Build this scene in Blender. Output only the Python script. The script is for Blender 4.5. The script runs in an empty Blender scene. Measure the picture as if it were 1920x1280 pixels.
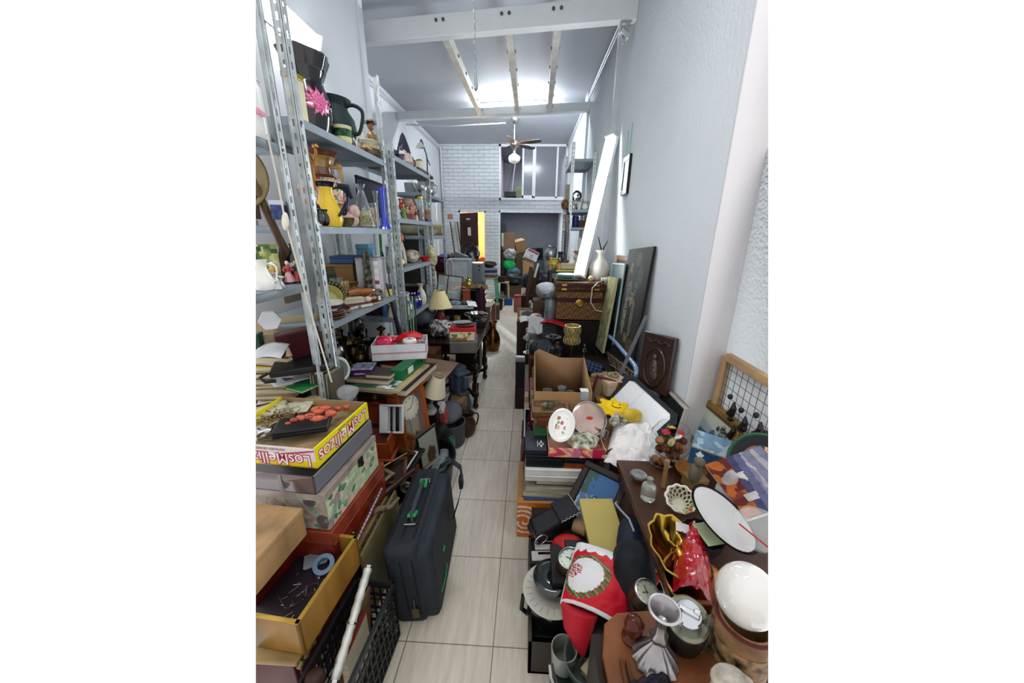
import bpy, bmesh, math, random
from mathutils import Vector, Matrix, Euler, noise
R=math.radians; PI=math.pi
sc=bpy.context.scene
# ---------------------------------------------------------------- camera
F=645.; CX,CY=960.,640.; VX,VY=990,440
pitch=math.atan((CY-VY)/F); yaw=math.atan((VX-CX)/F*math.cos(pitch)); roll=R(.6)
CAM=Vector((0,0,1.65))
fwd=Vector((-math.sin(yaw)*math.cos(pitch),math.cos(yaw)*math.cos(pitch),-math.sin(pitch)))
_r=Vector((math.cos(yaw),math.sin(yaw),0)); _u=_r.cross(fwd)
rt=_r*math.cos(roll)+_u*math.sin(roll); up=-_r*math.sin(roll)+_u*math.cos(roll)
cd=bpy.data.cameras.new('camera'); cam=bpy.data.objects.new('camera',cd); sc.collection.objects.link(cam)
cd.sensor_width=36; cd.lens=F/1920*36; cd.clip_start=.05
cam.matrix_world=Matrix(((rt.x,up.x,-fwd.x,CAM.x),(rt.y,up.y,-fwd.y,CAM.y),(rt.z,up.z,-fwd.z,CAM.z),(0,0,0,1)))
sc.camera=cam
# ---------------------------------------------------------------- daylight, exposure
w=bpy.data.worlds.new('daylight'); sc.world=w; w.use_nodes=True
w.node_tree.nodes['Background'].inputs[0].default_value=(1,1,1,1)
w.node_tree.nodes['Background'].inputs[1].default_value=1.02
sc.view_settings.view_transform='Standard'; sc.view_settings.look='None'
sc.view_settings.exposure=.1; sc.view_settings.gamma=1; sc.view_settings.use_curve_mapping=False
def area(name,loc,rot,sx,sy,power,col=(1,1,1)):
    l=bpy.data.lights.new(name,'AREA'); l.shape='RECTANGLE'; l.size=sx; l.size_y=sy; l.energy=power; l.color=col
    o=bpy.data.objects.new(name,l); sc.collection.objects.link(o); o.location=loc; o.rotation_euler=rot; return o
area('tube_glow_over_shop_front',(-.2,1.4,3.6),(0,0,0),1.3,.12,16,(.93,.97,1))
# ---------------------------------------------------------------- pixel of the photo -> point on a plane of the room
def ray(px,py): return fwd+rt*((px-CX)/F)-up*((py-CY)/F)
def PX(px,py,v): d=ray(px,py); return CAM+d*((v-CAM.x)/d.x)
def PY(px,py,v): d=ray(px,py); return CAM+d*((v-CAM.y)/d.y)
def PZ(px,py,v): d=ray(px,py); return CAM+d*((v-CAM.z)/d.z)
# ---------------------------------------------------------------- materials
def lin(h):
    h=h.lstrip('#'); o=[]; h=''.join(c*2 for c in h) if len(h)==3 else h
    for i in (0,2,4):
        c=int(h[i:i+2],16)/255; o.append(c/12.92 if c<.04045 else ((c+.055)/1.055)**2.4)
    return (*o,1)
MC={}
def mat(col,rough=.55,metal=0,n=.12,ns=9,bump=0,bs=60,trans=0,alpha=1,emit=0,stretch=None,sheen=0,coat=0):
    """principled material; n = strength of the colour mottling, 'paint' takes the mesh's own colours"""
    k=(col,rough,metal,n,ns,bump,bs,trans,alpha,emit,stretch,sheen,coat)
    if k in MC: return MC[k]
    m=bpy.data.materials.new('m_%s_%d'%(col.strip('#'),len(MC))); m.use_nodes=True; MC[k]=m
    nt=m.node_tree; N=nt.nodes; L=nt.links; p=N['Principled BSDF']
    p.inputs['Roughness'].default_value=rough; p.inputs['Metallic'].default_value=metal
    p.inputs['Transmission Weight'].default_value=trans; p.inputs['Alpha'].default_value=alpha
    if coat: p.inputs['Coat Weight'].default_value=coat
    elif not metal and not trans: p.inputs['Specular IOR Level'].default_value=.28
    if col=='paint':
        a=N.new('ShaderNodeAttribute'); a.attribute_name='Col'; src=a.outputs['Color']
    else: src=None; p.inputs['Base Color'].default_value=lin(col)
    if n or bump:
        tc=N.new('ShaderNodeTexCoord'); mp=N.new('ShaderNodeMapping'); L.new(tc.outputs['Object'],mp.inputs[0])
        if stretch: mp.inputs['Scale'].default_value=stretch
    if n:
        nz=N.new('ShaderNodeTexNoise'); nz.inputs['Scale'].default_value=ns; nz.inputs['Detail'].default_value=6
        L.new(mp.outputs[0],nz.inputs['Vector'])
        mr=N.new('ShaderNodeMapRange'); mr.inputs[1].default_value=.3; mr.inputs[2].default_value=.7
        mr.inputs[3].default_value=1-n*1.6; mr.inputs[4].default_value=1+n*.6; L.new(nz.outputs[0],mr.inputs[0])
        mx=N.new('ShaderNodeVectorMath'); mx.operation='SCALE'; L.new(mr.outputs[0],mx.inputs['Scale'])
        if src: L.new(src,mx.inputs[0])
        else: mx.inputs[0].default_value=lin(col)[:3]
        L.new(mx.outputs[0],p.inputs['Base Color'])
    elif src: L.new(src,p.inputs['Base Color'])
    if bump:
        nb=N.new('ShaderNodeTexNoise'); nb.inputs['Scale'].default_value=bs; nb.inputs['Detail'].default_value=4
        L.new(mp.outputs[0],nb.inputs['Vector']); bp=N.new('ShaderNodeBump'); bp.inputs['Strength'].default_value=bump
        bp.inputs['Distance'].default_value=.01; L.new(nb.outputs[0],bp.inputs['Height']); L.new(bp.outputs[0],p.inputs['Normal'])
    if emit: p.inputs['Emission Color'].default_value=lin(col); p.inputs['Emission Strength'].default_value=emit
    return m
def wood(c,rough=.4): return mat(c,rough,n=.35,ns=7,stretch=(1,1,.12))
def woodh(c,rough=.4): return mat(c,rough,n=.35,ns=7,stretch=(.15,1,1),coat=.15)
BRASS=mat('#b89a4e',.28,1,n=.25); COPPER=mat('#a8643c',.3,1,n=.3); SILVER=mat('#b9b9b6',.25,1,n=.2); STEEL=mat('#9aa0a0',.35,.9,n=.2)
PEWTER=mat('#77756c',.4,1,n=.3); BRONZE=mat('#5c4a2c',.35,.9,n=.4); IRON=mat('#2c2a28',.5,.6,n=.2)
GLASS=mat('#f2f7f6',.04,trans=1,n=0); GLASSG=mat('#dfeee9',.08,trans=.9,n=0); PAINT=mat('paint',.5,n=0); GLAZE=mat('paint',.12,n=0,coat=.4); PAINTN=mat('paint',.8,n=.2,ns=30)
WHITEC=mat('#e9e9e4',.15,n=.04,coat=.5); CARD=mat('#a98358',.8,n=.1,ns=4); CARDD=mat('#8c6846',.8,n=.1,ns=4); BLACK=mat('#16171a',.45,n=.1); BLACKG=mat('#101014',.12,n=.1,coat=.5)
PAPER=mat('#dcdcd6',.7,n=.06); PAGES=mat('#c9bfa4',.8,n=.25,ns=60,stretch=(.05,.05,4)); CLOTHW=mat('#e4e2de',.6,n=.05)
def M(x): return mat(x) if isinstance(x,str) else x
# ---------------------------------------------------------------- mesh builder
class B:
    def __init__(s,c=None): s.v=[];s.f=[];s.fc=[];s.c=c;s.k=0
    def col(s,c): s.c=c; return s
    def add(s,vs,fs,c=None):
        n=len(s.v); s.v+=[Vector(v) for v in vs]; s.f+=[tuple(i+n for i in f) for f in fs]; s.fc+=[c or s.c]*len(fs); return s
    def mark(s): s.k=len(s.v); return s
    def xf(s,loc=(0,0,0),rot=(0,0,0),sc_=(1,1,1)):
        m=Matrix.LocRotScale(Vector(loc),Euler(rot),Vector(sc_))
        for i in range(s.k,len(s.v)): s.v[i]=m@s.v[i]
        s.k=len(s.v); return s
    def warp(s,fn):
        for i in range(s.k,len(s.v)): s.v[i]=Vector(fn(*s.v[i]))
        return s
    def box(s,w,d,h,x=0,y=0,z=0,r=(0,0,0)):
        m=Matrix.LocRotScale(Vector((x,y,z)),Euler(r),None)
        vs=[m@Vector((a*w/2,b*d/2,c*h)) for c in (0,1) for b in (-1,1) for a in (-1,1)]
        return s.add(vs,[(0,2,3,1),(4,5,7,6),(0,1,5,4),(2,6,7,3),(1,3,7,5),(0,4,6,2)])
    def lathe(s,pf,n=24,x=0,y=0,z=0,lobes=0,amp=0,sy=1,r=(0,0,0),cols=None):
        m=Matrix.LocRotScale(Vector((x,y,z)),Euler(r),None); vs=[];rings=[]
        for (rr,zz) in pf:
            if rr<1e-5: rings.append([len(vs)]); vs.append(m@Vector((0,0,zz)))
            else:
                rings.append(list(range(len(vs),len(vs)+n)))
                for i in range(n):
                    a=2*PI*i/n; q=rr*(1+amp*math.cos(lobes*a)) if lobes else rr
                    vs.append(m@Vector((q*math.cos(a),q*math.sin(a)*sy,zz)))
        for k in range(len(rings)-1):
            a,b=rings[k],rings[k+1]; fs=[]
            for i in range(n):
                j=(i+1)%n
                if len(a)==1 and len(b)==1: continue
                if len(a)==1: fs.append((a[0],b[j],b[i]))
                elif len(b)==1: fs.append((a[i],a[j],b[0]))
                else: fs.append((a[i],a[j],b[j],b[i]))
            base=len(s.v)
            s.f+=[tuple(q+base for q in f) for f in fs]; s.fc+=[(cols[k] if cols else None) or s.c]*len(fs)
        s.v+=vs; 
        return s
    def cyl(s,r,h,x=0,y=0,z=0,n=20,rot=(0,0,0)): return s.lathe([(0,0),(r,0),(r,h),(0,h)],n,x,y,z,r=rot)
    def ball(s,rx,ry,rz,x=0,y=0,z=0,n=14,m=9):
        vs=[];fs=[]
        pf=[(math.sin(PI*i/m),-math.cos(PI*i/m)) for i in range(m+1)]; k=len(s.v)
        s.lathe([(max(a,0) if 0<i<m else 0,b) for i,(a,b) in enumerate(pf)],n)
        for i in range(k,len(s.v)): v=s.v[i]; s.v[i]=Vector((v.x*rx+x,v.y*ry+y,v.z*rz+z))
        return s
    def tube(s,path,r,n=8,close=False):
        P=[Vector(p) for p in path]; k=len(P); rad=r if isinstance(r,(list,tuple)) else [r]*k; vs=[]
        ref=None
        for i in range(k):
            t=(P[(i+1)%k]-P[i-1]) if close else (P[min(i+1,k-1)]-P[max(i-1,0)])
            if t.length<1e-9: t=Vector((0,0,1))
            t.normalize()
            if ref is None: ref=t.orthogonal()
            ref=(ref-t*ref.dot(t)); ref=ref.normalized() if ref.length>1e-6 else t.orthogonal().normalized()
            bn=t.cross(ref)
            for j in range(n): a=2*PI*j/n; vs.append(P[i]+(ref*math.cos(a)+bn*math.sin(a))*rad[i])
        fs=[]
        for i in range(k if close else k-1):
            for j in range(n):
                a=i*n+j;b=i*n+(j+1)%n;c=((i+1)%k)*n+(j+1)%n;d=((i+1)%k)*n+j; fs.append((a,b,c,d))
        if not close: fs.append(tuple(range(n-1,-1,-1))); fs.append(tuple((k-1)*n+j for j in range(n)))
        return s.add(vs,fs)
    def prism(s,pts,z0,z1):
        n=len(pts); vs=[(x,y,z0) for x,y in pts]+[(x,y,z1) for x,y in pts]
        return s.add(vs,[tuple(range(n-1,-1,-1)),tuple(range(n,2*n))]+[(i,(i+1)%n,(i+1)%n+n,i+n) for i in range(n)])
    def grid(s,fn,nu,nv,colf=None,thick=0):
        """surface fn(u,v), colf(u,v) the paint of each face"""
        vs=[fn(i/nu,j/nv) for j in range(nv+1) for i in range(nu+1)]; base=len(s.v)
        for j in range(nv):
            for i in range(nu):
                a=j*(nu+1)+i; s.f.append(tuple(base+q for q in (a,a+1,a+nu+2,a+nu+1)))
                s.fc.append(colf((i+.5)/nu,(j+.5)/nv) if colf else s.c)
        s.v+=[Vector(v) for v in vs]; return s
    def mesh(s,name):
        me=bpy.data.meshes.new(name); me.from_pydata([tuple(v) for v in s.v],[],s.f)
        if any(s.fc):
            at=me.color_attributes.new('Col','FLOAT_COLOR','CORNER'); buf=[]
            cc={}
            for f,c in zip(s.f,s.fc):
                c=c or '#808080'
                if c not in cc: cc[c]=lin(c) if isinstance(c,str) else tuple(c)
                buf+=list(cc[c])*len(f)
            at.data.foreach_set('color',buf)
        me.shade_smooth() if hasattr(me,'shade_smooth') else None
        me.set_sharp_from_angle(angle=R(38)); me.validate(); return me
COL=sc.collection
def thing(name,label,cat,loc=(0,0,0),rot=0,group=None):
    o=bpy.data.objects.new(name,None); COL.objects.link(o); o.empty_display_size=.05
    o.location=loc; o.rotation_euler=rot if isinstance(rot,(tuple,list,Euler)) else (0,0,rot)
    o['label']=label; o['category']=cat
    if group: o['group']=group
    return o
def part(name,b,m,par=None,bev=0,label=None,sol=0,sub=0,loc=None,rot=None,kind=None):
    o=bpy.data.objects.new(name,b if isinstance(b,bpy.types.Mesh) else b.mesh(name)); COL.objects.link(o)
    o.data.materials.append(M(m))
    if par: o.parent=par
    if loc is not None: o.location=loc
    if rot is not None: o.rotation_euler=rot if isinstance(rot,(tuple,list,Euler)) else (0,0,rot)
    if sol: q=o.modifiers.new('s','SOLIDIFY'); q.thickness=sol; q.offset=0
    if bev: q=o.modifiers.new('b','BEVEL'); q.width=bev; q.segments=2; q.limit_method='ANGLE'; q.angle_limit=R(40)
    if sub: q=o.modifiers.new('u','SUBSURF'); q.levels=q.render_levels=sub
    if label: o['label']=label
    if kind: o['kind']=kind
    return o
def one(name,b,m,label,cat,loc=(0,0,0),rot=0,group=None,**k):
    o=part(name,b,m,**k); o.location=loc; o.rotation_euler=rot if isinstance(rot,(tuple,list,Euler)) else (0,0,rot)
    o['label']=label; o['category']=cat
    if group: o['group']=group
    return o
def struct(name,b,m,par=None,**k):
    o=part(name,b,m,par,**k); o['kind']='structure'; return o
def text(s,size,m,par,loc,rot,name='lettering',ext=.0006,off=0,sx=1,bold=0):
    cu=bpy.data.curves.new('t','FONT'); cu.body=s; cu.size=size; cu.extrude=ext; cu.align_x='CENTER'; cu.align_y='CENTER'; cu.offset=off
    t=bpy.data.objects.new('t',cu); COL.objects.link(t); dg=bpy.context.evaluated_depsgraph_get()
    me=bpy.data.meshes.new_from_object(t.evaluated_get(dg)); bpy.data.objects.remove(t)
    me.materials.clear(); o=bpy.data.objects.new(name,me); COL.objects.link(o); me.materials.append(M(m)); o.parent=par; o.location=loc
    o.rotation_euler=rot; o.scale=(sx,1,1); return o
def aim(d,n):
    """rotation whose local x runs along d and local z along n"""
    x=Vector(d).normalized(); z=Vector(n); z=(z-x*z.dot(x)).normalized(); y=z.cross(x)
    return Matrix((x,y,z)).transposed().to_euler()
# ================================================================ the room
def plaster(name,c,bs,st,n=.04):
    return mat(c,.75,n=n,ns=1.3,bump=st,bs=bs)
WALL=plaster('w','#d3d7dc',14,.12); WALLR=plaster('r','#dde1e4',55,.5); CEIL=plaster('c','#b9bdc6',8,.1)
def quadbox(b,x0,x1,y0,y1,z0,z1): return b.box(x1-x0,y1-y0,z1-z0,(x0+x1)/2,(y0+y1)/2,z0)
XL,XR,YB,ZC=-2.3,.9,9.5,3.78
# tiled floor
fm=bpy.data.materials.new('travertine_tiles'); fm.use_nodes=True; N=fm.node_tree.nodes; L=fm.node_tree.links; p=N['Principled BSDF']; p.inputs['Roughness'].default_value=.28
tc=N.new('ShaderNodeTexCoord'); mp=N.new('ShaderNodeMapping'); mp.inputs['Location'].default_value=(.48,-.995,0); L.new(tc.outputs['Object'],mp.inputs[0])
br=N.new('ShaderNodeTexBrick'); br.offset=0; br.squash=1; L.new(mp.outputs[0],br.inputs['Vector'])
for k,v in (('Scale',1),('Mortar Size',.0022),('Mortar Smooth',.1),('Brick Width',.37),('Row Height',.414),('Bias',0)): br.inputs[k].default_value=v
br.inputs['Color1'].default_value=lin('#c6beb0'); br.inputs['Color2'].default_value=lin('#cdc5b7'); br.inputs['Mortar'].default_value=lin('#75695b')
m2=N.new('ShaderNodeMapping'); m2.inputs['Scale'].default_value=(14,1.4,1); L.new(tc.outputs['Object'],m2.inputs[0])
nz=N.new('ShaderNodeTexNoise'); nz.inputs['Scale'].default_value=3; nz.inputs['Detail'].default_value=8; nz.inputs['Roughness'].default_value=.7; L.new(m2.outputs[0],nz.inputs['Vector'])
cr=N.new('ShaderNodeValToRGB'); L.new(nz.outputs[0],cr.inputs[0]); e=cr.color_ramp.elements
e[0].position=.3; e[0].color=(.76,.72,.66,1); e[1].position=.62; e[1].color=(1.08,1.08,1.08,1)
mx=N.new('ShaderNodeMixRGB'); mx.blend_type='MULTIPLY'; mx.inputs[0].default_value=.8; L.new(br.outputs[0],mx.inputs[1]); L.new(cr.outputs[0],mx.inputs[2]); L.new(mx.outputs[0],p.inputs['Base Color'])
fa=PZ(484,1270,0); fb=PZ(484,900,0); fc=PZ(1436,1270,0); fd=PZ(1436,930,0)
b=B(); b.prism([(fa.x*.99,fa.y-.12),(fc.x,fc.y-.12),(fd.x,fd.y),(1.06,max(fd.y,1.7)),(1.06,12.2),(-2.4,12.2),(-2.4,3.6),(fb.x,fb.y)],-.1,0); struct('floor',b,fm)
struct('floor_entrance',B().prism([(-1.7,-2.6),(1.2,-2.6),(1.2,.0),(-1.7,.0)],-.1,0),fm)['whole']=1
# walls: the front of the shop is open to the daylight
b=B(); b.add([(-1.62,1.0,0),(-1.62,1.0,3.9),(-1.62,3.85,3.9),(-1.62,3.85,0),(-1.72,1.0,0),(-1.72,1.0,3.9),(-1.72,3.85,3.9),(-1.72,3.85,0)],
  [(0,1,2,3),(7,6,5,4),(0,4,5,1),(3,2,6,7),(1,5,6,2),(0,3,7,4)]); struct('wall_left_front',b,WALL)
b=B(); quadbox(b,-1.66,-1.60,3.80,3.86,1.2,3.8); struct('trim_1',b,WALL,bev=.01)
b=B(); quadbox(b,XL-.1,XL,3.75,12.2,0,3.9); quadbox(b,XL,-1.6,3.85,3.9,0,3.9); struct('wall_left',b,WALL)
b=B(); b.box(.012,10.4,3.9,XR+.006,7.0,0); struct('wall_right',b,plaster('rr','#cdd3d8',40,.3))
b=B(); quadbox(b,.862,XR,6.3,6.6,0,ZC); struct('wall_right_pilaster',b,WALL)
b=B(); quadbox(b,1.06,1.072,.6,1.79,0,3.77); struct('wall_right_front',b,WALLR)
b=B(); quadbox(b,.9,1.06,1.78,1.792,0,3.77); struct('wall_right_step',b,plaster('st','#e0dde0',40,.2))
b=B(); quadbox(b,-1.70,.92,.6,3.86,ZC,ZC+.1); quadbox(b,-2.4,.92,3.86,YB+.1,ZC,ZC+.1); struct('ceiling',b,CEIL)
# back wall of painted brick with door, store room opening and window
bm_=mat('#ccd1d7',.7,n=.05,ns=2).copy(); N=bm_.node_tree.nodes; L=bm_.node_tree.links; p=N['Principled BSDF']
tc=N.new('ShaderNodeTexCoord'); mp=N.new('ShaderNodeMapping'); mp.inputs['Rotation'].default_value=(R(90),0,0); L.new(tc.outputs['Object'],mp.inputs[0])
br=N.new('ShaderNodeTexBrick'); L.new(mp.outputs[0],br.inputs['Vector'])
for k,v in (('Scale',1),('Mortar Size',.011),('Mortar Smooth',.6),('Brick Width',.26),('Row Height',.085)): br.inputs[k].default_value=v
bp=N.new('ShaderNodeBump'); bp.inputs['Strength'].default_value=.9; bp.inputs['Distance'].default_value=.02; bp.invert=True; L.new(br.outputs['Fac'],bp.inputs['Height']); L.new(bp.outputs[0],p.inputs['Normal'])
b=B()
for x0,x1,z0,z1 in ((XL,-1.82,0,ZC),(-1.82,-1.16,2.2,ZC),(-1.16,-.78,0,ZC),(-.78,.9,2.22,2.5),(-.78,.9,3.74,ZC)): quadbox(b,x0,x1,YB,YB+.14,z0,z1)
struct('wall_back',b,bm_)
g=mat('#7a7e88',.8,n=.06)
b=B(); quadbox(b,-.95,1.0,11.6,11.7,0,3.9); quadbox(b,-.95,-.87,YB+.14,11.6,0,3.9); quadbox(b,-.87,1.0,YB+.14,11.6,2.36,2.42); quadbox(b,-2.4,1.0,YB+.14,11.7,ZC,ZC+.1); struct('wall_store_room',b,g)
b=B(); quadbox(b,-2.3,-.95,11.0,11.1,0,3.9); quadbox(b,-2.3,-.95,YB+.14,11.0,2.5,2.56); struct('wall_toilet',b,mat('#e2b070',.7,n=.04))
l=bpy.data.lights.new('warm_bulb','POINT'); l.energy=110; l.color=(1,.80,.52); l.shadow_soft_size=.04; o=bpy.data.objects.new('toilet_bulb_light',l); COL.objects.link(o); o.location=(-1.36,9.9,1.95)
area('store_room_fill',(-.1,10.2,2.33),(0,0,0),1.0,.1,22,(.95,.97,1)); area('upper_room_fill',(.1,10.3,3.74),(0,0,0),.8,.1,30,(1,.93,.95))  # added fill lamps to brighten both back rooms, no fixture seen there
t=thing('light_bulb','small glowing warm bulb inside the doorway beside the brown door','bulb',(-1.42,9.8,1.93))
part('bulb',B().ball(.04,.04,.05),mat('#ffd9a0',.3,n=0,emit=30),t); part('bulb_socket',B().cyl(.02,.06,z=.04),'#ddd6c8',t); part('bulb_cord',B().tube([(0,0,.1),(0,.02,.57)],.004),'#d8d0c4',t)
# opening trims
b=B()
for x0,x1,z0,z1 in ((-.8,-.76,0,2.24),(-.8,.9,2.2,2.24)): quadbox(b,x0,x1,YB-.015,YB+.02,z0,z1)
struct('trim_2',b,mat('#dde0e3',.5))
b=B()
for x0,x1,z0,z1 in ((-1.86,-1.81,0,2.24),(-1.18,-1.14,0,2.24),(-1.86,-1.14,2.19,2.24)): quadbox(b,x0,x1,YB-.012,YB+.02,z0,z1)
struct('trim_3',b,mat('#d9d4cc',.5))
# brown door, ajar
d=struct('door_1',B().box(.62,.04,2.16,.31,0,.01),wood('#3c1e1c'),bev=.004); d.location=(-1.80,YB-.05,0); d.rotation_euler=(0,0,R(-36))
struct('door_plate',B().box(.14,.004,.045,.31,-.023,2.0),mat('#b9b6ae',.3,.6),d)
struct('door_poster',B().box(.11,.003,.2,.34,-.022,1.62),mat('#d6d2c8',.6,n=.3,ns=40),d)
struct('door_handle',B().tube([(.56,-.02,1.02),(.56,-.06,1.02),(.47,-.06,1.02)],.009),SILVER,d)
# interior window with sliding panes above the store room
W0=mat('#dfe2e6',.4,n=.02)
wd=struct('window_1',B().box(1.7,.05,.05,.06,0,0).box(1.7,.05,.05,.06,0,1.22).box(.05,.05,1.27,-.765).box(.05,.05,1.27,.885),W0); wd.location=(0,YB-.01,2.5)
struct('window_sash',B().box(.045,.03,1.17,-.19,.0,.05).box(.045,.03,1.17,.07,0,.05).box(.3,.03,.06,-.06,0,.05).box(.3,.03,.04,-.06,0,1.18),W0,wd)
struct('window_sash',B().box(.045,.03,1.17,.105,.03,.05).box(.045,.03,1.17,.66,.03,.05).box(.8,.03,.035,.48,.03,.05),W0,wd)
GL=mat('#8a9098',.15,n=0,alpha=.55)
struct('window_pane',B().box(.24,.006,1.1,-.06,.01,.09),GL,wd); struct('window_pane',B().box(.76,.006,1.12,.49,.04,.09),GL,wd)
# ceiling beams and joists
def skew(y,x): return y-(x+.7)*.13
b=B(); 
for (y,z0,z1,xa,xb) in ((3.95,3.46,3.64,-2.3,.9),):
    a0,a1=skew(y,xa),skew(y,xb); b.add([(xa,a0,z0),(xb,a1,z0),(xb,a1,z1),(xa,a0,z1),(xa,a0+.09,z0),(xb,a1+.09,z0),(xb,a1+.09,z1),(xa,a0+.09,z1)],[(0,1,2,3),(5,4,7,6),(3,2,6,7),(1,0,4,5),(1,5,6,2),(4,0,3,7)])
BM=mat('#d9dbdc',.5,n=.05,ns=3)
bo=struct('ceiling_beam',b,BM,bev=.008)
for x in (-.93,-.86,-.30,-.23,.17,.24): struct('beam_bolt',B().cyl(.014,.012,rot=(R(90),0,0)),mat('#55585c',.5,.5),bo,loc=(x,skew(3.95,x)-.001,3.585))
y=6.4;z0=3.5;z1=3.62;xa=-2.3;xb=.9; a0,a1=skew(y,xa),skew(y,xb)
b=B(); b.add([(xa,a0,z0),(xb,a1,z0),(xb,a1,z1),(xa,a0,z1),(xa,a0+.12,z0),(xb,a1+.12,z0),(xb,a1+.12,z1),(xa,a0+.12,z1)],[(0,1,2,3),(5,4,7,6),(3,2,6,7),(1,0,4,5),(1,5,6,2),(4,0,3,7)])
struct('ceiling_beam',b,BM,bev=.008)
for i,(xa,xb) in enumerate(((-.88,-.84),(-.24,-.23),(.22,.27))):
    L0=skew(3.95,xa)+.05; L1=skew(6.4,xb)+.03
    b=B(); b.add([(xa-.035,L0,3.49),(xa+.035,L0,3.49),(xa+.035,L0,3.6),(xa-.035,L0,3.6),(xb-.035,L1,3.49),(xb+.035,L1,3.49),(xb+.035,L1,3.6),(xb-.035,L1,3.6)],[(0,1,2,3),(5,4,7,6),(3,2,6,7),(1,0,4,5),(1,5,6,2),(4,0,3,7)])
    j=struct('ceiling_joist',b,mat('#cfccc4',.5,n=.15),bev=.004)
    for k in range(6):
        for s in (-1,1):
            yy=L0+.12+k*(L1-L0-.25)/5; struct('joist_bolt',B().cyl(.016,.014,rot=(0,R(90*s),0)),mat('#8a8c8e',.4,.5),j,loc=(xa+(xb-xa)*k/5+s*.035,yy,3.55))
# conduits, cables on the walls
PV=mat('#c9cdd2',.5,n=.05)
one('wall_conduit',B().tube([(-2.27,3.95,3.70),(-2.27,6.6,3.70),(-2.27,9.42,3.70)],.014).tube([(-2.25,3.95,3.65),(-2.25,9.42,3.66)],.008).box(.05,.12,.09,-2.27,4.9,3.66),PV,'grey conduit running along the top of the left wall','conduit')
one('wall_conduit',B().tube([(.88,3.3,3.71),(.87,5.0,3.70),(.875,9.42,3.70)],.012).tube([(.86,4.3,3.62),(.86,7.0,3.64),(.86,9.4,3.64)],.008),PV,'grey conduit running along the top of the right wall','conduit')
one('wall_conduit',B().tube([(-2.25,6.95,3.52),(-1.5,6.9,3.47),(-.45,6.72,3.47)],.014),PV,'pale conduit crossing below the far ceiling beam toward the fan','conduit')
one('wall_conduit',B().box(.05,.06,3.4,.875,4.25,.3),PV,'vertical pale pipe cover on the right wall behind leaning tube light','conduit')
one('wall_conduit',B().tube([(-2.24,9.44,3.72),(-2.24,9.46,2.0)],.02),PV,'vertical pale pipe in the far left corner','conduit')
t=thing('cable_coil','coiled grey cable hanging at the right end of the near beam','cable',(.80,3.84,3.45))
part('coil',B().tube([(.03*math.cos(a*.7)*(1+.2*math.sin(a)),-.02-.01*a/9,.13*math.sin(a*.7)*(1+.15*math.sin(a*.31))) for a in range(0,46)],.006,6),mat('#aeb2b4',.5),t)
part('cable_end',B().tube([(.02,-.03,.1),(.05,-.04,.3),(.06,-.05,.36)],.006,6).box(.09,.05,.03,0,-.06,-.1,(0,.5,.3)),mat('#d3d5d2',.5),t)
one('wall_socket_strip',B().tube([(-1.5,0,0),(-1,0,-.03),(-.4,0,-.035),(0,0,.0)],.005,6),PV,'thin white cable sagging along the top of the brick wall','cable',(-.85,YB-.03,3.68))
# hanging chain
c=B(); 
for i in range(44):
    q=[(.0065*math.cos(a)*(1 if i%2 else 0),.0065*math.cos(a)*(0 if i%2 else 1),.015*math.sin(a)) for a in [k*PI/4 for k in range(8)]]
    c.tube([(x,y,z+3.78-i*.0265-.02) for x,y,z in q],.0019,5,close=True)
t=thing('hanging_chain','long thin steel chain hanging from the ceiling above the aisle','chain',(-.36,2.55,0))
part('chain_links',c,STEEL,t,kind='stuff'); part('chain_weight',B().tube([(0,0,2.62),(0,0,2.55)],[.005,.012]).ball(.012,.012,.02,0,0,2.54),STEEL,t); part('ceiling_hook',B().tube([(0,0,3.78),(0,0,3.76)],.01),STEEL,t)
# tube lights
TUBE=mat('#f4fbff',.3,n=0,emit=45); FIX=mat('#c9ccd0',.5,n=.02)
def tubelight(label,a,b_,nrm,wd=.10,dp=.07,em=None):
    a=Vector(a);b_=Vector(b_);L_=(b_-a).length
    t=thing('tube_light',label,'tube light',a,aim(b_-a,nrm))
    part('housing',B().box(L_,wd,dp*.6,L_/2,0,-dp*.6),FIX,t,bev=.006)
    part('diffuser',B().mark().prism([(-wd/2,0),(-wd*.42,dp*.5),(-wd*.2,dp*.75),(wd*.2,dp*.75),(wd*.42,dp*.5),(wd/2,0)],.03,L_-.03).xf((0,0,0),(R(90),0,R(90))),em or TUBE,t)
    for x in (.012,L_-.012): part('end_cap',B().box(.024,wd*1.02,dp*1.4,x,0,-dp*.6),FIX,t,bev=.006)
    return t
# ceiling fan
fp=Vector((-.33,7.55,0)); t=thing('ceiling_fan','brown five blade ceiling fan with white globe lamp','ceiling fan',(-.33,7.55,3.78))
part('canopy',B().lathe([(0,0),(.07,0),(.065,-.03),(.03,-.09),(.012,-.1),(0,-.1)]),SILVER,t)
part('down_rod',B().cyl(.012,-.32,z=-.08),SILVER,t); part('motor',B().lathe([(0,-.36),(.05,-.37),(.085,-.40),(.085,-.46),(.05,-.5),(.03,-.56),(.035,-.6),(.05,-.62),(0,-.62)]),mat('#8d8578',.3,.9),t)
for i in range(5):
    a=R(46+72*i); bl=part('fan_blade',B().prism([(.14,-.035),(.3,-.055),(.5,-.06),(.56,-.04),(.57,0),(.56,.04),(.5,.06),(.3,.055),(.14,.035)],0,.008),wood('#4a3730'),t,loc=(0,0,-.44),rot=(R(-12),0,a))
    part('blade_arm',B().box(.11,.03,.01,.11,0,.004),BRASS,bl)
part('globe',B().lathe([(0,-.17),(.05,-.165),(.105,-.13),(.12,-.08),(.10,-.035),(.055,-.015),(.05,0)],z=-.61),mat('#f3f1ea',.2,n=0,emit=.15),t)

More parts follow.
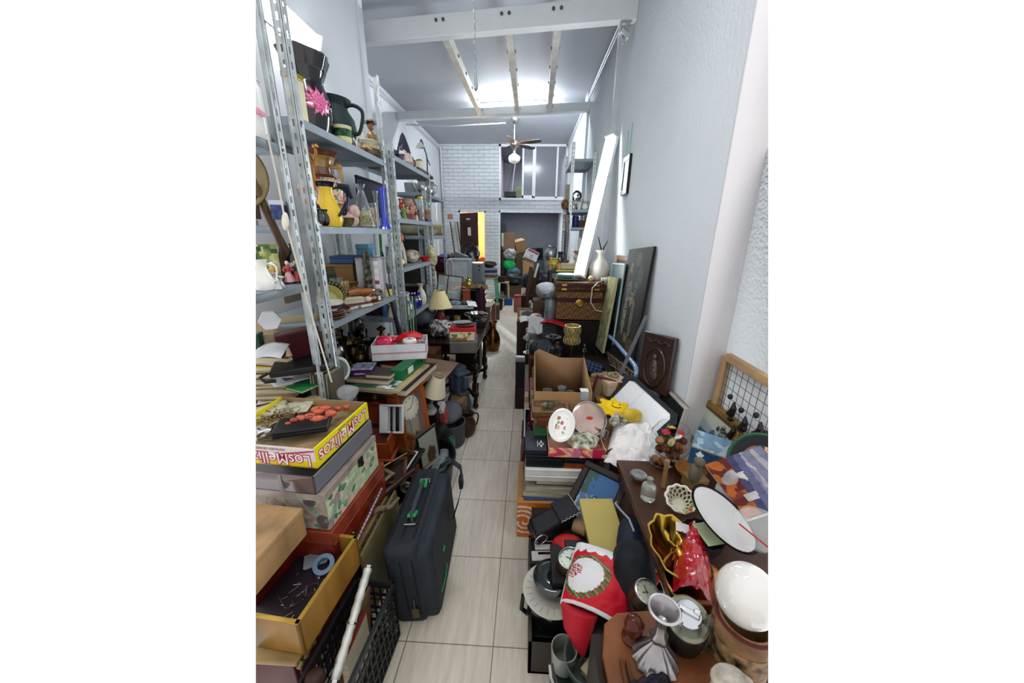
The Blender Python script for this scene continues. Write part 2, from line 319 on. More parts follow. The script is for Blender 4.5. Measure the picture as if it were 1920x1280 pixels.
t=thing('tube_light','fluorescent tube on the ceiling hidden just behind the far beam','tube light',(-.85,6.72,3.71)) 
part('tube',B().tube([(0,0,0),(1.15,-.1,0)],.014,10),mat('#f4fbff',.31,n=0,emit=600),t); part('tube_base',B().box(1.2,.05,.04,.57,-.05,.03,(0,0,-.087)),FIX,t)
tubelight('bright tube light fixed on the left wall above the black vase',(-1.575,1.95,2.93),(-1.575,2.93,2.93),(1,0,-.35),.15,.07,mat('#f4fbff',.32,n=0,emit=22))
tubelight('long bright tube light leaning on the right wall above the wicker hamper',(.52,3.58,1.235),(.825,4.02,2.62),(-.75,-.62,.1),.11,.07)
# ================================================================ builders of kinds of things
def curvy(P,n=4):
    """rounded path through the points"""
    P=[Vector(p) for p in P]; Q=[P[0]]+P+[P[-1]]; o=[]
    for i in range(1,len(Q)-2):
        a,b,c,d=Q[i-1:i+3]
        for k in range(n):
            t=k/n; o.append(.5*((2*b)+(c-a)*t+(2*a-5*b+4*c-d)*t*t+(3*b-a-3*c+d)*t**3))
    return o+[P[-1]]
def blobs(bg,cols,seed,n,r0,r1,sx=1):
    """scattered painted petals and leaves on a plain ground"""
    rn=random.Random(seed); L_=[(rn.random(),rn.random(),rn.uniform(r0,r1),rn.choice(cols)) for _ in range(n)]
    def f(u,v):
        for (a,b,r,c) in L_:
            if ((u-a)*sx)**2+(v-b)**2<r*r: return c
        return bg
    return f
def openbox(name,label,cat,w,d,h,loc,rot=0,outer=CARD,inner=None,t=.005,group=None,front=None,bevel=0):
    o=thing(name,label,cat,loc,rot,group)
    b=B().box(w,d,t).box(w,t,h,0,d/2-t/2).box(t,d,h,-w/2+t/2).box(t,d,h,w/2-t/2)
    part('box_body',b,outer,o,bev=bevel)
    part('front_panel',B().box(w,t,h,0,-d/2+t/2,0),front or outer,o)
    if inner: part('box_lining',B().box(w-2*t,.001,h*.97,0,d/2-t-.001,.002).box(.001,d-2*t,h*.97,w/2-t-.001,0,.002).box(.001,d-2*t,h*.97,-w/2+t+.001,0,.002).box(w-2*t,d-2*t,.001,0,0,t+.0005),inner,o)
    return o
def closedbox(name,label,cat,w,d,h,loc,rot=0,body=CARD,lid=None,lh=.25,group=None,clasp=None,bev=.003,over=.004):
    o=thing(name,label,cat,loc,rot,group); hl=h*lh
    part('box_body',B().box(w,d,h-hl),body,o,bev=bev)
    part('lid',B().box(w+over,d+over,hl,0,0,h-hl),lid or body,o,bev=bev)
    if clasp: part('clasp',B().box(.02,.006,.03,0,-d/2-.004,h-hl-.018).cyl(.006,.004,0,-d/2-.006,h-hl-.02,10,(R(90),0,0)),clasp,o)
    return o
def book(label,w,d,h,loc,rot=0,cover='#5a2c28',group=None,name='book',pages=None):
    """lying flat: spine along -x side"""
    o=thing(name,label,'book',loc,rot,group); c=min(.003,h*.15)
    part('cover',B().box(w,d,c).box(w,d,c,0,0,h-c).box(c,d,h,-w/2+c/2),mat(cover,.5,n=.15) if isinstance(cover,str) else cover,o,bev=.0012)
    part('pages',B().box(w-.006,d-.008,h-2*c,.0005,0,c),pages or PAGES,o)
    return o
def magazine(name,label,cat,w,d,loc,rot=0,m=PAPER,group=None,h=.004,colf=None,bend=.0):
    b=B('#dddddd').grid(lambda u,v:((u-.5)*w,(v-.5)*d,h+bend*math.sin(PI*u)),10,12,colf)
    o=one(name,b,PAINT if colf else m,label,cat,loc,rot,group,sol=h*.8); return o
def picture(name,label,w,h,loc,rot,fw=.03,t=.02,frame='#6b4a26',colf=None,nx=24,ny=24,group=None,cat='picture',inner=None,canvas=None,fm=None):
    """stands in its x-z plane, base at z=0, faces -y"""
    o=thing(name,label,cat,loc,rot,group)
    b=B().box(w,t,fw).box(w,t,fw,0,0,h-fw).box(fw,t,h-2*fw,-w/2+fw/2,0,fw).box(fw,t,h-2*fw,w/2-fw/2,0,fw)
    part('frame',b,fm or (wood(frame) if isinstance(frame,str) else frame),o,bev=min(.006,fw*.25))
    if inner: 
        q=fw*.35; part('inner_frame',B().box(w-2*fw,t*.7,q,0,0,fw).box(w-2*fw,t*.7,q,0,0,h-fw-q).box(q,t*.7,h-2*fw,-w/2+fw+q/2,0,fw).box(q,t*.7,h-2*fw,w/2-fw-q/2,0,fw),inner,o,bev=.002)
    iw,ih=w-2*fw,h-2*fw
    part('canvas',B('#777').grid(lambda u,v:((u-.5)*iw,-t*.15,fw+v*ih),nx,ny,colf),PAINT if colf else (canvas or '#554'),o)
    part('backing',B().box(w*.97,.003,h*.97,0,t*.35,.01),CARDD,o)
    return o
_pic=picture
def picture(name,label,*a,**k):
    if isinstance(a[0],str): k['cat']=a[0]; a=a[1:]
    return _pic(name,label,*a,**k)
def canvas(name,label,w,h,loc,rot,t=.015,colf=None,nx=40,ny=40,edge='#c9c4b8',cat='painting'):
    o=thing(name,label,cat,loc,rot)
    part('painted_face',B('#777').grid(lambda u,v:((u-.5)*w,-t/2-.0006,v*h),nx,ny,colf),PAINTN,o); part('stretcher',B().box(w,t,h),edge,o)
    return o
PR={ # profiles radius, height as fractions
 'vase':[(0,0),(.35,0),(.4,.03),(.5,.2),(.5,.4),(.38,.6),(.2,.75),(.17,.85),(.28,.97),(.32,1),(.28,.99),(.14,.86),(.14,.7)],
 'flare':[(0,0),(.32,0),(.34,.03),(.3,.08),(.42,.3),(.5,.5),(.42,.64),(.27,.7),(.24,.8),(.34,.93),(.42,1),(.38,1),(.2,.8),(.2,.7)],
 'pot':[(0,0),(.3,0),(.42,.12),(.5,.35),(.47,.6),(.36,.78),(.34,.85),(.42,.97),(.44,1),(.4,1),(.31,.86),(.36,.7),(.4,.4),(0,.1)],
 'bowl':[(0,0),(.22,0),(.22,.08),(.36,.3),(.47,.7),(.5,1),(.47,1),(.42,.7),(.3,.35),(0,.18)],
 'bottle':[(0,0),(.48,0),(.5,.03),(.5,.55),(.42,.66),(.18,.76),(.16,.93),(.2,.94),(.2,1),(0,1)],
 'bud':[(0,0),(.5,0),(.45,.03),(.25,.15),(.2,.5),(.24,.85),(.35,1),(.3,1),(.18,.8),(.15,.2)],
 'goblet':[(0,0),(.42,0),(.4,.03),(.08,.08),(.06,.4),(.1,.45),(.4,.6),(.46,.8),(.42,1),(.39,1),(.42,.8),(.3,.58),(0,.5)],
 'stick':[(0,0),(.5,0),(.48,.05),(.25,.1),(.12,.18),(.22,.24),(.1,.32),(.09,.6),(.2,.68),(.1,.74),(.12,.82),(.34,.88),(.34,.92),(.14,.92),(.16,1),(.12,1),(0,.95)],
 'bell':[(0,.02),(.44,.02),(.5,0),(.44,.1),(.34,.35),(.28,.55),(.15,.66),(.05,.7),(.05,.78),(.1,.84),(.07,.92),(.1,.97),(0,1)],
 'cone':[(0,0),(.5,0),(.5,.03),(.2,.7),(.12,.85),(.2,.97),(.22,1),(.17,1),(.09,.86)],
 'urn':[(0,0),(.3,0),(.3,.05),(.12,.12),(.14,.18),(.45,.4),(.5,.6),(.4,.75),(.2,.82),(.24,.88),(.12,.95),(.04,.97),(.06,1),(0,1)],
 'cup':[(0,0),(.4,0),(.46,.1),(.5,1),(.46,1),(.42,.1),(0,.08)],
 'jug':[(0,0),(.42,0),(.5,.15),(.48,.35),(.3,.6),(.24,.78),(.3,.95),(.36,1),(.31,1),(.2,.8),(.25,.6)],
 'jar':[(0,0),(.46,0),(.5,.04),(.5,.85),(.44,.95),(.44,1),(.4,1),(.4,.95),(.45,.84),(.46,.06),(0,.04)],
 'amph':[(0,0),(.24,0),(.26,.02),(.18,.06),(.3,.25),(.48,.5),(.5,.62),(.4,.76),(.18,.86),(.16,.93),(.24,1),(.2,1),(.12,.93),(.13,.86)]}
def prof(k,dia,h): return [(r*dia,z*h) for r,z in PR[k]]
def pot(name,label,cat,kind,dia,h,loc,m='#888',rot=0,group=None,lobes=0,amp=0,handle=None,band=None,lid=None,cols=None,n=28,spout=None,knob=None,body='body',foot=None,hz=(.85,.3),sy=1,flat=None):
    """turned vessel; handle = material of one or two side handles; band = (z0,z1,material)"""
    o=thing(name,label,cat,loc,rot,group); pf=prof(kind,dia,h)
    part(body,B().lathe(pf,n,lobes=lobes,amp=amp,cols=cols,sy=sy),m,o)
    def rad(z):
        for (a,b),(c,d) in zip(pf,pf[1:]):
            if min(b,d)<=z<=max(b,d) and d>b: return a+(c-a)*(z-b)/(d-b)
        return dia*.3
    if handle:
        mm,cnt=handle if isinstance(handle,tuple) else (handle,1)
        for s in ((1,) if cnt==1 else (1,-1)):
            a,c=hz[0]*h,hz[1]*h; r0,r1=rad(a),rad(c); ro=max(r0,r1)+dia*.22
            part('handle',B().tube(curvy([(s*r0*.9,0,a),(s*(r0+ro)/2,0,a+h*.03),(s*ro,0,a-h*.08),(s*ro,0,(a+c)/2),(s*(ro+r1)/2,0,c+.0),(s*r1*.9,0,c)]),dia*.04,8),mm,o)
    if band: z0,z1,mm=band; part('band',B().lathe([(rad(z*h)*1.012+.0004,z*h) for z in [z0+(z1-z0)*i/5 for i in range(6)]],n),mm,o)
    if lid: part('lid',B().lathe([(dia*.44,0),(dia*.46,.004),(dia*.36,h*.1),(dia*.12,h*.16),(.0,h*.17)],n,z=h),lid,o); 
    if knob: part('lid_knob',B().ball(dia*.09,dia*.09,dia*.1,z=h*(1.2 if lid else 1.0)+dia*.05),knob,o)
    if spout: part('spout',B().tube([(-dia*.4,0,h*.3),(-dia*.62,0,h*.5),(-dia*.7,0,h*.78)],[dia*.11,dia*.07,dia*.05]),spout,o)
    if foot: part('foot_ring',B().lathe([(dia*.3,-.002),(dia*.33,0),(dia*.33,.008),(dia*.3,.01)],n),foot,o)
    return o
def plate(name,label,cat,dia,loc,rot=0,m=WHITEC,group=None,depth=.02,rim='#b08d3c',colf=None,sy=1,stand=False):
    """lies flat facing up"""
    o=thing(name,label,cat,loc,rot,group); r=dia/2
    part('dish',B().lathe([(0,0),(r*.6,0),(r*.95,depth),(r,depth),(r*.95,depth*1.1),(r*.62,.004),(0,.004)],36,sy=sy),m,o)
    if rim: part('rim',B().tube([(r*math.cos(a),r*math.sin(a)*sy,depth) for a in [2*PI*i/32 for i in range(32)]],.0018,5,True),mat(rim,.3,.6) if isinstance(rim,str) else rim,o)
    if colf: part('decoration',B('#fff').grid(lambda u,v:(r*.6*math.sqrt(v)*math.cos(2*PI*u),r*.6*sy*math.sqrt(v)*math.sin(2*PI*u),.0052),40,16,lambda u,v:colf(.5+.5*math.sqrt(v)*math.cos(2*PI*u),.5+.5*math.sqrt(v)*math.sin(2*PI*u))),GLAZE,o)
    return o
def figure(name,label,h,loc,rot=0,skirt='#a05050',top='#d0a080',skin='#d8a98c',hair='#3a2a20',hat=None,base=None,group=None,cat='figurine',wide=.22,armc=None,m=GLAZE):
    """small ceramic figurine with body, head, arms"""
    o=thing(name,label,cat,loc,rot,group); z0=0
    if base: part('base',B(base).lathe([(0,0),(h*.2,0),(h*.2,h*.05),(h*.17,h*.08),(0,h*.08)],18),m,o); z0=h*.07
    H=h-z0
    part('body',B().lathe([(0,0),(wide*H,0),(wide*H*.98,.02*H),(wide*H*.75,.2*H),(wide*H*.42,.45*H),(wide*H*.3,.52*H),(wide*H*.48,.62*H),(wide*H*.5,.70*H),(wide*H*.2,.76*H),(.04*H,.78*H),(0,.79*H)],20,z=z0,lobes=7,amp=.06,cols=[skirt]*4+[top]*6),m,o)
    part('head',B(skin).ball(.075*H,.08*H,.095*H,0,0,z0+.87*H).ball(.015*H,.02*H,.015*H,0,-.085*H,z0+.86*H),m,o)
    part('hair',B(hair).ball(.084*H,.078*H,.09*H,0,.02*H,z0+.895*H),m,o)
    for s in (-1,1): part('arm',B(armc or top).tube([(s*wide*H*.45,0,z0+.69*H),(s*wide*H*.75,-.04*H,z0+.55*H),(s*wide*H*.45,-.13*H,z0+.5*H)],[.045*H,.04*H,.03*H]),m,o)
    if hat: part('hat',B(hat).lathe([(0,.06*H),(.07*H,.05*H),(.08*H,0),(.17*H,-.01*H),(.17*H,.005*H),(.09*H,.01*H)],18,z=z0+.94*H),m,o)
    return o
def glassjar(name,label,cat,dia,h,loc,kind='jar',rot=0,group=None,m=GLASS,lid=None,stopper=None,fill=None):
    o=thing(name,label,cat,loc,rot,group)
    part('glass_body',B().lathe(prof(kind,dia,h),24),m,o)
    if lid: part('lid',B().lathe([(0,0),(dia*.46,0),(dia*.46,h*.08),(dia*.3,h*.14),(0,h*.16)],20,z=h*.98),lid,o)
    if stopper: part('stopper',B().lathe([(0,0),(dia*.12,0),(dia*.12,h*.05),(dia*.2,h*.1),(dia*.18,h*.18),(0,h*.2)],16,z=h*.97),stopper,o)
    if fill: part('contents',B().lathe([(0,.01*h),(dia*.42,.02*h),(dia*.42,h*.5),(0,h*.52)],16),fill,o)
    return o
def lamp(name,label,h,rb,rt_,sh,loc,rot=0,shade=None,base=BRASS,kind='stick',bd=.12,cat='table lamp'):
    o=thing(name,label,cat,loc,rot); hb=h-sh*.8
    part('base',B().lathe(prof(kind,bd,hb),24),base,o)
    part('lamp_shade',B().lathe([(rb,h-sh),(rt_,h),(rt_-.002,h),(rb-.002,h-sh)],36),shade or mat('#d9c9a0',.8,n=.05),o)
    part('shade_ring',B().tube([(rt_*.97*math.cos(a),rt_*.97*math.sin(a),h-.004) for a in [2*PI*i/20 for i in range(20)]],.002,5,True).tube([(-rt_*.95,0,h-.006),(rt_*.95,0,h-.006)],.0015,5),BRASS,o)
    return o
def gauge(name,label,cat,dia,h,loc,rot=0,case=None,rim=SILVER,dial='#c8cfc0',hands='#222',ticks=12,body=True):
    """round clock or barometer facing up (local +z)"""
    o=thing(name,label,cat,loc,rot); r=dia/2
    part('case',B().lathe([(0,0),(r*1.15,0),(r*1.25,h*.4),(r*1.1,h*.85),(r,h*.9),(0,h*.9)],32),case or wood('#3b2418'),o)
    part('rim',B().lathe([(r*.93,h*.9),(r*1.05,h*.9),(r*1.05,h*1.05),(r*.93,h*1.08)],36),rim,o)
    part('dial',B().lathe([(0,h*.92),(r*.94,h*.92)],36),mat(dial,.25,.5,n=.1),o)
    b=B()
    for i in range(ticks): a=2*PI*i/ticks; b.box(r*.14,r*.03,.0008,r*.8*math.cos(a),r*.8*math.sin(a),h*.93,(0,0,a))
    part('markings',b,hands,o,kind='stuff'); part('hand',B().box(r*.7,r*.05,.001,r*.2,0,h*.95),hands,o,rot=.9); part('hand',B().box(r*.5,r*.06,.001,r*.15,0,h*.96),'#4a4030',o,rot=2.4)
    return o
def cloth(name,label,cat,fn,nu,nv,m,loc=(0,0,0),rot=0,thick=.002,colf=None,group=None,sub=1,parts=None):
    b=B('#fff').grid(fn,nu,nv,colf); return one(name,b,PAINT if (colf and not m) else m,label,cat,loc,rot,group,sol=thick,sub=sub)
def bag(name,label,cat,w,d,h,loc,rot=0,m=CLOTHW,seed=0,amp=.18,group=None,pinch=0,sub=1,freq=9):
    """crumpled soft lump"""
    b=B().ball(w/2,d/2,h/2,0,0,h/2,22,16); rn=Vector((seed*3.1,seed*1.7,seed))
    vs=[]
    for v in b.v:
        q=noise.fractal(v*freq+rn,.9,2.0,3)+.6*abs(noise.noise(v*freq*2.3+rn)); c=Vector((0,0,h*.45)); dlt=v-c
        k=1+amp*q; 
        if pinch: k*=1-pinch*max(0,(v.z/h-.6))*1.6
        p=c+Vector((dlt.x*k,dlt.y*k,dlt.z*(1+amp*.5*q))); p.z=max(p.z,.001); vs.append(p)
    b.v=vs
    return one(name,b,m,label,cat,loc,rot,group,sub=sub)
def stackbooks(items,base,rot,label0,group=None):
    """items = (w,d,h,cover,label,dx,dy,drot)"""
    z=base[2]
    for (w_,d_,h_,c,lab,dx,dy,dr) in items:
        book(lab,w_,d_,h_,(base[0]+dx,base[1]+dy,z),rot+dr,c,group); z+=h_
    return z
def copy_tree(o,loc,rot,label,group=None):
    r=o.copy(); COL.objects.link(r); r.location=loc; r.rotation_euler=rot if isinstance(rot,(tuple,list)) else (0,0,rot); r['label']=label
    if group: r['group']=group
    def rec(a,b_):
        for ch in [c for c in a.children]:
            k=ch.copy(); COL.objects.link(k); k.parent=b_; rec(ch,k)
    rec(o,r); return r
def quad3(O,X_,U,h=None):
    """centre of the bottom edge, rotation, width, height of a leaning panel from its bottom left, bottom right and top left corners"""
    O,X_,U=Vector(O),Vector(X_),Vector(U); x=X_-O; u=U-O; w=x.length; xn=x/w; u=u-xn*u.dot(xn); hh=u.length; un=u/hh; y=un.cross(xn)
    return w,hh,tuple(O+x/2),Matrix((xn,y,un)).transposed().to_euler()
def marks(n,w,h,m,par,loc,rot,name='faint_print'):
    """a row of small marks where print is too small to read"""
    b=B(); q=random.Random(n)
    for i in range(n): b.box(w/n*.6,.0006,h*(.6+.4*q.random()),-w/2+w*(i+.5)/n,0,0)
    return part(name,b,m,par,loc=loc,rot=rot,kind='stuff')
def Wm(px,p): return px*((Vector(p)-CAM).dot(fwd))/F      # px pixels at point p, in metres
# ================================================================ slotted steel racks
GALV=mat('#b4bcbe',.42,.4,n=.22,ns=14); SHELFM=mat('#8b979f',.5,.3,n=.12,ns=4)
UP={}
def upright_mesh(h):
    if h in UP: return UP[h]
    b=B(); wf=.042; t=.002; sl=.009
    for ax in (0,1):
        def bx(w,hh,u,z):
            (b.box(w,t,hh,u,t/2,z) if ax==0 else b.box(t,w,hh,t/2,u,z))
        bx((wf-sl)/2,h,(wf-sl)/4,0); bx((wf-sl)/2,h,wf-(wf-sl)/4,0)
        z=0; bx(sl,.02,wf/2,0); z=.02
        while z+.055<h: bx(sl,.027,wf/2,z+.026); z+=.053
        bx(sl,max(.001,h-z),wf/2,z)
    UP[h]=b.mesh('upright'); return UP[h]
def rack(label,x0,x1,y0,y1,levels,h,m=GALV,sm=SHELFM,hn=None,name='slotted_rack'):
    """x0 = back, x1 = front edge; upright corners point outward"""
    t=thing(name,label,'shelving rack',((x0+x1)/2,(y0+y1)/2,0))
    cx,cy=(x0+x1)/2,(y0+y1)/2; hs=hn or (h,)*4
    for i,(x,y,rz) in enumerate(((x1,y0,R(90)),(x0,y0,0),(x1,y1,R(180)),(x0,y1,R(-90)))):
        part('upright',upright_mesh(hs[i]),m,t,loc=(x-cx,y-cy,0),rot=rz)
    for z in levels:
        w=x1-x0-.006; d=y1-y0-.008
        b=B().box(w,d,.002,0,0,-.002).box(w,.0015,.034,0,-d/2+.001,-.034).box(w,.0015,.034,0,d/2-.001,-.034).box(.0015,d,.034,w/2-.001,0,-.034).box(.0015,d,.034,-w/2+.001,0,-.034)
        b.box(.012,d,.0015,w/2-.008,0,-.035)
        s=part('shelf',b,sm,t,loc=(0,0,z))
        bo=B()
        for sx in (1,-1):
            for yy in (-d/2+.02,d/2-.02): bo.cyl(.006,.006,sx*w/2+ (0 if sx>0 else -.006),yy,-.018,8,(0,R(90),0))
        part('shelf_bolts',bo,mat('#4c5052',.4,.7),s,kind='stuff')
    return t
Z0=(1.43,1.70,1.985)
rack('nearest galvanised slotted rack at the left edge of the picture',-1.4,-1.0,.6,1.53,(1.43,1.985),3.0)
one('inner_shelf_board',B().box(.23,.9,.02,0,0,-.022),SHELFM,'short grey shelf board set back between the two left shelves','shelf board',(-1.28,1.06,1.70))
Z1=(.78,1.205,1.68,2.125)
rack('tall galvanised slotted rack holding the yellow jug and blue vase',-1.42,-1.0,1.64,2.6,Z1,3.05,hn=(3.05,3.05,2.62,2.62))
Z2=(.98,1.385,1.765,2.2)
rack('slotted rack in the middle of the left wall holding the blue and white jug',-1.42,-1.0,2.72,3.72,Z2,2.25,hn=(2.27,2.27,2.24,2.45))
rack('narrow slotted rack at the far end of the left row with silver teapots',-1.64,-1.24,4.35,5.3,(.9,1.62,2.12),2.1,hn=(2.14,2.14,2.14,2.14))
def S(px,py,z,x=-1.1):
    p=PX(px,py,x); return (x,p.y,z+.002)
FLOW=blobs('#e8e2d6',['#b04858','#c98a7a','#5e7d4a','#8a9a6a','#dba0a8'],5,60,.03,.08)
# ---------- rack 1, top shelf
z=Z1[3]
closedbox('tea_tin','gold and white tin box with green tree beside the black vase','tin',.07,.05,.19,S(556,200,z,-1.06),R(80),mat('#d9d2b0',.4),mat('#b59a3c',.3,.7),.12)
t=pot('black_vase','black round glossy vase with pink chrysanthemum on the top shelf','vase','pot',.24,.30,S(582,190,z,-1.13),BLACKG,sy=.6,rot=R(70))
part('flower',B('#c2487e').mark().grid(lambda u,v:(.08*v*(1+.12*math.cos(22*PI*u))*math.cos(2*PI*u),-.079+.03*v*v,.14+.08*v*(1+.12*math.cos(22*PI*u))*math.sin(2*PI*u)),44,8,lambda u,v:['#d4568e','#a83a6a','#e283ac'][int(u*44+v*8)%3]),GLAZE,t,rot=R(5))
part('rim',B().lathe([(.10,.30),(.13,.36),(.12,.37),(.09,.31)],24,lobes=5,amp=.08,sy=.7),BLACKG,t)
pot('dark_jug','large matt dark green pot with handle and wide mouth on top shelf','pot','pot',.25,.24,S(622,215,z,-1.14),mat('#26393a',.6,n=.15),rot=R(0),handle=mat('#22302f',.6))
pot('white_jug','white porcelain jug behind the dark green pot','jug','jug',.15,.24,S(643,205,z,-1.26),GLAZE,rot=R(30),cols=['#ecebe6']*3+['#b7a0a8']*2+['#ecebe6']*8,handle=WHITEC)
pot('cream_cachepot','small cream pot with green round leaves at the top shelf edge','pot','cup',.10,.085,S(642,250,z,-1.05),mat('#d7cfa0',.4,n=.2,ns=20),band=(.35,.8,mat('#2c5a34',.4,n=.6,ns=40)))
figure('lady_figurine','porcelain lady in lilac floral dress on the top shelf',.2,S(664,235,z,-1.16),R(40),'#b8a4ac','#d8d0cc','#e2c4b0','#5a4a3a')
figure('bird_figurine','small black and white penguin figurine at the shelf edge',.10,S(662,262,z,-1.03),R(30),'#17181c','#17181c','#eeeeea','#17181c',wide=.2)
pot('honey_pot','round brown and white glazed pot at the end of top shelf','pot','pot',.15,.11,S(691,268,z,-1.1),GLAZE,cols=['#5a3d22']*4+['#b79a6a']*2+['#d6dcc0']*7,lid=mat('#cfd8b4',.3))
figure('cowboy_figurine','brown cowboy figurine with wide hat on the top shelf',.33,S(697,255,z,-1.2),R(40),'#6a4a2c','#8a6a42','#8d5a3c','#3d281a',hat='#6e4c2e',wide=.15)
glassjar('stem_glass','clear stem glass behind the brown glazed pot','glass',.06,.16,S(676,230,z,-1.3),'goblet')
pot('small_finial_vase','little brown urn peeping over the black vase','vase','urn',.07,.14,S(550,125,z,-1.34),GLAZE,cols=['#7c5a3a']*3+['#b09060']*10)
bpy.data.objects['small_finial_vase'].location.z+=.0
figure('dark_figurine','small dark figurine beside the near rack post on top shelf',.11,S(712,290,z,-1.08),R(30),'#6d5b50','#b79c88','#c9a58c','#332822')
# ---------- rack 1, shelf with vases
z=Z1[2]
pat=['#6e3f28','#a9764a','#3c4a6a','#c9a46a','#b7683c','#d7c7a8','#5c3a2a','#8a5a3c','#c49a58','#7a4a30','#a86c44','#3a3430','#2a2420']
t=pot('oriental_vase','large brown and gold painted oriental vase with flared rim','vase','flare',.26,.405,(-1.21,2.12,z+.002),mat('paint',.2,n=.45,ns=24,coat=.4),cols=pat[:13],n=36,lobes=12,amp=.012)
for s in (-1,1): part('ear_handle',B('#b98a4a').tube([(s*.075,0,.33),(s*.115,0,.32),(s*.125,0,.28),(s*.11,0,.25)],.011).ball(.018,.015,.018,s*.115,0,.33),GLAZE,t)
part('flower_panel',B('#ddd').mark().grid(lambda u,v:(.132*math.sin((u-.5)*1.5),-.132*math.cos((u-.5)*1.5),.13+.13*v),70,50,blobs('#cdbfa4',['#a83c34','#38507a','#c98a7a','#6a7a4a','#8c98a8','#b09070'],11,110,.02,.06)),GLAZE,t,rot=R(35))
t=pot('yellow_jug','bright yellow jug with dark blue rim and dragon handle','jug','jug',.135,.215,S(614,385,z,-1.04),mat('#e3bd1e',.25,n=.05,coat=.3),rot=R(25),handle=mat('#1a2038',.3),band=(.88,.99,mat('#131a33',.2)))
part('dragon_crest',B().tube([(.06,0,.2),(.10,-.01,.19),(.12,0,.14)],[.012,.02,.008]).tube([(.05,-.05,.05),(.08,-.04,.09),(.09,-.02,.12)],[.006,.012,.006]),mat('#171c30',.3),t)
t=thing('gilt_candelabrum','golden branching ornament standing inside the yellow jug','ornament',(lambda p:(p[0]-.02,p[1]-.02,z+.24))(S(607,385,z,-1.05)))
part('stem',B().tube([(0,0,-.06),(0,0,.06),(-.01,0,.1)],[.008,.012,.01]),mat('#c8935a',.25,.9),t)
for dx,dz in ((-.035,.12),(.03,.13),(-.03,.06)): part('branch',B().tube([(0,0,.02),(dx,0,dz-.03),(dx,0,dz)],[.006,.007,.006]).ball(.015,.015,.015,dx,0,dz),mat('#c8935a',.25,.9),t)
pot('blue_rim_pot','squat pot with pattern bands behind the yellow jug','pot','pot',.12,.11,S(650,395,z,-1.15),GLAZE,cols=['#b8a088','#cdb8a0','#8a6a7a','#b48a90','#d8c8b8']+['#a89880']*8)
figure('penguin_bottle','black and white figurine beside the rack post next to yellow jug',.14,S(592,392,z,-1.02),R(40),'#e4e6ea','#22242c','#eeeeee','#14151a',wide=.16)
pot('black_flower_pot','small black carved ornament at the foot of the yellow jug','ornament','pot',.06,.075,S(603,395,z,-1.0),BLACKG,lobes=6,amp=.15)
t=thing('shell_group','pink and lilac porcelain figure group between jug and bell','figurine',S(655,395,z,-1.08))
part('shell',B('#d9b9b0').ball(.05,.04,.045,0,0,.045).ball(.03,.03,.04,.03,0,.09),PAINTN,t); part('figure_body',B('#9a87a8').ball(.022,.02,.05,-.02,0,.1).ball(.014,.014,.016,-.02,0,.16),GLAZE,t)
pot('green_shell_dish','small green and brown glazed dish on the vase shelf','dish','bowl',.09,.05,S(650,412,z,-1.02),mat('#5b5a3c',.25,n=.5,ns=30),sy=.6)
t=glassjar('glass_bell_decanter','clear conical glass decanter with green painted scroll band','decanter',.14,.26,S(679,380,z,-1.06),'cone',m=GLASS)
part('scroll_band',B().lathe([(.062,.02),(.058,.05),(.052,.075)],24),mat('#cfc88a',.3,n=.6,ns=50),t); part('wire_hook',B().tube([(-.02,0,.26),(-.015,0,.29),(.02,0,.29),(.03,0,.28)],.003),IRON,t); part('liquid',B().lathe([(0,.01),(.06,.012),(.045,.1),(0,.1)],18),mat('#ddd8b0',.3,n=.1),t)
t=thing('photo_block','pink photo standing in a glass tube between decanter and blue vase','photo frame',S(697,395,z,-1.05),R(30))
part('glass_tube',B().lathe([(.035,0),(.035,.16),(.033,.16),(.033,0)],20),GLASS,t); part('photo',B('#b0766a').grid(lambda u,v:((u-.5)*.055,0,.01+v*.12),8,12,blobs('#b88070',['#d8c8bc','#7c4a44','#cfa090'],3,14,.08,.2)),PAINT,t)
pot('clear_vase','tall clear glass vase beside the blue glass vase','vase','bud',.06,.26,S(706,390,z,-1.12),GLASS)
pot('blue_glass_vase','tall slender cobalt blue fluted glass vase at shelf end','vase','bud',.085,.27,S(718,385,z,-1.03),mat('#0f2fc0',.1,n=.05,coat=.6),lobes=8,amp=.08)
# ---------- rack 1, shelf at 1.2 m
z=Z1[1]
def SZ(px,py,zz): p=PZ(px,py,zz); return (p.x,p.y,zz+.001)
picture('small_picture','small gilt framed dark picture at the back of the shelf',.16,.14,(-1.38,2.38,z+.10),(R(-6),0,R(50)),.025,.015,mat('#8a6a38',.4,.4),lambda u,v:'#3a3a2c' if v<.5 else '#4f5038')
picture('bird_print','dark print of a black bird behind the totem carving',.18,.15,(-1.38,2.56,z+.07),(R(-6),0,R(50)),.012,.012,'#1b1c22',lambda u,v:'#16161a' if (u-.5)**2+(v-.5)**2<.05 else '#b9b4b0')
closedbox('tin_case','pale blue metal case at the back of the shelf','case',.2,.14,.09,(-1.3,2.28,z),R(70),mat('#9fb0b8',.4,.3),None,.3)
pot('crystal_flower','clear cut crystal ornament on the pale blue case','ornament','bowl',.08,.06,(-1.3,2.30,z+.092),GLASSG,lobes=9,amp=.15)
t=thing('totem_carving','dark totem column of stacked silvery masks on the shelf','carving',SZ(705,556,z+.0)); t.location.x=-1.12; t.location.y=2.38; t.scale=(1,1,1.15)
b=B()
for i in range(6): b.lathe([(0,0),(.026-.001*i,0),(.034-.002*i,.02),(.03-.002*i,.04),(.02,.05)],10,z=i*.046,lobes=4,amp=.12)
part('masks',b,mat('#5e5a52',.3,.7,n=.6,ns=40),t); part('totem_base',B().box(.08,.07,.012,0,0,-.0),wood('#3a2a20'),t)
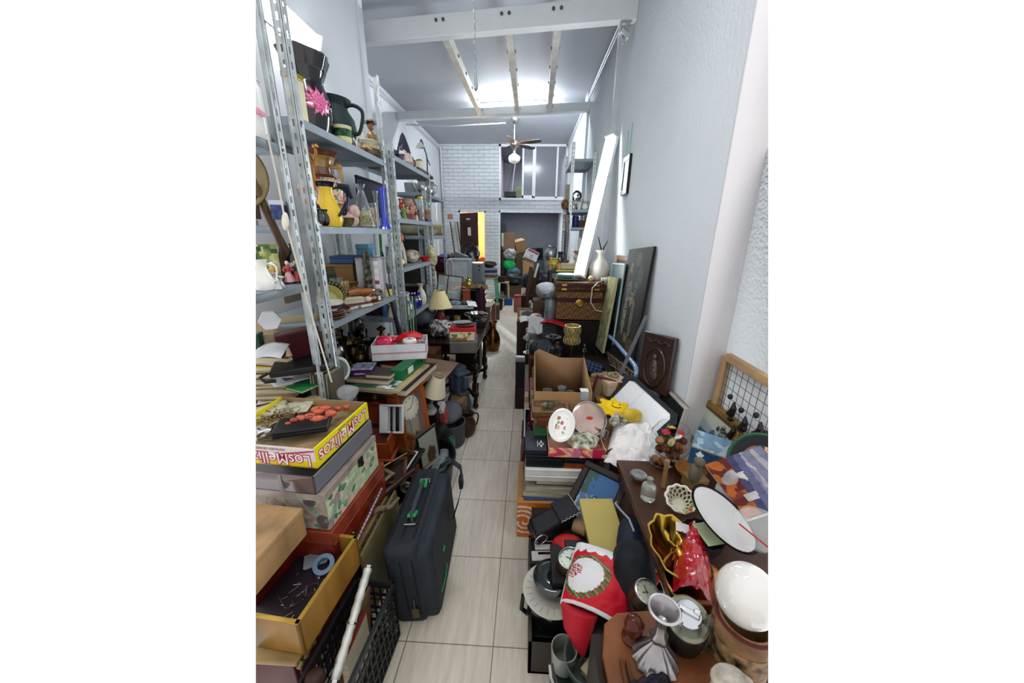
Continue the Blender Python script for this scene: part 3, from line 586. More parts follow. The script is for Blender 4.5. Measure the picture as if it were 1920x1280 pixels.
pot('brass_shell','coiled brass ribbed vessel beside the totem','ornament','jug',.12,.13,(-1.18,2.27,z+.001),mat('#8d7440',.35,.8,n=.5,ns=30),rot=.5,lobes=14,amp=.06)
t=closedbox('appliance_carton','tall grey and white appliance carton at the shelf end','carton',.15,.2,.28,(-1.14,2.50,z),R(6),mat('#b9b9bc',.6),mat('#a8a9ae',.6),.05)
part('printed_strip',B('#e5e5e5').grid(lambda u,v:(.0775-.03*(1-u),-.102,.02+v*.24),2,9,lambda u,v:['#e9e9e9','#d8d8d8','#e9e9e9','#8a5040','#e9e9e9','#dcdcdc','#e9e9e9','#cfcfcf','#e9e9e9'][int(v*9)]),PAINT,t)
closedbox('blue_carton','blue flat carton lying across the back on the shelf','carton',.16,.18,.05,(-1.32,2.50,z+.24),R(8),mat('#2a4a78',.5),None,.3); 
closedbox('brown_carton','brown carton under the blue one at the back of the shelf','carton',.15,.17,.236,(-1.33,2.50,z),R(8),CARDD,None,.1)
one('wood_mannequin',B('#a8602a').tube([(0,0,.03),(.05,.03,.035),(.11,.05,.03),(.15,.09,.03)],[.02,.028,.024,.01]).ball(.022,.02,.02,-.025,0,.035),mat('#a8602a',.25,n=.4,coat=.3),'varnished orange wooden fish carving on the shelf','carving',(-1.14,2.12,z+.05),R(20))
one('shell_net',B('#b48a78').ball(.05,.07,.03,0,0,.03).ball(.03,.035,.025,.02,.06,.05).ball(.025,.03,.03,-.03,-.05,.04).ball(.04,.03,.03,.0,.1,.03),mat('#a5806c',.6,n=.7,ns=35,bump=.8,bs=90),'heap of pinkish sea shells and coral in front of the carton','shells',(-1.07,2.31,z))
t=pot('sailor_hat_bowl','black and cream helmet shaped bowl with yellow inside','bowl','bowl',.15,.10,(-1.12,1.85,z+.04),mat('#1d2824',.4),rot=.4); t.rotation_euler=(R(35),R(38),.2); t.location.z=z+.075
part('lining',B().lathe([(0,.025),(.045,.04),(.066,.08),(.07,.098)],24),mat('#b9b26c',.4),t)
pot('patterned_bowl','white soup bowl with dark blue band in front of black bowl','bowl','bowl',.13,.05,(-1.06,1.78,z+.045),GLAZE,cols=['#e5e4de','#e5e4de','#e5e4de','#2c3550','#e5e4de','#e5e4de','#efefea','#efefea','#efefea'])
for i in range(4): plate('brown_saucer',['lowest saucer of the brown stack under the white bowl','second brown saucer from below in the stack','third brown saucer from below in the stack','topmost brown saucer under the white patterned bowl'][i],'saucer',.14-.004*i,(-1.06,1.78,z+.002+i*.0105),0,mat(['#8d6350','#6e3f34','#9a7260','#84564a'][i],.3),'brown saucers stacked on the shelf',.012,None)
t=thing('brass_candlestick','slim brass candlestick with glass cup on the shelf front','candlestick',SZ(652,574,z))
part('stem',B().lathe(prof('stick',.06,.10),18),BRASS,t); part('candle_cup',B().lathe([(0,.1),(.012,.1),(.025,.12),(.024,.16),(.022,.16),(.02,.12)],18),mat('#a89468',.3,.6),t)
book('red brown book with white page edges lying under the sea shell',.16,.11,.025,(-1.07,2.08,z+.001),R(60),'#4e1f22',pages=mat('#cfc9ba',.7,n=.2))
book('dark maroon thin book lying at the shelf edge',.17,.1,.014,(-1.04,2.18,z+.001),R(75),'#5e1a24')
book('white block book resting on the maroon books',.12,.08,.03,(-1.1,2.1,z+.027),R(50),'#d4d0c0')
one('sea_shell',B().lathe([(0,0),(.02,.004),(.018,.03),(.006,.045),(0,.048)],14,lobes=3,amp=.1,r=(R(70),0,1)),mat('#d9cfbc',.5,n=.2),'cream cone sea shell on the maroon book','shell',(-1.04,2.16,z+.032))
one('pebble',B().ball(.014,.02,.012,0,0,.011),'#2a2d33','small black pebble beside the cream shell','stone',(-1.04,2.2,z+.016)) 
one('sea_shell',B().ball(.022,.03,.014,0,0,.014,10,6),mat('#b98a5c',.5,n=.3),'brown fan shell next to the black pebble','shell',(-1.035,2.245,z+.016))
t=closedbox('inkwell','small grey square jar with a white label at the shelf edge','jar',.04,.04,.055,(-1.03,2.3,z+.001),R(60),mat('#4d524c',.3),mat('#6d726c',.3),.2); part('jar_label',B().box(.018,.001,.03,0,-.0215,.008),'#ddd',t)
one('price_card',B().box(.06,.002,.05).box(.06,.03,.002,0,.015,0),'#c9b676','small yellow card standing at the far end of the shelf','card',(-1.03,2.5,z+.001),R(60))
pot('medicine_bottle','dark bottle with white cap at the back left of the shelf','bottle','bottle',.05,.10,(-1.2,1.93,z+.001),'#3a2418',lid=None,knob='#e6e6e2')
pot('copper_cup','small copper cup beside the dark bottle','cup','cup',.05,.045,(-1.2,1.8,z+.001),COPPER)
# ---------- rack 1, low shelf: heap of brass and silver ware
z=Z1[0]; rn=random.Random(4)
names=[('metal_goblet','goblet','goblet',.07,.13),('metal_jug','jug','jug',.10,.15),('metal_bowl','bowl','bowl',.13,.06),('metal_candlestick','candlestick','stick',.08,.17),('metal_teapot','teapot','pot',.12,.12),('metal_urn','urn','urn',.09,.15),('metal_bell','bell','bell',.08,.11)]
mets=[(mat('#4c4a44',.35,1,n=.4),'grey pewter'),(mat('#6e5e38',.3,1,n=.5),'brass'),(mat('#8a8884',.25,1,n=.3),'silvery'),(BRONZE,'dark bronze'),(mat('#4a4230',.35,1,n=.5),'tarnished brass')]
where=['at the near end','left of centre','in the middle','right of centre','at the far end']
k=0
for row,xx in enumerate((-1.08,-1.2,-1.32)):
    for c in range(10):
        nm,ct,kd,dd,hh=names[(k*3+row)%7]; mt,mn=mets[(k*2+row)%5]; s=rn.uniform(.85,1.25)
        lab='%s %s in the metalware, %s of the %s row'%(mn,ct,['nearest','second','third','fourth','fifth','sixth','seventh','eighth','ninth','last'][c],['front','middle','back'][row])
        o=pot(nm,lab,ct,kd,dd*s,hh*s*(1+.35*row),(xx+rn.uniform(-.02,.02),1.73+c*.09,z+.002),mt,rn.uniform(0,6),'brass and silver ware on the low shelf',handle=mt if kd in('jug','pot') else None)
        k+=1
# ---------- rack 0
z=Z0[2]
t=pot('white_canister','white lidded canister with pink flower sprig on high shelf','canister','jar',.13,.2,(-1.08,1.45,z+.002),GLAZE,cols=['#dcdedd']*12,lid=mat('#dcdedd',.3))
part('flower_sprig',B('#d78aa4').ball(.014,.003,.012,.0,-.076,.09).ball(.01,.003,.01,.018,-.073,.085).ball(.01,.003,.008,-.015,-.074,.1),GLAZE,t,rot=R(65))
closedbox('black_case','tall black case at the back of the highest left shelf','case',.22,.2,.62,(-1.28,1.42,z+.002),0,mat('#1d1c24',.6),None,.1)
z=Z0[1]
plate('painted_platter','large round platter with blue and brown scroll painting','plate',.30,(-1.22,1.44,z+.17),(R(80),0,R(50)),mat('#8a7a58',.3,n=.3),None,.03,'#4a3a22',blobs('#a09068',['#2c3a5a','#6e4a2c','#3c4a44','#b9a878','#22304a'],8,120,.03,.08))
pot('woven_basket','straw basket with dried stalks on the left shelf','basket','pot',.2,.12,(-1.2,1.34,z+.14),mat('#8a7550',.8,n=.5,ns=60,bump=.6,bs=60))
b=B()
for i in range(40): a=rn.uniform(0,6.28); r=rn.uniform(0,.07); b.tube([(r*math.cos(a),r*math.sin(a),.08),(r*1.5*math.cos(a),r*1.5*math.sin(a),rn.uniform(.15,.2))],.003,5)
one('dried_stalks',b,mat('#6d6048',.9,n=.4),'bundle of dried stalks standing in the straw basket','dried flowers',(-1.2,1.34,z+.14),kind='stuff')
closedbox('low_crate','low dark wooden crate under the straw basket','crate',.26,.22,.135,(-1.26,1.38,z+.002),0,wood('#4a3a2a'),None,.2)
closedbox('blue_lantern','small blue and white house shaped lantern on the left shelf','lantern',.05,.05,.075,S(525,405,z,-1.06),.4,mat('#3c4a80',.3,n=.5,ns=40),mat('#c9cdd8',.3),.25)
z=Z0[0]
t=pot('white_swirl_vase','white porcelain pitcher with open scroll handles on low left shelf','pitcher','jug',.07,.115,S(494,520,z,-1.04),WHITEC,rot=.3,handle=(WHITEC,2),foot=WHITEC)
plate('white_bowl_foot','white pedestal dish beside the white pitcher','dish',.12,S(508,545,z,-1.12),0,WHITEC,depth=.03)
canvas('green_landscape','green landscape painted tile behind the white pitcher',.12,.16,(-1.17,1.5,z+.01),(R(-10),0,R(35)),.012,blobs('#5f7440',['#8a9a58','#3c5530','#a9b06a','#c4c49a'],2,50,.06,.16),14,16)
figure('clown_figurine','little clown figurine in striped dress behind silver bell',.10,S(512,512,z,-1.1),.5,'#8a5a7a','#c9a24a','#e8d8d0','#d8d8e0')
pot('silver_bell','small silver hand bell on the left shelf edge','bell','bell',.07,.07,S(521,545,z,-1.02),SILVER)
figure('santa_figurine','small red and white santa like figurine on green base',.10,S(541,515,z,-1.07),.5,'#d8a0a4','#b83a44','#e8c8bc','#e8e4e0',base='#2c3a30',wide=.25)
figure('soldier_figurine','small red and black toy soldier figurine near rack post',.10,S(556,512,z,-1.05),.5,'#a8282c','#1c1a1e','#d8a888','#c9a84a',base='#1c1a1e')
pot('dark_bottle','dark glass bottle standing behind the small figurines','bottle','bottle',.055,.17,S(550,480,z,-1.1),BLACKG,band=(.3,.5,'#c9c9c0'))
pot('striped_cup','small white cup with black stripes behind the santa figurine','cup','cup',.045,.06,S(545,490,z,-1.15),mat('#d8d8d4',.3,n=.7,ns=50,stretch=(4,4,.1)))
# wooden paddle
t=thing('wooden_paddle','long brown wooden paddle hanging across the left shelves','paddle',PX(508,430,-1.13)); t.scale=(1,1.14,1.14)
part('shaft',B().tube([(-.0,-.155,.42),(-.0,-.105,.3),(0,.03,-.02),(0,.065,-.1)],[.016,.016,.015,.02]),wood('#5c4630'),t)
part('blade',B().mark().prism([(-.03,.02),(-.06,-.05),(-.055,-.2),(.055,-.2),(.06,-.05),(.03,.02)],-.008,.008).xf((0,.065,-.09),(R(90),0,R(90))),wood('#4c4030'),t)
part('rope_binding',B().tube([(.0+.02*math.cos(a*2),-.10+.02*math.sin(a*2)*.9+a*.001,.29-a*.002) for a in range(24)],.004,5),mat('#7c6540',.8),t)
# cable with inline switch
P0=PX(501,252,-.996);P1=PX(535,415,-.96);P2=PX(575,560,-.93);P3=PX(622,716,-.88)
t=thing('lamp_cable','white cable with an oval inline switch hanging before left rack','cable',P1)
part('cord',B().tube([Vector(p)-P1 for p in (P0,P0.lerp(P1,.5)+Vector((0,.004,0)),P1,P2,P3)],.0035,6),mat('#cfcabc',.5),t)
part('inline_switch',B().ball(.012,.014,.036),mat('#dedacd',.4),t,rot=(R(-14),0,0))
# ================================================================ left side, piles in front of the racks
def corner(px,py,z,w,d,rot=0,side=1):
    """centre of a box whose near right (side 1) or near left (-1) bottom corner shows at px,py"""
    p=PZ(px,py,z); v=Vector((side*w/2,-d/2,0)); v.rotate(Euler((0,0,rot))); return (p.x-v.x,p.y-v.y,z)
# ---- table that carries the near pile
t=thing('low_sideboard','dark red wooden sideboard under the pile at the left edge','sideboard',(-1.0,1.09,0))
part('case',B().box(.52,.72,.30,0,0,.02),wood('#4a1a12'),t,bev=.004); part('top_board',B().box(.58,.76,.02,0,0,.32),wood('#8a7046'),t,bev=.004)
for k in range(3):
    f=part('drawer',B().box(.012,.21,.2,.262,-.24+k*.24,.07),wood('#5a2015'),t,bev=.004); part('drawer_pull',B().tube([(.27,-.27+k*.24,.17),(.29,-.24+k*.24,.165),(.27,-.21+k*.24,.17)],.005),BRASS,f)
part('carved_edge',B().tube([(.295,-.38+.76*i/60,.315+.004*math.sin(i*1.9)) for i in range(61)],[.008+.003*math.sin(i*2.4) for i in range(61)],6),mat('#6f6a4a',.4,.6,n=.5,ns=60),t)
# ---- red chest of drawers with twisted rod
rc=closedbox('red_wood_chest','polished red wooden chest with two brass keyhole pulls','chest',.5,.44,.2,(-.975,1.25,.342),R(-3),wood('#7a2414',.25),wood('#8a3a26',.25),.28)
for y in (-.1,.1): part('brass_pull',B().box(.003,.03,.012,.252,y,.07).ball(.005,.006,.006,.256,y,.076).box(.003,.012,.03,.252,y,.06),BRASS,rc)
part('inlay_line',B().box(.002,.43,.004,.2515,0,.135),mat('#a8583a',.3),rc)
A=PZ(661,1030,.40);C_=PZ(716,915,.47)
n_=70
one('twisted_rod',B().tube([A.lerp(C_,i/n_) -A for i in range(n_+1)],[.008+.0022*math.sin(i*1.5) for i in range(n_+1)],8),mat('#9a8a94',.3,.8,n=.2),'twisted silvery metal rod leaning along the red wooden chest','rod',A)
# ---- floral chest
fc_=closedbox('floral_chest','decoupage chest with painted roses on pale green sides','chest',.5,.40,.17,(-.985,1.24,.545),R(-3),mat('#b7bfa0',.45,n=.25),mat('#a89a90',.5,n=.3),.18)
def roses(bg,seed,n,asp,pinks,r0=.10):
    """painted roses with leaves on a mottled ground"""
    rq=random.Random(seed); C=[(rq.random()*asp,rq.random(),rq.uniform(.6,1.2)*r0,rq.choice(pinks),rq.uniform(0,6)) for _ in range(n)]
    def f(u,v):
        x=u*asp
        for (a,b,r,c,t) in C:
            dx,dy=x-a,v-b; q=math.hypot(dx,dy)/r
            if q<1:
                k=(q*3.2+math.atan2(dy,dx)/(2*PI))%1; return c[0] if k<.45 else c[1]
            for s in (0,2.1,4.2):
                ex,ey=dx-1.5*r*math.cos(t+s),dy-1.5*r*math.sin(t+s); ca,sa=math.cos(t+s),math.sin(t+s)
                if ((ex*ca+ey*sa)/(r*.85))**2+((-ex*sa+ey*ca)/(r*.38))**2<1: return ['#5f8f70','#7fa588','#4f7a5c'][int(s)%3]
        w=wobn(x*3,v*3); return bg[0] if w>.1 else (bg[1] if w>-.2 else bg[2])
    return f
def wobn(x,y): return noise.noise(Vector((x,y,3)))
part('painted_roses',B('#fff').grid(lambda u,v:(.2512,-.2+.4*u,.002+.135*v),190,70,roses(['#c4cbae','#b4c3a0','#a3b795'],21,11,2.9,[('#c9a296','#dcc0b0'),('#b39a9c','#8f8088'),('#d0a890','#e4ccba')],.17)),mat('paint',.45,n=.2,ns=40),fc_)
part('painted_roses',B('#fff').grid(lambda u,v:(-.25+.5*u,-.2012,.002+.135*v),150,50,roses(['#a8988c','#9c8c84','#b4a498'],22,7,3.4,[('#8a5a58','#6e4648'),('#6e5a60','#544850')],.2)),mat('paint',.4,n=.2,ns=40),fc_)
part('iron_clasp',B().box(.006,.035,.02,.255,.05,.13).box(.005,.02,.03,.256,.062,.105,(.3,0,0)).box(.005,.015,.02,.256,.035,.115,(-.4,0,0)),IRON,fc_)
# ---- grey tray box
g=openbox('grey_box','shiny grey brown box under the yellow pastry box','box',.47,.42,.075,(-.985,1.24,.722),R(-4),mat('#6f7078',.25,n=.05,coat=.4),mat('#5a5a60',.4),.006,front=mat('#5d4a4c',.2,n=.1,coat=.5))
part('side_seam',B().box(.012,.002,.072,.1,-.2112,.002),'#8a8584',g)
# ---- yellow pastry box
yb=thing('pastry_box','yellow pastry box lettered LosMellizos full of old jewellery','box',(-.985,1.27,.798),R(-4))
w_,d_,h_=.44,.38,.085; YE=mat('#e6d81c',.45,n=.03)
part('box_body',B().box(w_,d_,.004),CARD,yb); part('back_panel',B().box(w_,.004,h_,0,d_/2-.002),mat('#a98a68',.8),yb)
part('side_panel',B().box(.007,d_,h_,w_/2-.003),YE,yb); part('side_panel',B().box(.007,d_,h_,-w_/2+.003),YE,yb)
fr=part('front_panel',B('#e8e0dc').grid(lambda u,v:(-w_/2+w_*u,-d_/2,h_*v),60,14,lambda u,v:'#e5c51e' if v<.33+.12*max(0,(u-.6)) else '#d9cbc8'),PAINT,yb,sol=.003)
part('stripe',B().prism([(.08,.052),(.17,.064),(.22,.074),(.22,.079),(.16,.069),(.08,.056)],-d_/2-.0026,-d_/2-.0018).warp(lambda x,y,z:(x,z,y)),'#a81a48',yb)
for (loc,rot,sz) in (((w_/2+.0012,.0,.038),(R(90),PI,R(90)),.082),((.05,-d_/2-.0022,.034),(R(90),PI,0),.072)):
    for off,cc,e_ in ((.0035,'#b0184c',.0003),(.0,'#f2ecec',.0008)):
        text('LosMellizos',sz,cc,yb,loc,rot,off=off,ext=e_,sx=.9)
text('PASTELERIA GRANDE',.013,'#8a8a60',yb,(w_/2+.0012,.02,.074),(R(90),PI,R(90))); text('PASTELERIA GRANDE',.013,'#9a8a88',yb,(.04,-d_/2-.0022,.073),(R(90),PI,0))
zb=.838
part('packing_card',B().box(w_-.02,d_-.02,.03,0,0,.004),mat('#9a8462',.8,n=.4,ns=12),yb)
def at(px,py,z): p=PZ(px,py,z); return (p.x,p.y,z)
for i,(px,py,w,d,r,lab) in enumerate(((500,770,.17,.11,.3,'cream jewellery card nearest the left end of the pastry box'),(545,765,.18,.1,-.2,'cream jewellery card in the middle of the pastry box'),(580,752,.12,.09,.5,'pale jewellery card behind the red bead necklace'),(520,745,.16,.08,.1,'cream jewellery card at the back wall of the pastry box'))):
    magazine('jewellery_card',lab,'card',w,d,at(px,py,zb+.022),(.08,-.05,r+.4),mat('#cfc8ae',.7,n=.2,ns=30),'jewellery cards in the pastry box',.002)
rn=random.Random(8)
b=B()
for i in range(150):
    b.ball(.0045,.0045,.004,rn.gauss(0,.05),rn.gauss(0,.05),.006+rn.random()*.02,6,4)
for i in range(14):
    x,y=rn.gauss(0,.05),rn.gauss(0,.05); b.tube([(x+.03*math.cos(a),y+.02*math.sin(a),.02+.005*math.sin(2*a)) for a in [2*PI*k/12 for k in range(12)]],.0012,4,True)
one('bead_heap',b,mat('#a08a62',.3,.7,n=.5,ns=50),'tangle of brass chains and small beads in the pastry box','jewellery',at(525,790,zb+.012),kind='stuff')
closedbox('black_wallet','flat black leather case lying in the pastry box','case',.20,.12,.03,at(570,803,zb+.028),R(20),mat('#131519',.4),None,.4,bev=.006)
b=B('#a03018'); seq=[(-.09,-.05),(-.07,-.035),(-.05,-.02),(-.03,-.008),(-.01,.0),(.01,.012),(.03,.018),(.05,.01),(.062,-.008),(.055,-.03),(.04,-.045),(.02,-.05),(0,-.045),(-.015,-.03),(-.02,-.012),(.0,.02),(.01,.04),(.03,.04),(.045,.055),(.02,.058),(-.005,.05)]
for i,(x,y) in enumerate(seq): s=.009+.004*((i*7)%3); b.col(['#a8321a','#8c2412','#c2542c'][i%3]).ball(s*1.4,s,s,x,y,.012+.004*(i%2),10,7)
b.col('#7a2a14').tube([(x,y,.012) for x,y in seq],.0035,5)
one('amber_necklace',b,mat('paint',.2,n=0,coat=.5),'dark red amber bead necklace lying on the black leather case','necklace',at(592,782,zb+.045),R(20))
bag('clear_bag','crumpled clear plastic bag with beads at the back of the pastry box','bag',.10,.07,.09,at(655,752,zb+.01),.3,mat('#f0f4f8',.05,n=0,alpha=.16,coat=.8),3,.5)
for i in range(2): one('amber_bead',B().ball(.016,.013,.014),mat('#b4481c',.15,coat=.5),['large amber bead at the left beside the clear bag','large amber bead at the right beside the clear bag'][i],'bead',at(633+16*i,766-3*i,zb+.05))
for i in range(3): one('bangle',B().tube([(.03*math.cos(a),.03*math.sin(a),0) for a in [2*PI*k/24 for k in range(24)]],.0045,7,True),mat(['#5a5a34','#4a3018','#8a9060'][i],.3,.3),['olive bangle lowest of three in the pastry box corner','brown bangle between the two green ones','pale green bangle topmost of three in the pastry box'][i],'bangle',(lambda p:(p[0]+.004*i,p[1]+.006*i,p[2]+.01*i))(at(512,812,zb+.016)),(.35,.1,0))
bag('silver_foil','crumpled silver foil jewellery at the left end of pastry box','foil',.09,.07,.05,at(486,822,zb+.005),0,SILVER,5,.5,freq=25)
# ---- light wood box and open drawer box
lw=closedbox('light_wood_box','plain light plywood box with a lid at the left edge','box',.30,.27,.12,(-.965,.86,.568),R(-4),wood('#a5835a',.6),wood('#ad8b60',.6),.18)
ob=thing('open_wood_box','open wooden box with gilded rims holding tape and glasses','box',(-.80,.905,.345),R(-5))
Wg=wood('#9a6f2e',.35); Wr=wood('#5a1410',.3)
part('box_body',B().box(.25,.33,.006).box(.25,.012,.14,0,-.159).box(.012,.33,.14,.119),Wg,ob,bev=.002); part('back_panel',B().box(.25,.012,.14,0,.159),Wg,ob,bev=.002)
part('open_lid',B().box(.014,.33,.22,-.118,0,0),Wr,ob,bev=.003); part('velvet_lining',B().box(.215,.30,.002,.002,0,.062),'#241a22',ob)
part('gilt_edge',B().box(.013,.33,.003,.119,0,.14).box(.25,.013,.003,0,-.159,.14).box(.25,.013,.003,0,.159,.14),mat('#c09a3c',.3,.5),ob)
def rel(o,x,y,z): v=Vector((x,y,z)); v.rotate(o.rotation_euler); return tuple(o.location+v)
one('tape_roll',B().lathe([(.022,0),(.038,0),(.038,.022),(.022,.022),(.022,0)],28),mat('#5f7c94',.25,n=.05,coat=.3),'roll of blue grey tape standing in the open wooden box','tape',rel(ob,.03,.08,.07),(R(20),R(10),0))
e=thing('eyeglasses','wire rimmed eyeglasses lying in the open wooden box','glasses',rel(ob,.03,-.04,.075),R(50))
for x in (-.03,.03): part('lens_rim',B().tube([(x+.024*math.cos(a),.02*math.sin(a),.004) for a in [2*PI*k/20 for k in range(20)]],.0013,5,True),SILVER,e); part('temple',B().tube([(x*1.8,.0,.004),(x*2,.08,.003)],.0012,5),SILVER,e)
part('bridge',B().tube([(-.008,.004,.004),(0,.008,.006),(.008,.004,.004)],.0012,5),SILVER,e)
b=B()
for i in range(22): x,y=rn.uniform(-.07,.07),rn.uniform(-.1,.1); b.tube([(x,y,.002),(x+rn.uniform(-.03,.03),y+rn.uniform(-.03,.03),.006)],.0015,5)
one('small_trinkets',b,STEEL,'loose pins and trinkets at the bottom of the open box','trinkets',rel(ob,.01,-.05,.066),kind='stuff')
closedbox('grey_card_case','small grey card case lying at the back of the open box','case',.08,.06,.012,rel(ob,-.02,.1,.066),.5,mat('#8a9094',.4),None,.3)
pot('green_bottle','green glass bottle at the bottom left corner','bottle','bottle',.07,.12,(-.95,.72,.343),mat('#0f4a2a',.15,n=.1,coat=.4))
# ---- white carved pole, crate
P1=PX(690,1066,-.60);P2=PX(628,1275,-.595)
t=thing('white_pole','ornate white and silver painted pole lying beside black crate','pole',P2)
Q=P1-P2; part('shaft',B().tube([Q*(i/30) for i in range(31)],[.013+.003*abs(math.sin(i*.8)) for i in range(31)],10),mat('#cfd0c8',.3,.3,n=.15,ns=30),t)
part('cap',B().tube([Q*1.0,Q*1.03,Q*1.05],[.018,.02,.012]),SILVER,t); part('cap',B().tube([Q*0,Q*-.04,Q*-.1],[.018,.021,.019]),SILVER,t); part('ring',B().tube([Q*.45,Q*.47],[.019,.019]),SILVER,t)
cr=thing('plastic_crate','black plastic lattice crate on the floor beside the suitcase','crate',(-.60,.84,0),R(-3))
b=B()
for (x0,y0,x1,y1) in ((.075,-.18,.075,.18),(-.075,-.18,-.075,.18),(-.075,-.18,.075,-.18),(-.075,.18,.075,.18)):
    L_=math.hypot(x1-x0,y1-y0); a=math.atan2(y1-y0,x1-x0); mx_,my_=(x0+x1)/2,(y0+y1)/2
    for z in (0,.075,.15,.225,.27): b.box(L_,.006,.012 if z<.27 else .03,mx_,my_,z,(0,0,a))
    n=int(L_/.03)
    for i in range(n+1): b.box(.006,.006,.29,x0+(x1-x0)*i/n,y0+(y1-y0)*i/n,0,(0,0,a))
    for z in (.02,.1,.18): 
        for i in range(n): b.box(.026,.004,.004,x0+(x1-x0)*(i+.5)/n,y0+(y1-y0)*(i+.5)/n,z+.02,(0,0,a))
part('lattice_wall',b,mat('#17191c',.4),cr,kind='stuff'); part('crate_floor',B().box(.15,.36,.006),mat('#17191c',.4),cr); part('rim',B().box(.012,.37,.02,.078,0,.285).box(.012,.37,.02,-.078,0,.285).box(.16,.012,.02,0,.18,.285).box(.16,.012,.02,0,-.18,.285),mat('#1c1e22',.35),cr)
book('reddish brown thick book standing inside the black crate',.03,.16,.24,(-.61,.86,.01),0,'#7a2a20')
one('brown_paper',B().box(.004,.28,.27,0,0,0),mat('#8a6a48',.8),'sheet of brown card standing in the black crate','card',(-.645,.9,.01),(0,R(6),0))
bag('brown_parcel','brown wrapped round parcel at the bottom edge by the crate','parcel',.07,.07,.06,(-.655,.70,.25),0,mat('#3a2014',.5),2,.1)
# ---- suitcase
sc_=thing('dark_suitcase','dark blue fabric suitcase with green handle ends standing on floor','suitcase',(-.455,1.32,.012),(0,R(-4),R(3)))
SU=mat('#20262e',.65,n=.15,bump=.3,bs=200)
w,d,h=.205,.53,.42
part('shell',B().box(w*.72,d,h,-.03,0,0),SU,sc_,bev=.03); part('front_pocket',B().box(w*.5,d*.95,h*.93,.045,0,.008),mat('#242b33',.65,n=.15,bump=.3,bs=200),sc_,bev=.03)
part('pocket_flap',B().box(.012,d*.5,h*.42,.09,-.09,.03),mat('#1d2329',.65),sc_,bev=.005)
zp=[];
for s in (-.08,-.03,.02):
    part('zip',B().tube([(s,-d/2+.0,.05),(s,-d/2-.002,h-.06),(s,-d/2+.06,h+.001),(s,d/2-.06,h+.001),(s,d/2+.002,h-.06)],.004,6),mat('#11151a',.5),sc_)
hd=part('handle',B().tube([(-.01,-.12,h+.0),(-.01,-.11,h+.03),(-.01,-.05,h+.04),(-.01,.05,h+.04),(-.01,.11,h+.03),(-.01,.12,h)],[.008,.009,.012,.012,.009,.008],8),mat('#3a4048',.4),sc_)
for s in (-1,1): part('green_grip',B().box(.014,.045,.012,-.022,s*.1,h+.018,(s*.3,0,0)).box(.014,.045,.012,.002,s*.1,h+.018,(s*.3,0,0)),mat('#1f9a4a',.35),hd,bev=.003); part('buckle',B().tube([(-.035,s*.125,h+.004),(-.035,s*.145,h+.012),(.012,s*.145,h+.012),(.012,s*.125,h+.004)],.003),SILVER,hd)
part('green_zip_pull',B().box(.006,.03,.01,.1,-.08,h*.5),mat('#1f9a4a',.35),sc_); part('green_piping',B().tube([(.098,-.2,.1),(.099,-.12,.085),(.098,-.06,.1)],.003),mat('#1f8a44',.4),sc_)
part('luggage_tag',B().box(.03,.003,.05,-.0,-d/2-.012,.06).tube([(0,-d/2-.01,.16),(.0,-d/2-.016,.11)],.003),mat('#5a5038',.4,.5),sc_)
for y in (-.22,.22): part('foot',B().cyl(.016,.014,.0,y,-.012),BLACK,sc_)
st=B()
pts=[(.03,.28,.40),(.10,.29,.43),(.155,.24,.42),(.165,.2,.36),(.14,.16,.27),(.11,.13,.2)]
for i in range(len(pts)-1):
    a,c=Vector(pts[i]),Vector(pts[i+1])
    st.add([a+Vector((0,-.02,0)),a+Vector((0,.02,0)),c+Vector((0,.02,0)),c+Vector((0,-.02,0))],[(0,1,2,3)])
part('shoulder_strap',st,mat('#1e242c',.6),sc_,sol=.004); part('strap_buckle',B().box(.02,.05,.06,.158,.2,.33),mat('#14171b',.4),sc_,bev=.004)
# ---- things wedged between chest and suitcase
def lean(name,label,cat,w,h,px,py,z,rz,rx,fr_,fn=None,fw=.02,t=.02,**k):
    p=PZ(px,py,z); return picture(name,label,w,h,(p.x,p.y,z),(R(rx),0,R(rz)),fw,t,fr_,fn,12,12,cat=cat,**k)
picture('monochrome_picture','black picture frame with a white inner edge lying behind floral chest',.34,.26,(-.84,1.63,.30),(R(-78),0,R(-12)),.03,.02,'#141416',lambda u,v:'#1b1513',12,12,inner=mat('#d0cfca',.4))
picture('wooden_picture','brown wooden frame standing behind the black and white frame',.26,.12,(-.80,1.80,.36),(R(-20),0,R(-12)),.03,.02,'#5a3018',lambda u,v:'#6a3a20',8,8)
closedbox('old_crate','dark wooden crate hidden under the frames behind the floral chest','crate',.24,.34,.295,(-.90,1.65,.003),0,wood('#2a1812'),None,.1)
one('carved_branch',B().tube([(-.08,-.03,0),(-.03,-.01,.02),(.03,0,.01),(.07,.03,.03)],[.008,.014,.012,.007]).tube([(0,0,.015),(.02,-.03,.03)],[.01,.006]).tube([(-.04,-.01,.015),(-.05,.02,.03)],[.008,.005]),mat('#8d8066',.6,n=.3),'pale carved antler branch lying on the black frame edge','carving',PZ(722,955,.335),R(20))
one('bronze_scroll',B().tube([(.04*math.cos(a)*(1-a/12),.0,.04*math.sin(a)*(1-a/12)) for a in [i*.5 for i in range(20)]],.008,7).tube([(0,0,-.03),(.02,.02,-.06)],.01),mat('#6e6450',.4,.5,n=.4),'bronze scroll ornament between the frames and the suitcase','ornament',PZ(762,915,.33))
one('beige_board',B().box(.012,.4,.33),mat('#857b55',.7,n=.2),'beige wooden board standing beside the red chest','board',(-.665,1.30,.003),(0,R(-4),0))
one('guitar_body',B().mark().lathe([(0,0),(.09,0),(.095,.02),(.09,.04),(0,.04)],28,sy=.8).xf((0,0,0),(0,R(86),R(10))),wood('#2a1a14'),'dark oval wooden instrument body beside the suitcase','instrument',(-.60,1.33,.17))
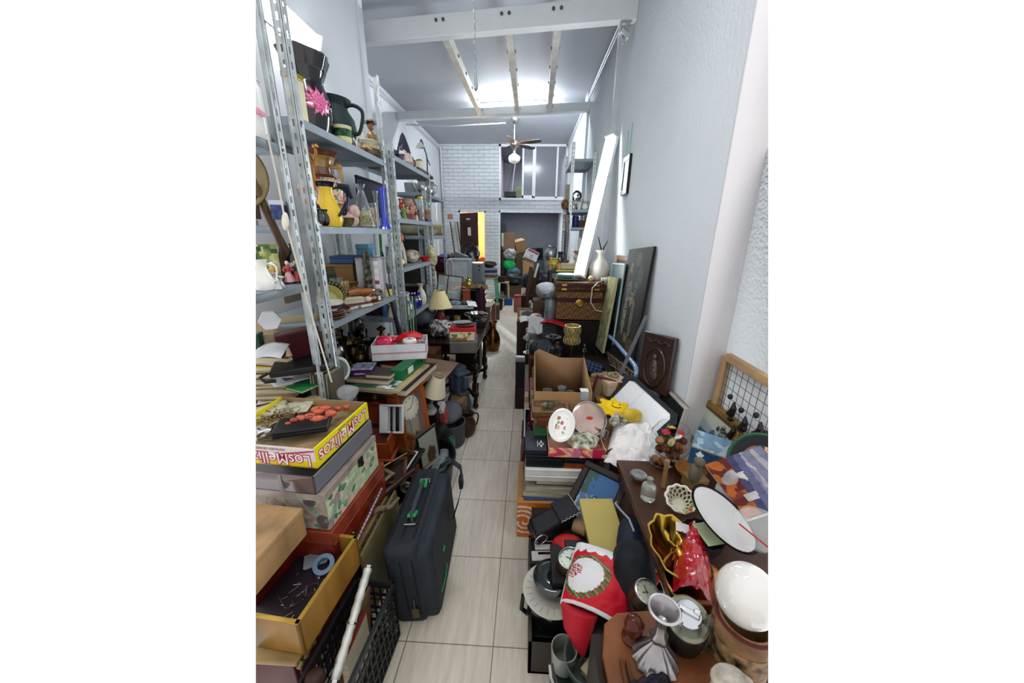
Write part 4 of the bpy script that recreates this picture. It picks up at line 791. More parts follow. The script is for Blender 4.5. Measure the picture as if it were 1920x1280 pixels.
# ---- supports and mantel clock, box
closedbox('bedside_cabinet','dark wooden cabinet under the stack of books','cabinet',.12,.36,.735,(-.98,2.06,.002),0,wood('#2e1a12'),None,.06)
mb=thing('writing_box','orange brown wooden writing box with curved sides','box',(-.92,1.76,.40),R(4))
MW=wood('#8a3e1a',.3)
part('box_body',B().box(.28,.2,.03).box(.28,.012,.10,0,-.094,.0).box(.012,.2,.13,.134).box(.012,.2,.13,-.134).box(.28,.012,.13,0,.094),MW,mb,bev=.003)
part('base_molding',B().box(.31,.23,.015,0,0,-.013),MW,mb,bev=.004); part('slanted_lid',B().box(.25,.01,.1,0,-.02,.05,(R(-40),0,0)),wood('#6a2a14'),mb)
None
for y in (0,): closedbox('stacked_case','black flat case directly under the writing box','case',.28,.2,.07,(-.92,1.78,.312),R(10),mat('#17110f',.4),None,.3)
mc=thing('mantel_clock','dark brown arched mantel clock with a turned finial','clock',(-.905,1.84,.532),R(8))
arch=[(-.10,0)]+[(.10*math.cos(PI-a),.06+.10*math.sin(a)) for a in [PI*i/16 for i in range(17)]]+[(.10,0)]
part('case',B().prism(arch,-.04,.04).warp(lambda x,y,z:(x,z,y)),wood('#4a1c10',.3),mc,bev=.004); part('base',B().box(.25,.1,.03,0,0,-.0),wood('#3a160e',.3),mc,bev=.005)
part('finial',B().lathe([(0,0),(.012,0),(.02,.015),(.012,.03),(.005,.045),(.003,.09),(0,.095)],14,z=.158),wood('#3a1a10'),mc); part('dial',B().mark().lathe([(0,0),(.06,0),(.06,.003)],28).xf((0,-.041,.07),(R(90),0,0)),mat('#6a2c1c',.3),mc)
ct=thing('cassette_tray','white plastic tray with black stripes beside mantel clock','tray',(-.79,1.76,.515),(R(-15),0,R(2)))
part('tray_frame',B().box(.14,.02,.012,.0,0,0).box(.14,.02,.012,0,0,.16).box(.012,.02,.17,.066).box(.05,.02,.17,-.046),mat('#c5c8cc',.4),ct,bev=.003); part('dark_panel',B().box(.012,.01,.15,.0,0,.01).box(.02,.01,.15,.035,0,.01),BLACKG,ct); part('tray_back',B().box(.13,.004,.16,0,.011,.002),'#b9bcc0',ct)
# ---- stack of books with binder
z=.738
BK=[(.34,.46,.04,'#2a1410','big dark brown album at the bottom of the book stack'),(.30,.44,.012,'#b0a070','thin yellowish folder above the dark brown album')]
for (w,d,h,c,l) in BK: book(l,w,d,h,corner(762,744,z,w,d,R(-8)) if z<.74 else (-.845,2.0,z),R(-8),c,'books in the stack under the shoe box'); z+=h
magazine('green_magazine','green and grey glossy magazine sticking out of the book stack','magazine',.27,.2,(-.885,1.89,z),R(-6),group='books in the stack under the shoe box',colf=lambda u,v:['#b9c2c4','#2c5a44','#9aa6aa','#dfe3e4'][int(u*9+v*5)%4] if u>.5 else '#1f4a38',h=.004)
z+=.006
bd=thing('green_binder','green lever arch binder with a white label','binder',(-.76,2.06,z),R(-8))
part('cover',B().box(.08,.34,.068),mat('#16653c',.45,n=.05),bd,bev=.004); part('spine_label',B().box(.001,.07,.04,.0405,-.06,.014),'#d6d8d0',bd); part('finger_ring',B().mark().lathe([(.006,0),(.012,0),(.012,.001),(.006,.001)],16).xf((.0405,.1,.034),(0,R(90),0)),BLACK,bd)
book('thick brown book left of the green binder',.27,.2,.03,(-.93,1.93,z),R(-6),'#5d4838','books in the stack under the shoe box')
book('red and white paperback against the green binder',.15,.16,.03,(-.87,2.14,z),R(-16),'#8a1c1c','books in the stack under the shoe box')
book('dark grey book with embossed cover on top of the brown book',.16,.12,.025,(-.87,1.90,z+.031),R(-4),'#3a322c','books in the stack under the shoe box')
pb=closedbox('purple_box','purple card box lettered on its front edge','box',.12,.12,.045,(-.995,1.93,z+.031),R(10),mat('#4a1a5c',.35,n=.15),mat('#8a90a4',.35,n=.5,ns=30),.1)
marks(10,.075,.012,'#d8c8e0',pb,(-.005,-.0625,.012),0)
one('small_shell',B().ball(.02,.014,.012,0,0,.012),mat('#9aa0a0',.4),'small grey shell beside the red paperback','shell',(-.80,1.955,z+.0),.4)
sb=thing('shoe_box','white open shoe box with two red lines full of red toys','box',(-.845,2.17,z+.069),R(13))
w,d,h=.34,.22,.105
part('box_body',B().box(w,d,.004).box(w,.004,h,0,d/2-.002).box(.004,d,h,w/2-.002).box(.004,d,h,-w/2+.002),mat('#d4d2d6',.6),sb); part('front_panel',B().box(w,.004,h,0,-d/2+.002),mat('#d4d2d6',.6),sb)
part('red_lines',B().box(w+.002,.0006,.003,0,-d/2-.0005,.05).box(w+.002,.0006,.002,0,-d/2-.0005,.044).box(.0006,d,.003,w/2+.0005,0,.05).box(.0006,d,.002,w/2+.0005,0,.044),'#a8203c',sb)
closedbox('board_under_box','flat dark board supporting the shoe box behind the books','board',.3,.2,.066,(-.905,2.28,z+.001),0,wood('#241812'),None,.3)
zt=z+.075
tt=thing('pink_toy','shiny red pink rounded toy case in the shoe box','toy case',rel(sb,-.10,-.02,.01),R(5)); part('shell',B().box(.11,.10,.13),mat('#c8143c',.2,n=.03,coat=.5),tt,bev=.035); part('face_plate',B().box(.07,.004,.05,.005,-.052,.07),mat('#e0486c',.2,coat=.5),tt,bev=.004)
one('red_toy',B().tube([(-.09,0,.07),(-.04,0,.1),(.04,0,.11),(.09,.0,.1)],[.02,.03,.034,.02]).ball(.022,.022,.022,-.1,-.02,.085),mat('#cc1420',.2,n=.03,coat=.5),'bright red tube shaped toy at the back of the shoe box','toy',rel(sb,.05,.06,.005),R(4))
t=thing('china_jar','round white lidded china jar in the shoe box','jar',rel(sb,.06,-.02,.005),0); part('body',B().cyl(.05,.09),mat('#b9a070',.3),t); part('lid',B().lathe([(0,0),(.045,0),(.046,.012),(.04,.02),(0,.022)],28,z=.09),WHITEC,t); part('painted_sprig',B().ball(.012,.008,.001,0,0,.113),'#3a4468',t); part('gilt_band',B().tube([(.05*math.cos(a),.05*math.sin(a),.086) for a in [2*PI*k/24 for k in range(24)]],.002,5,True),BRASS,t)
bag('lilac_beads','bunch of lilac and silver toy beads in the shoe box','beads',.08,.06,.07,rel(sb,-.02,-.05,.01),0,mat('#8a6a94',.3,n=.7,ns=60),7,.5,freq=25)
closedbox('patterned_packet','small patterned packet leaning at the right end of the shoe box','packet',.05,.09,.09,rel(sb,.12,.05,.006),(0,R(10),.2),mat('#b8a8b0',.4,n=.5,ns=50),None,.1)
# wall clock regulator
rg=thing('regulator_clock','orange wooden pendulum wall clock with white dial standing upright','clock',(-.70,1.90,.20),(R(-8),R(2),R(68)))
OW=wood('#96481a',.3)
w,d,h=.24,.08,.52
part('case',B().box(w,.008,h,0,d/2-.004).box(.012,d,h,-w/2+.006).box(.012,d,h,w/2-.006).box(w,d,.012).box(w,d,.012,0,0,h-.012),OW,rg,bev=.002)
part('door_frame',B().box(.03,.016,h,-w/2+.015,-d/2-.004).box(.03,.016,h,w/2-.015,-d/2-.004).box(w-.06,.016,.03,0,-d/2-.004).box(w-.06,.016,.03,0,-d/2-.004,h-.03),OW,rg,bev=.003)
part('crown_molding',B().box(w+.03,d+.03,.025,0,-.01,h),OW,rg,bev=.008); part('base_molding',B().box(w+.02,d+.03,.02,0,-.01,-.02),OW,rg,bev=.006)
dl=part('dial',B().mark().lathe([(0,0),(.075,0),(.078,.004),(.075,.006),(0,.006)],36).xf((0,-.02,h-.12),(R(90),0,0)),mat('#dcd8c4',.4),rg)
nb=B()
for i in range(12): a=PI*i/6; nb.box(.004,.001,.014,.06*math.sin(a),-.027,h-.12+.06*math.cos(a)-.007,(0,a,0))
part('numerals',nb,BLACK,dl,kind='stuff'); part('hands',B().box(.004,.001,.05,.0,-.028,h-.12,(0,.6,0)).box(.005,.001,.035,0,-.028,h-.12,(0,-1.7,0)),BLACK,dl)
part('back_board',B().box(w-.02,.004,h-.03,0,.03,.015),mat('#a8a286',.5),rg); pd=part('pendulum_rod',B().box(.005,.003,.2,0,.0,.12),BRASS,rg); part('pendulum_bob',B().mark().lathe([(0,0),(.03,0),(.03,.006),(0,.01)],24).xf((0,0,.12),(R(90),0,0)),BRASS,rg)
part('door_glass',B().box(w-.06,.003,h-.06,0,-d/2-.004,.03),mat('#e8eeee',.05,n=0,alpha=.05),rg)
# black tub with its contents
tb=thing('black_tub','big black plastic tub on the floor holding the clock','tub',(-.69,1.96,.003))
part('tub_wall',B().mark().lathe([(0,0),(.19,0),(.215,.2),(.225,.205),(.225,.195),(.212,.19),(.18,.008),(0,.008)],36,sy=1.15),mat('#17191b',.4),tb); part('rim',B().tube([(.223*math.cos(a),.223*1.15*math.sin(a),.2) for a in [2*PI*i/40 for i in range(40)]],.006,6,True),mat('#22262a',.35),tb)
picture('glazed_picture','black framed glass picture leaning against the wooden clock',.20,.27,(-.615,1.93,.16),(R(-6),0,R(68)),.014,.012,'#15161a',lambda u,v:'#8e9088' if (u-.6)**2+(v-.3)**2>.06 else '#4a3a28',14,14)
for i,(px,py,l) in enumerate(((848,835,'pale green glass tumbler behind the black framed glass'),(823,868,'small green glass at the front rim of the black tub'))):
    p=PZ(px,py,.12); glassjar('green_tumbler',l,'glass',.05,.09,(p.x,p.y,.10),'cup',m=mat('#4f8a74',.1,n=.05,alpha=.75))
b_=bag('clear_wrap','crumpled clear plastic wrap in the black tub','plastic',.16,.2,.1,(-.60,2.02,.09),0,mat('#9aa8a8',.2,n=.1,alpha=.45),9,.5)
# grey tub behind and things
pot('grey_bucket','grey plastic bucket with a curved lip behind the black tub','bucket','cup',.24,.2,(-.60,2.45,.003),mat('#4c4e54',.45,n=.1),lobes=0)
bag('grey_bag','grey fabric bag lying over the grey bucket','bag',.22,.3,.14,(-.62,2.5,.19),0,mat('#55585f',.7,n=.15),12,.25)
lamp('cream_lamp','tilted lamp with small cream shade behind the wooden clock',.30,.085,.045,.15,(-.70,2.22,.42),(R(4),R(18),0),mat('#d8d0b4',.7,n=.05),mat('#8a8a84',.4))
closedbox('lamp_stand_box','black box carrying the cream shaded lamp','box',.16,.2,.41,(-.72,2.3,.003),0,BLACK,None,.2)
closedbox('red_white_packet','red and white printed packet beside the cream shade','packet',.05,.1,.15,(-.615,2.34,.27),(R(10),R(-12),0),mat('#a84a4a',.4,n=.5,ns=25),mat('#c9c4c0',.4),.3)
bag('dark_lace','black lace bundle under the cream lamp shade','cloth',.1,.14,.12,(-.62,2.24,.17),0,mat('#1a1a1c',.7,n=.6,ns=50),4,.4,freq=20)
closedbox('carton_support','brown carton standing under the packet','carton',.12,.14,.26,(-.60,2.72,.003),0,CARDD,None,.2)
# moai head
mo=thing('moai_statue','blue grey stone head statue with a long nose facing aisle','statue',(-.615,2.86,.0),R(50)); mo.scale=(1.2,1.2,1.12)
MO=mat('#46505e',.7,n=.2,bump=.4,bs=70)
part('torso',B().lathe([(0,0),(.10,0),(.105,.12),(.085,.2),(.06,.24),(0,.25)],20,sy=.8),MO,mo)
part('head',B().mark().box(.12,.13,.26,0,0,.22).warp(lambda x,y,z:(x*(1-.25*(z-.22)),y*(1-.2*(z-.3)),z)),MO,mo,bev=.03,sub=1)
part('brow',B().box(.125,.05,.03,0,-.055,.40),MO,mo,bev=.01); part('nose',B().mark().prism([(-.014,.40),(.014,.40),(.026,.30),(-.026,.30)],-.105,-.05).warp(lambda x,y,z:(x,z,y)),MO,mo,bev=.006)
for s in (-1,1): part('ear',B().box(.014,.035,.12,s*.064,0,.28),MO,mo,bev=.005)
part('chin',B().box(.09,.05,.05,0,-.06,.21),MO,mo,bev=.012)
# clay jug
cj=pot('clay_jug','brown earthenware jug with a wooden handled lifter on floor','jug','pot',.17,.20,(-.50,2.58,.002),mat('#4a352a',.45,n=.3),rot=R(40),handle=mat('#3a281e',.4))
part('iron_hoop',B().tube([(-.06,0,.19),(0,0,.27),(.06,0,.19)],.003),IRON,cj); part('wooden_grip',B().tube([(-.0,0,.27),(.0,.0,.35)],[.012,.014]),wood('#9a7450'),cj)
# carved table
ct=thing('carved_table','dark carved baroque table with scrolled legs by the aisle','table',(-.72,3.42,0))
DK=wood('#241612',.25)
part('table_top',B().box(.56,.86,.03,0,0,.66),DK,ct,bev=.008); part('apron',B().box(.5,.8,.09,0,0,.57),DK,ct,bev=.006)
def scroll(cx,cy,cz,r,turn,ax=0,n=16,rad=.018):
    out=[]
    for i in range(n+1): a=turn*1.6*PI*i/n; q=r*(1-.7*i/n); out.append((cx,cy+q*math.cos(a),cz+q*math.sin(a)))
    return out
for sy in (-1,1):
    for sx in (-1,1):
        b=B(); X=sx*.23;Yc=sy*.37
        b.tube(scroll(X,Yc,.50,.07,1)+[],.022,8).tube([(X,Yc+.07,.50),(X,Yc+.05,.36),(X,Yc-.02,.3)],[.022,.026,.02]).tube(scroll(X,Yc,.24,.08,-1),.024,8).tube([(X,Yc+.08,.24),(X,Yc+.04,.1),(X,Yc-.01,.06)],[.024,.02,.02]).tube(scroll(X,Yc,.05,.045,1),.018,8).ball(.03,.03,.03,X,Yc,.03)
        lg=part('leg',b,DK,ct); part('leaf_carving',B().ball(.02,.035,.05,X+sx*.02,Yc,.42).ball(.018,.03,.04,X+sx*.02,Yc,.15).ball(.018,.018,.018,X+.02,Yc-.03,.36),mat('#33241c',.2,coat=.4),lg)
part('stretcher',B().tube([(-.23,-.37,.12),(0,0,.16),(.23,.37,.12)],.018).tube([(.23,-.37,.12),(0,0,.16),(-.23,.37,.12)],.018),DK,ct)
zt=.692
gb=closedbox('grey_metal_box','dull grey metal deed box on the carved table','box',.22,.24,.10,corner(893,662,zt,.22,.24,R(5)),R(5),mat('#5d5d58',.5,.3,n=.2),mat('#6c6c66',.5,.3,n=.2),.2)
rb=closedbox('red_biscuit_box','red biscuit tin with printed pictures on the grey deed box','tin',.21,.2,.11,(gb.location.x-.005,gb.location.y+.0,zt+.104),R(5),mat('#b8b09c',.4,n=.1),mat('#b01820',.3),.3)
part('printed_side',B('#fff').grid(lambda u,v:(-.1+.2*u,-.1015,.004+.07*v),20,8,blobs('#c9c2a8',['#a8a83c','#b03028','#7a6a3c','#d8d4c4'],6,18,.1,.25,2)),PAINT,rb); text('5',.05,'#b02028',rb,(.02,-.1025,.04),(R(90),0,0)); part('tin_red_end',B().box(.001,.196,.07,.1055,0,.003),mat('#b01820',.3),rb)
pm=plate('oval_mirror','oval framed mirror lying on the red biscuit tin','mirror',.17,(gb.location.x-.02,gb.location.y+.02,zt+.23),R(20),mat('#a8b4b8',.15,.6),None,.008,'#8a7448',None,.7)
plate('brown_dish','brown wooden dish under the oval mirror on the red tin','dish',.17,(gb.location.x+.02,gb.location.y+.0,zt+.216),0,wood('#5a4028'),None,.01,None)
pot('silver_basket_bowl','shiny silver bowl at the far corner of carved table','bowl','bowl',.18,.08,(-.56,3.68,zt+.06),mat('#c0c0be',.15,1,n=.1),handle=(SILVER,2),hz=(.9,.5)); 
closedbox('black_box','black box under the silver bowl on the carved table','box',.2,.2,.06,(-.55,3.68,zt),0,BLACK,None,.2)
bag('crystal_heap','heap of crystal glass pieces in front of the large cream lamp','glassware',.22,.2,.16,(-.84,3.22,zt),0,mat('#b8b0b0',.15,n=.8,ns=40,coat=.5),17,.5,freq=22)
lb=closedbox('leather_box','brown leather box carrying the crystal heap','box',.2,.2,.13,(-.88,2.86,.54),0,mat('#5a3018',.4,n=.3),None,.3); 
closedbox('carton_under_leather_box','plain brown carton under the leather box','carton',.2,.22,.535,(-.88,2.86,.003),0,CARDD,None,.1)
bg=lamp('large_cream_lamp','table lamp with a large conical cream shade on carved table',.40,.13,.055,.175,(-.92,3.52,zt),0,mat('#d6c796',.75,n=.03),wood('#5a1c14'),'vase',.12)
one('cardboard_flap',B().box(.3,.36,.006),mat('#8e7460',.8,n=.1),'loose flat sheet of brown cardboard between lamp and clock','cardboard',(-.75,2.55,.60),(R(6),R(4),R(-10)))
closedbox('flap_support_crate','black crate under the sheet of brown cardboard','crate',.26,.26,.575,(-.86,2.6,.003),0,BLACK,None,.2)
one('shuttle_cock',B().lathe([(0,0),(.02,.01),(.024,.03),(.012,.06),(.02,.09)],14,r=(R(180),0,0)),mat('#8a8f98',.4),'small grey bell shaped tool hanging below the cardboard sheet','tool',(-.70,2.44,.585))
# brass vase and ball on the floor
pot('tall_brass_vase','tall brass vase with ring base standing on the floor','vase','vase',.22,.44,(-.50,4.85,.002),mat('#8a5f34',.25,1,n=.35),foot=COPPER)
one('yellow_ball',B().lathe([(0,0),(.035,.01),(.05,.05),(.045,.12),(.03,.17),(0,.18)],18),mat('#a8b838',.3),'yellow green glass vessel beside the tall brass vase','vessel',(-.60,4.35,.002))
# ---- pile on rack level at the left edge: papers, boxes, album
zs=.88
closedbox('document_chest','dark chest under the papers behind the yellow pastry box','chest',.34,.26,.86,(-1.36,1.66,.003),0,mat('#2a221c',.6),None,.1)
z=.865; 
items=[(.42,.34,.02,'#8a7a5c','long paper bundle at the bottom of the left paper pile'),(.42,.32,.018,'#b9a98c','pale paper bundle second from the bottom of left pile'),(.40,.30,.02,'#7c5a44','brown folder in the left paper pile'),(.40,.30,.022,'#a89a80','grey beige folder in the left paper pile'),(.36,.28,.03,'#5a4a3a','brown flat box above the paper folders'),(.34,.27,.03,'#c8b43c','yellow edged flat box in the left pile'),(.33,.26,.05,'#4a3a34','dark patterned wooden box in the left pile'),(.32,.26,.05,'#b8823a','honey coloured wooden box on top of the left pile')]
for i,(w,d,h,c,l) in enumerate(items):
    book(l,w,d,h,(-1.37+.006*i,1.62+.01*i,z),R(8-i*2+(i%3)*4),c,'flat boxes and folders piled on the left',name='flat_box' if i>3 else 'paper_folder'); z+=h+.0005
bd_=one('folded_paper',B('#e0e0e0').grid(lambda u,v:((u-.5)*.13,(v-.5)*.15,.02*math.sin(3*u)+.03*(1-v)),8,8),mat('#d6d8dc',.6),'white folded paper hanging over the honey coloured box','paper',(-1.2,1.47,z-.01),(R(20),0,R(20)),sol=.001)
hx=thing('hexagonal_box','white hexagonal box lid standing on its side','box',PY(506,600,1.46),(R(90),0,R(35)))
part('lid',B().cyl(.045,.02,n=6),mat('#ccd0d6',.3),hx,bev=.003); part('box_body',B().cyl(.043,.03,z=-.03,n=6),mat('#b8bcc0',.4),hx)
closedbox('green_round_tin','dark green tin beside the hexagonal box','tin',.05,.05,.08,(-1.30,1.52,z),.3,mat('#123a2a',.4),None,.2)
al=thing('maroon_album','maroon leather album leaning on a beige folder by the rack post','album',PY(566,650,1.62),(R(12),R(-8),R(35))); 
part('cover',B().box(.19,.05,.15,0,0,-.05),mat('#3c1218',.35,n=.15),al,bev=.006); part('gilt_line',B().box(.002,.052,.15,.07,-.001,-.05),mat('#a89a80',.4),al)
fo=thing('beige_folder','large beige card folder behind the maroon album','folder',PY(560,660,1.72),(R(14),0,R(30))); part('card_cover',B().box(.32,.004,.24,0,0,-.02),mat('#a8987a',.7,n=.1),fo); part('card_flap',B().box(.3,.004,.2,0,-.02,-.02,(R(18),0,0)),mat('#bcae90',.7,n=.1),fo)
bc=thing('black_case_open','open black document case under the maroon album','case',PZ(565,690,1.0),R(28)); part('case_body',B().box(.24,.2,.035),mat('#15171a',.4),bc,bev=.01); part('case_flap',B().tube([(-.12,-.1,.03),(-.15,-.12,.02),(-.13,-.13,.0),(-.09,-.12,-.005)],.008),mat('#15171a',.4),bc)
None
# vertical records beside the rack
rcds=[('#8a8468'),('#7a7a6c'),('#4a3a38'),('#a89c84'),('#15151a'),('#6e705c'),('#94907c'),('#5c5248')]
for i,c in enumerate(rcds):
    one('record_sleeve',B().box(.007,.12,.28),mat(c,.7,n=.2),['beige','grey','brown','cream','black','olive','pale grey','umber'][i]+' record sleeve standing in the row beside the rack post','record sleeve',(-1.075+.0135*i,1.585,.70),(0,R(3),R(-4)),'record sleeves in the row by the rack post')
None
ga=book('bright green notebook at the back of the pastry box',.12,.16,.012,PZ(578,722,.92),R(-20),'#1a7a40',name='notebook')
magazine('blue_leaflet','blue and white leaflet beside the green notebook','leaflet',.10,.16,PZ(545,712,.95),R(-40),colf=lambda u,v:'#2c4a88' if .3<v<.6 and u<.6 else '#c6ccd4')
fn_=thing('hand_mirror','grey and white oval hand mirror leaning by the metalware','mirror',PY(636,692,1.75),(R(70),0,R(40))); part('mirror_frame',B().lathe([(0,0),(.05,0),(.055,.008),(.05,.016),(0,.016)],28,sy=1.3),mat('#c4ccc8',.4),fn_); part('mirror_glass',B().lathe([(0,.0165),(.042,.0165)],28,sy=1.3),mat('#4a5450',.2,.3),fn_)
one('black_umbrella',B().tube([(0,0,0),(.0,-.02,.3),(0,-.05,.62)],[.012,.022,.01]).tube([(0,-.05,.62),(0,-.06,.72)],.006),mat('#1c2028',.6),'folded black umbrella leaning beside the far rack post','umbrella',(-.985,2.64,.60),(R(8),R(-4),0))
# ================================================================ right side
def wob(x,y,s=0): return noise.noise(Vector((x,y,s)))
# ---- supports
t=thing('long_trestle_table','dark wooden table under the near right pile','table',(.74,.93,0))
part('table_top',B().box(.56,1.10,.03,0,0,.56),wood('#4a2c1c'),t,bev=.004)
for sx in (-1,1):
    for sy in (-1,1): part('leg',B().box(.05,.05,.56,sx*.24,sy*.5,0),wood('#3a2014'),t)
T=.592
closedbox('tall_carton','brown carton under the white board and bags','carton',.38,.36,.48,(.64,1.90,.003),0,CARDD,None,.1)
# ---- cardboard box of glasses
sup=closedbox('lower_carton','big brown carton under the open cardboard box','carton',.36,.42,.50,(.235,2.16,.003),0,CARDD,None,.1)
cb=thing('cardboard_box','open brown cardboard box holding glassware','box',(.235,2.14,.505))
w,d,h=.35,.38,.22; CI=mat('#8e6c4e',.85,n=.08)
part('box_body',B().box(w,d,.005).box(w,.005,h,0,-d/2),CARD,cb)
part('side_wall',B().add([(-w/2,-d/2,0),(-w/2,d/2,0),(-w/2,d/2,h+.13),(-w/2,-d/2,h)],[(0,1,2,3)]),mat('#a08256',.85,n=.08),cb,sol=.005)
part('side_wall',B().add([(w/2,-d/2,0),(w/2,d/2,0),(w/2,d/2,h+.10),(w/2,-d/2,h)],[(0,1,2,3)]),mat('#a08256',.85,n=.08),cb,sol=.005)
part('back_wall',B().add([(-w/2,d/2,0),(w/2,d/2,0),(w/2,d/2,h+.09),(0,d/2,h+.09),(-w/2+.03,d/2,h+.15),(-w/2,d/2,h+.13)],[(0,1,2,3,4,5)]),CI,cb,sol=.005)
part('tape_strip',B().box(.05,.0015,.06,.13,-d/2-.004,h-.05).box(.05,.05,.0015,.13,-d/2+.02,h+.008),mat('#aab4b6',.4),cb)
for i,(x,y,k,dd,hh,l) in enumerate(((-.10,-.04,'cup',.07,.11,'clear tumbler at the left in the cardboard box'),(-.02,-.06,'bowl',.13,.07,'wide clear glass bowl in the middle of the cardboard box'),(.07,.02,'goblet',.07,.12,'clear stemmed glass at the right in the cardboard box'),(-.08,.08,'cup',.07,.10,'clear tumbler at the back left in the cardboard box'),(.02,.09,'jug',.09,.12,'clear glass jug at the back of the cardboard box'),(.11,-.08,'goblet',.06,.10,'small clear glass at the front right in cardboard box'))):
    glassjar('clear_glass',l,'glass',dd,hh,(.235+x,2.14+y,.512),k,m=mat('#e8f0f2',.05,n=0,trans=.85),group='glassware in the cardboard box')
# ---- stack at the aisle: cartons, boxes
oc=thing('orange_carton','orange carton with white swirl on the floor by the aisle','carton',(.13,1.73,.003))
part('box_body',B().box(.32,.36,.24),mat('#a87848',.7,n=.08),oc,bev=.002)
part('printed_front',B('#fff').grid(lambda u,v:(-.16+.32*u,-.1805,.002+.236*v),60,46,lambda u,v:'#d8cfc6' if any(abs(math.hypot((u-.12),(v-.45)*.8)-r-.03*math.atan2(v-.45,u-.12))<.022 for r in (.10,.2,.3)) and u<.42 else '#d06c1c'),PAINT,oc)
text('PLAYER',.022,'#5a3018',oc,(.06,-.182,.2),(R(90),0,0),sx=1.2); part('side_print',B().box(.001,.34,.22,-.1605,0,.01),'#b06020',oc)
z=.246
for (w,d,h,c,l,x,y,r) in ((.34,.30,.006,'#2c4a78','blue paper folder on the orange carton',.17,1.72,2),(.33,.28,.03,'#8a8070','grey beige paper bundle above the orange carton',.165,1.72,-2),(.30,.27,.02,'#a09a8c','pale paper bundle under the dark brown case',.16,1.73,1),(.26,.22,.04,'#2a1410','dark brown flat case in the aisle stack',.20,1.73,0)):
    book(l,w,d,h,(x,y,z),R(r),c,name='paper_bundle'); z+=h+.0005
wb1=closedbox('white_flat_box','white flat gift box in the aisle stack','box',.30,.26,.035,(.16,1.73,z),0,mat('#cfccc8',.5),None,.3); z+=.036
wb2=closedbox('white_flat_box','upper white flat box just under the black cases','box',.31,.26,.04,(.165,1.735,z),R(1),mat('#d9d8d4',.5),None,.3); z+=.041
bk=closedbox('black_flat_case','long black case under the watch box','case',.21,.25,.075,(.115,1.745,z),0,mat('#12151b',.35),None,.3)
og=closedbox('orange_brown_case','black case with an orange wooden front beside the long black case','case',.15,.25,.06,(.30,1.745,z),0,wood('#8a4416',.3),mat('#14171f',.35),.45); z2=z+.076
wt=closedbox('watch_box','dark navy watch box with a white wristwatch drawing','box',.12,.12,.035,(.065,1.68,z2),0,mat('#141a26',.35),None,.4,bev=.004)
wp=part('watch_drawing',B().mark().lathe([(.010,0),(.015,0),(.015,.0008),(.010,.0008)],20).box(.008,.018,.0008,0,.023,0).box(.008,.018,.0008,0,-.023,0).box(.008,.001,.0008,.003,0,0),'#c9ccd0',wt,loc=(.03,.0,.0352))
marks(9,.06,.006,'#c9ccd0',wt,(.008,.0,.0356),(R(-90),0,R(-90)))
closedbox('green_box','small green box behind the watch box','box',.09,.08,.045,(.10,1.80,z2),0,mat('#1c4a30',.4),None,.3)
nv=closedbox('navy_flat_case','navy blue flat case directly under the pink cake box','case',.30,.26,.012,(.285,1.75,z+.0625),0,mat('#101a34',.4),None,.3)
# pink cake box
pk=thing('pink_cake_box','pink cake box with swirl print holding a plate and a pan','box',(.285,1.755,z2+.0),R(0))
w,d,h=.30,.28,.055
part('box_body',B().box(w,d,.004).box(w,.004,h,0,d/2).box(.004,d,h,w/2).box(.004,d,h,-w/2),mat('#c9907a',.6),pk)
def swirl(u,v):
    x=(u-.5)*5.4; y=v-.5; r=math.hypot(x,y); a=math.atan2(y,x)
    if r<.46: return '#8a2a4a' if (r*7-a/(2*PI)*1.0)%1<.35 else '#d98aa4'
    k=math.sin(x*2.2+math.sin(y*4+x)*1.4)
    if u>.78: return '#b81c44' if k<.4 else '#d8a05a'
    return '#c23a5c' if k>.6 else ('#e0a060' if k>.0 else ('#e8b890' if k>-.6 else '#d87a90'))
part('front_panel',B('#fff').grid(lambda u,v:(-w/2+w*u,-d/2,h*v),110,22,swirl),PAINT,pk,sol=.004)
zz=z2+.006
pl=thing('floral_plate','white oval porcelain plate with painted roses standing in the pink box','plate',PY(1053,797,1.69),(R(48),R(10),R(-12)))
part('dish',B().lathe([(0,0),(.05,0),(.068,.010),(.072,.012),(.066,.014),(.05,.004),(0,.004)],40,sy=1.3),WHITEC,pl)
part('painted_roses',B('#f0f0ee').grid(lambda u,v:(.048*math.sqrt(v)*math.cos(2*PI*u),.066*math.sqrt(v)*math.sin(2*PI*u),.0048),60,20,lambda u,v:(lambda a,b:blobs('#ecece8',['#c06a5a','#d8b0a0','#6a7a50','#b8505a','#e0d0c0','#8a8a60'],31,30,.04,.1)(a,b) if abs(a-.45)<.3 and abs(b-.5)<.34 else '#ecece8')(.5+.5*math.sqrt(v)*math.cos(2*PI*u),.5+.5*math.sqrt(v)*math.sin(2*PI*u))),GLAZE,pl)
pn=thing('steel_pan','round stainless pan bottom up with red emblem in the pink box','pan',PY(1105,784,1.79),(R(46),R(4),R(4)))
part('pan_body',B().lathe([(0,.005),(.085,.005),(.098,.0),(.1,-.006),(.1,-.04),(.094,-.04),(.094,-.008)],40),mat('#b09a92',.18,1,n=.15),pn); part('rim',B().tube([(.1*math.cos(a),.1*math.sin(a),-.004) for a in [2*PI*i/36 for i in range(36)]],.004,6,True),SILVER,pn); part('red_emblem',B().lathe([(0,.0065),(.02,.0065),(.02,.0055)],20,sy=.5),'#c03018',pn)
mg=one('steel_jug',B().lathe([(.035,0),(.038,.02),(.036,.1),(.034,.1)],24,sy=.6).tube([(.03,0,.09),(.05,0,.08),(.05,0,.03),(.035,0,.02)],.004),SILVER,'narrow shiny steel jug beside the stainless pan','jug',(.42,1.76,zz),(0,R(8),0))
bag('fruit_wrap','green and white fruit printed wrap under the steel pan','wrapping',.18,.16,.09,(.33,1.70,zz),0,mat('#c9cbb0',.4,n=.7,ns=28),14,.35,freq=14)
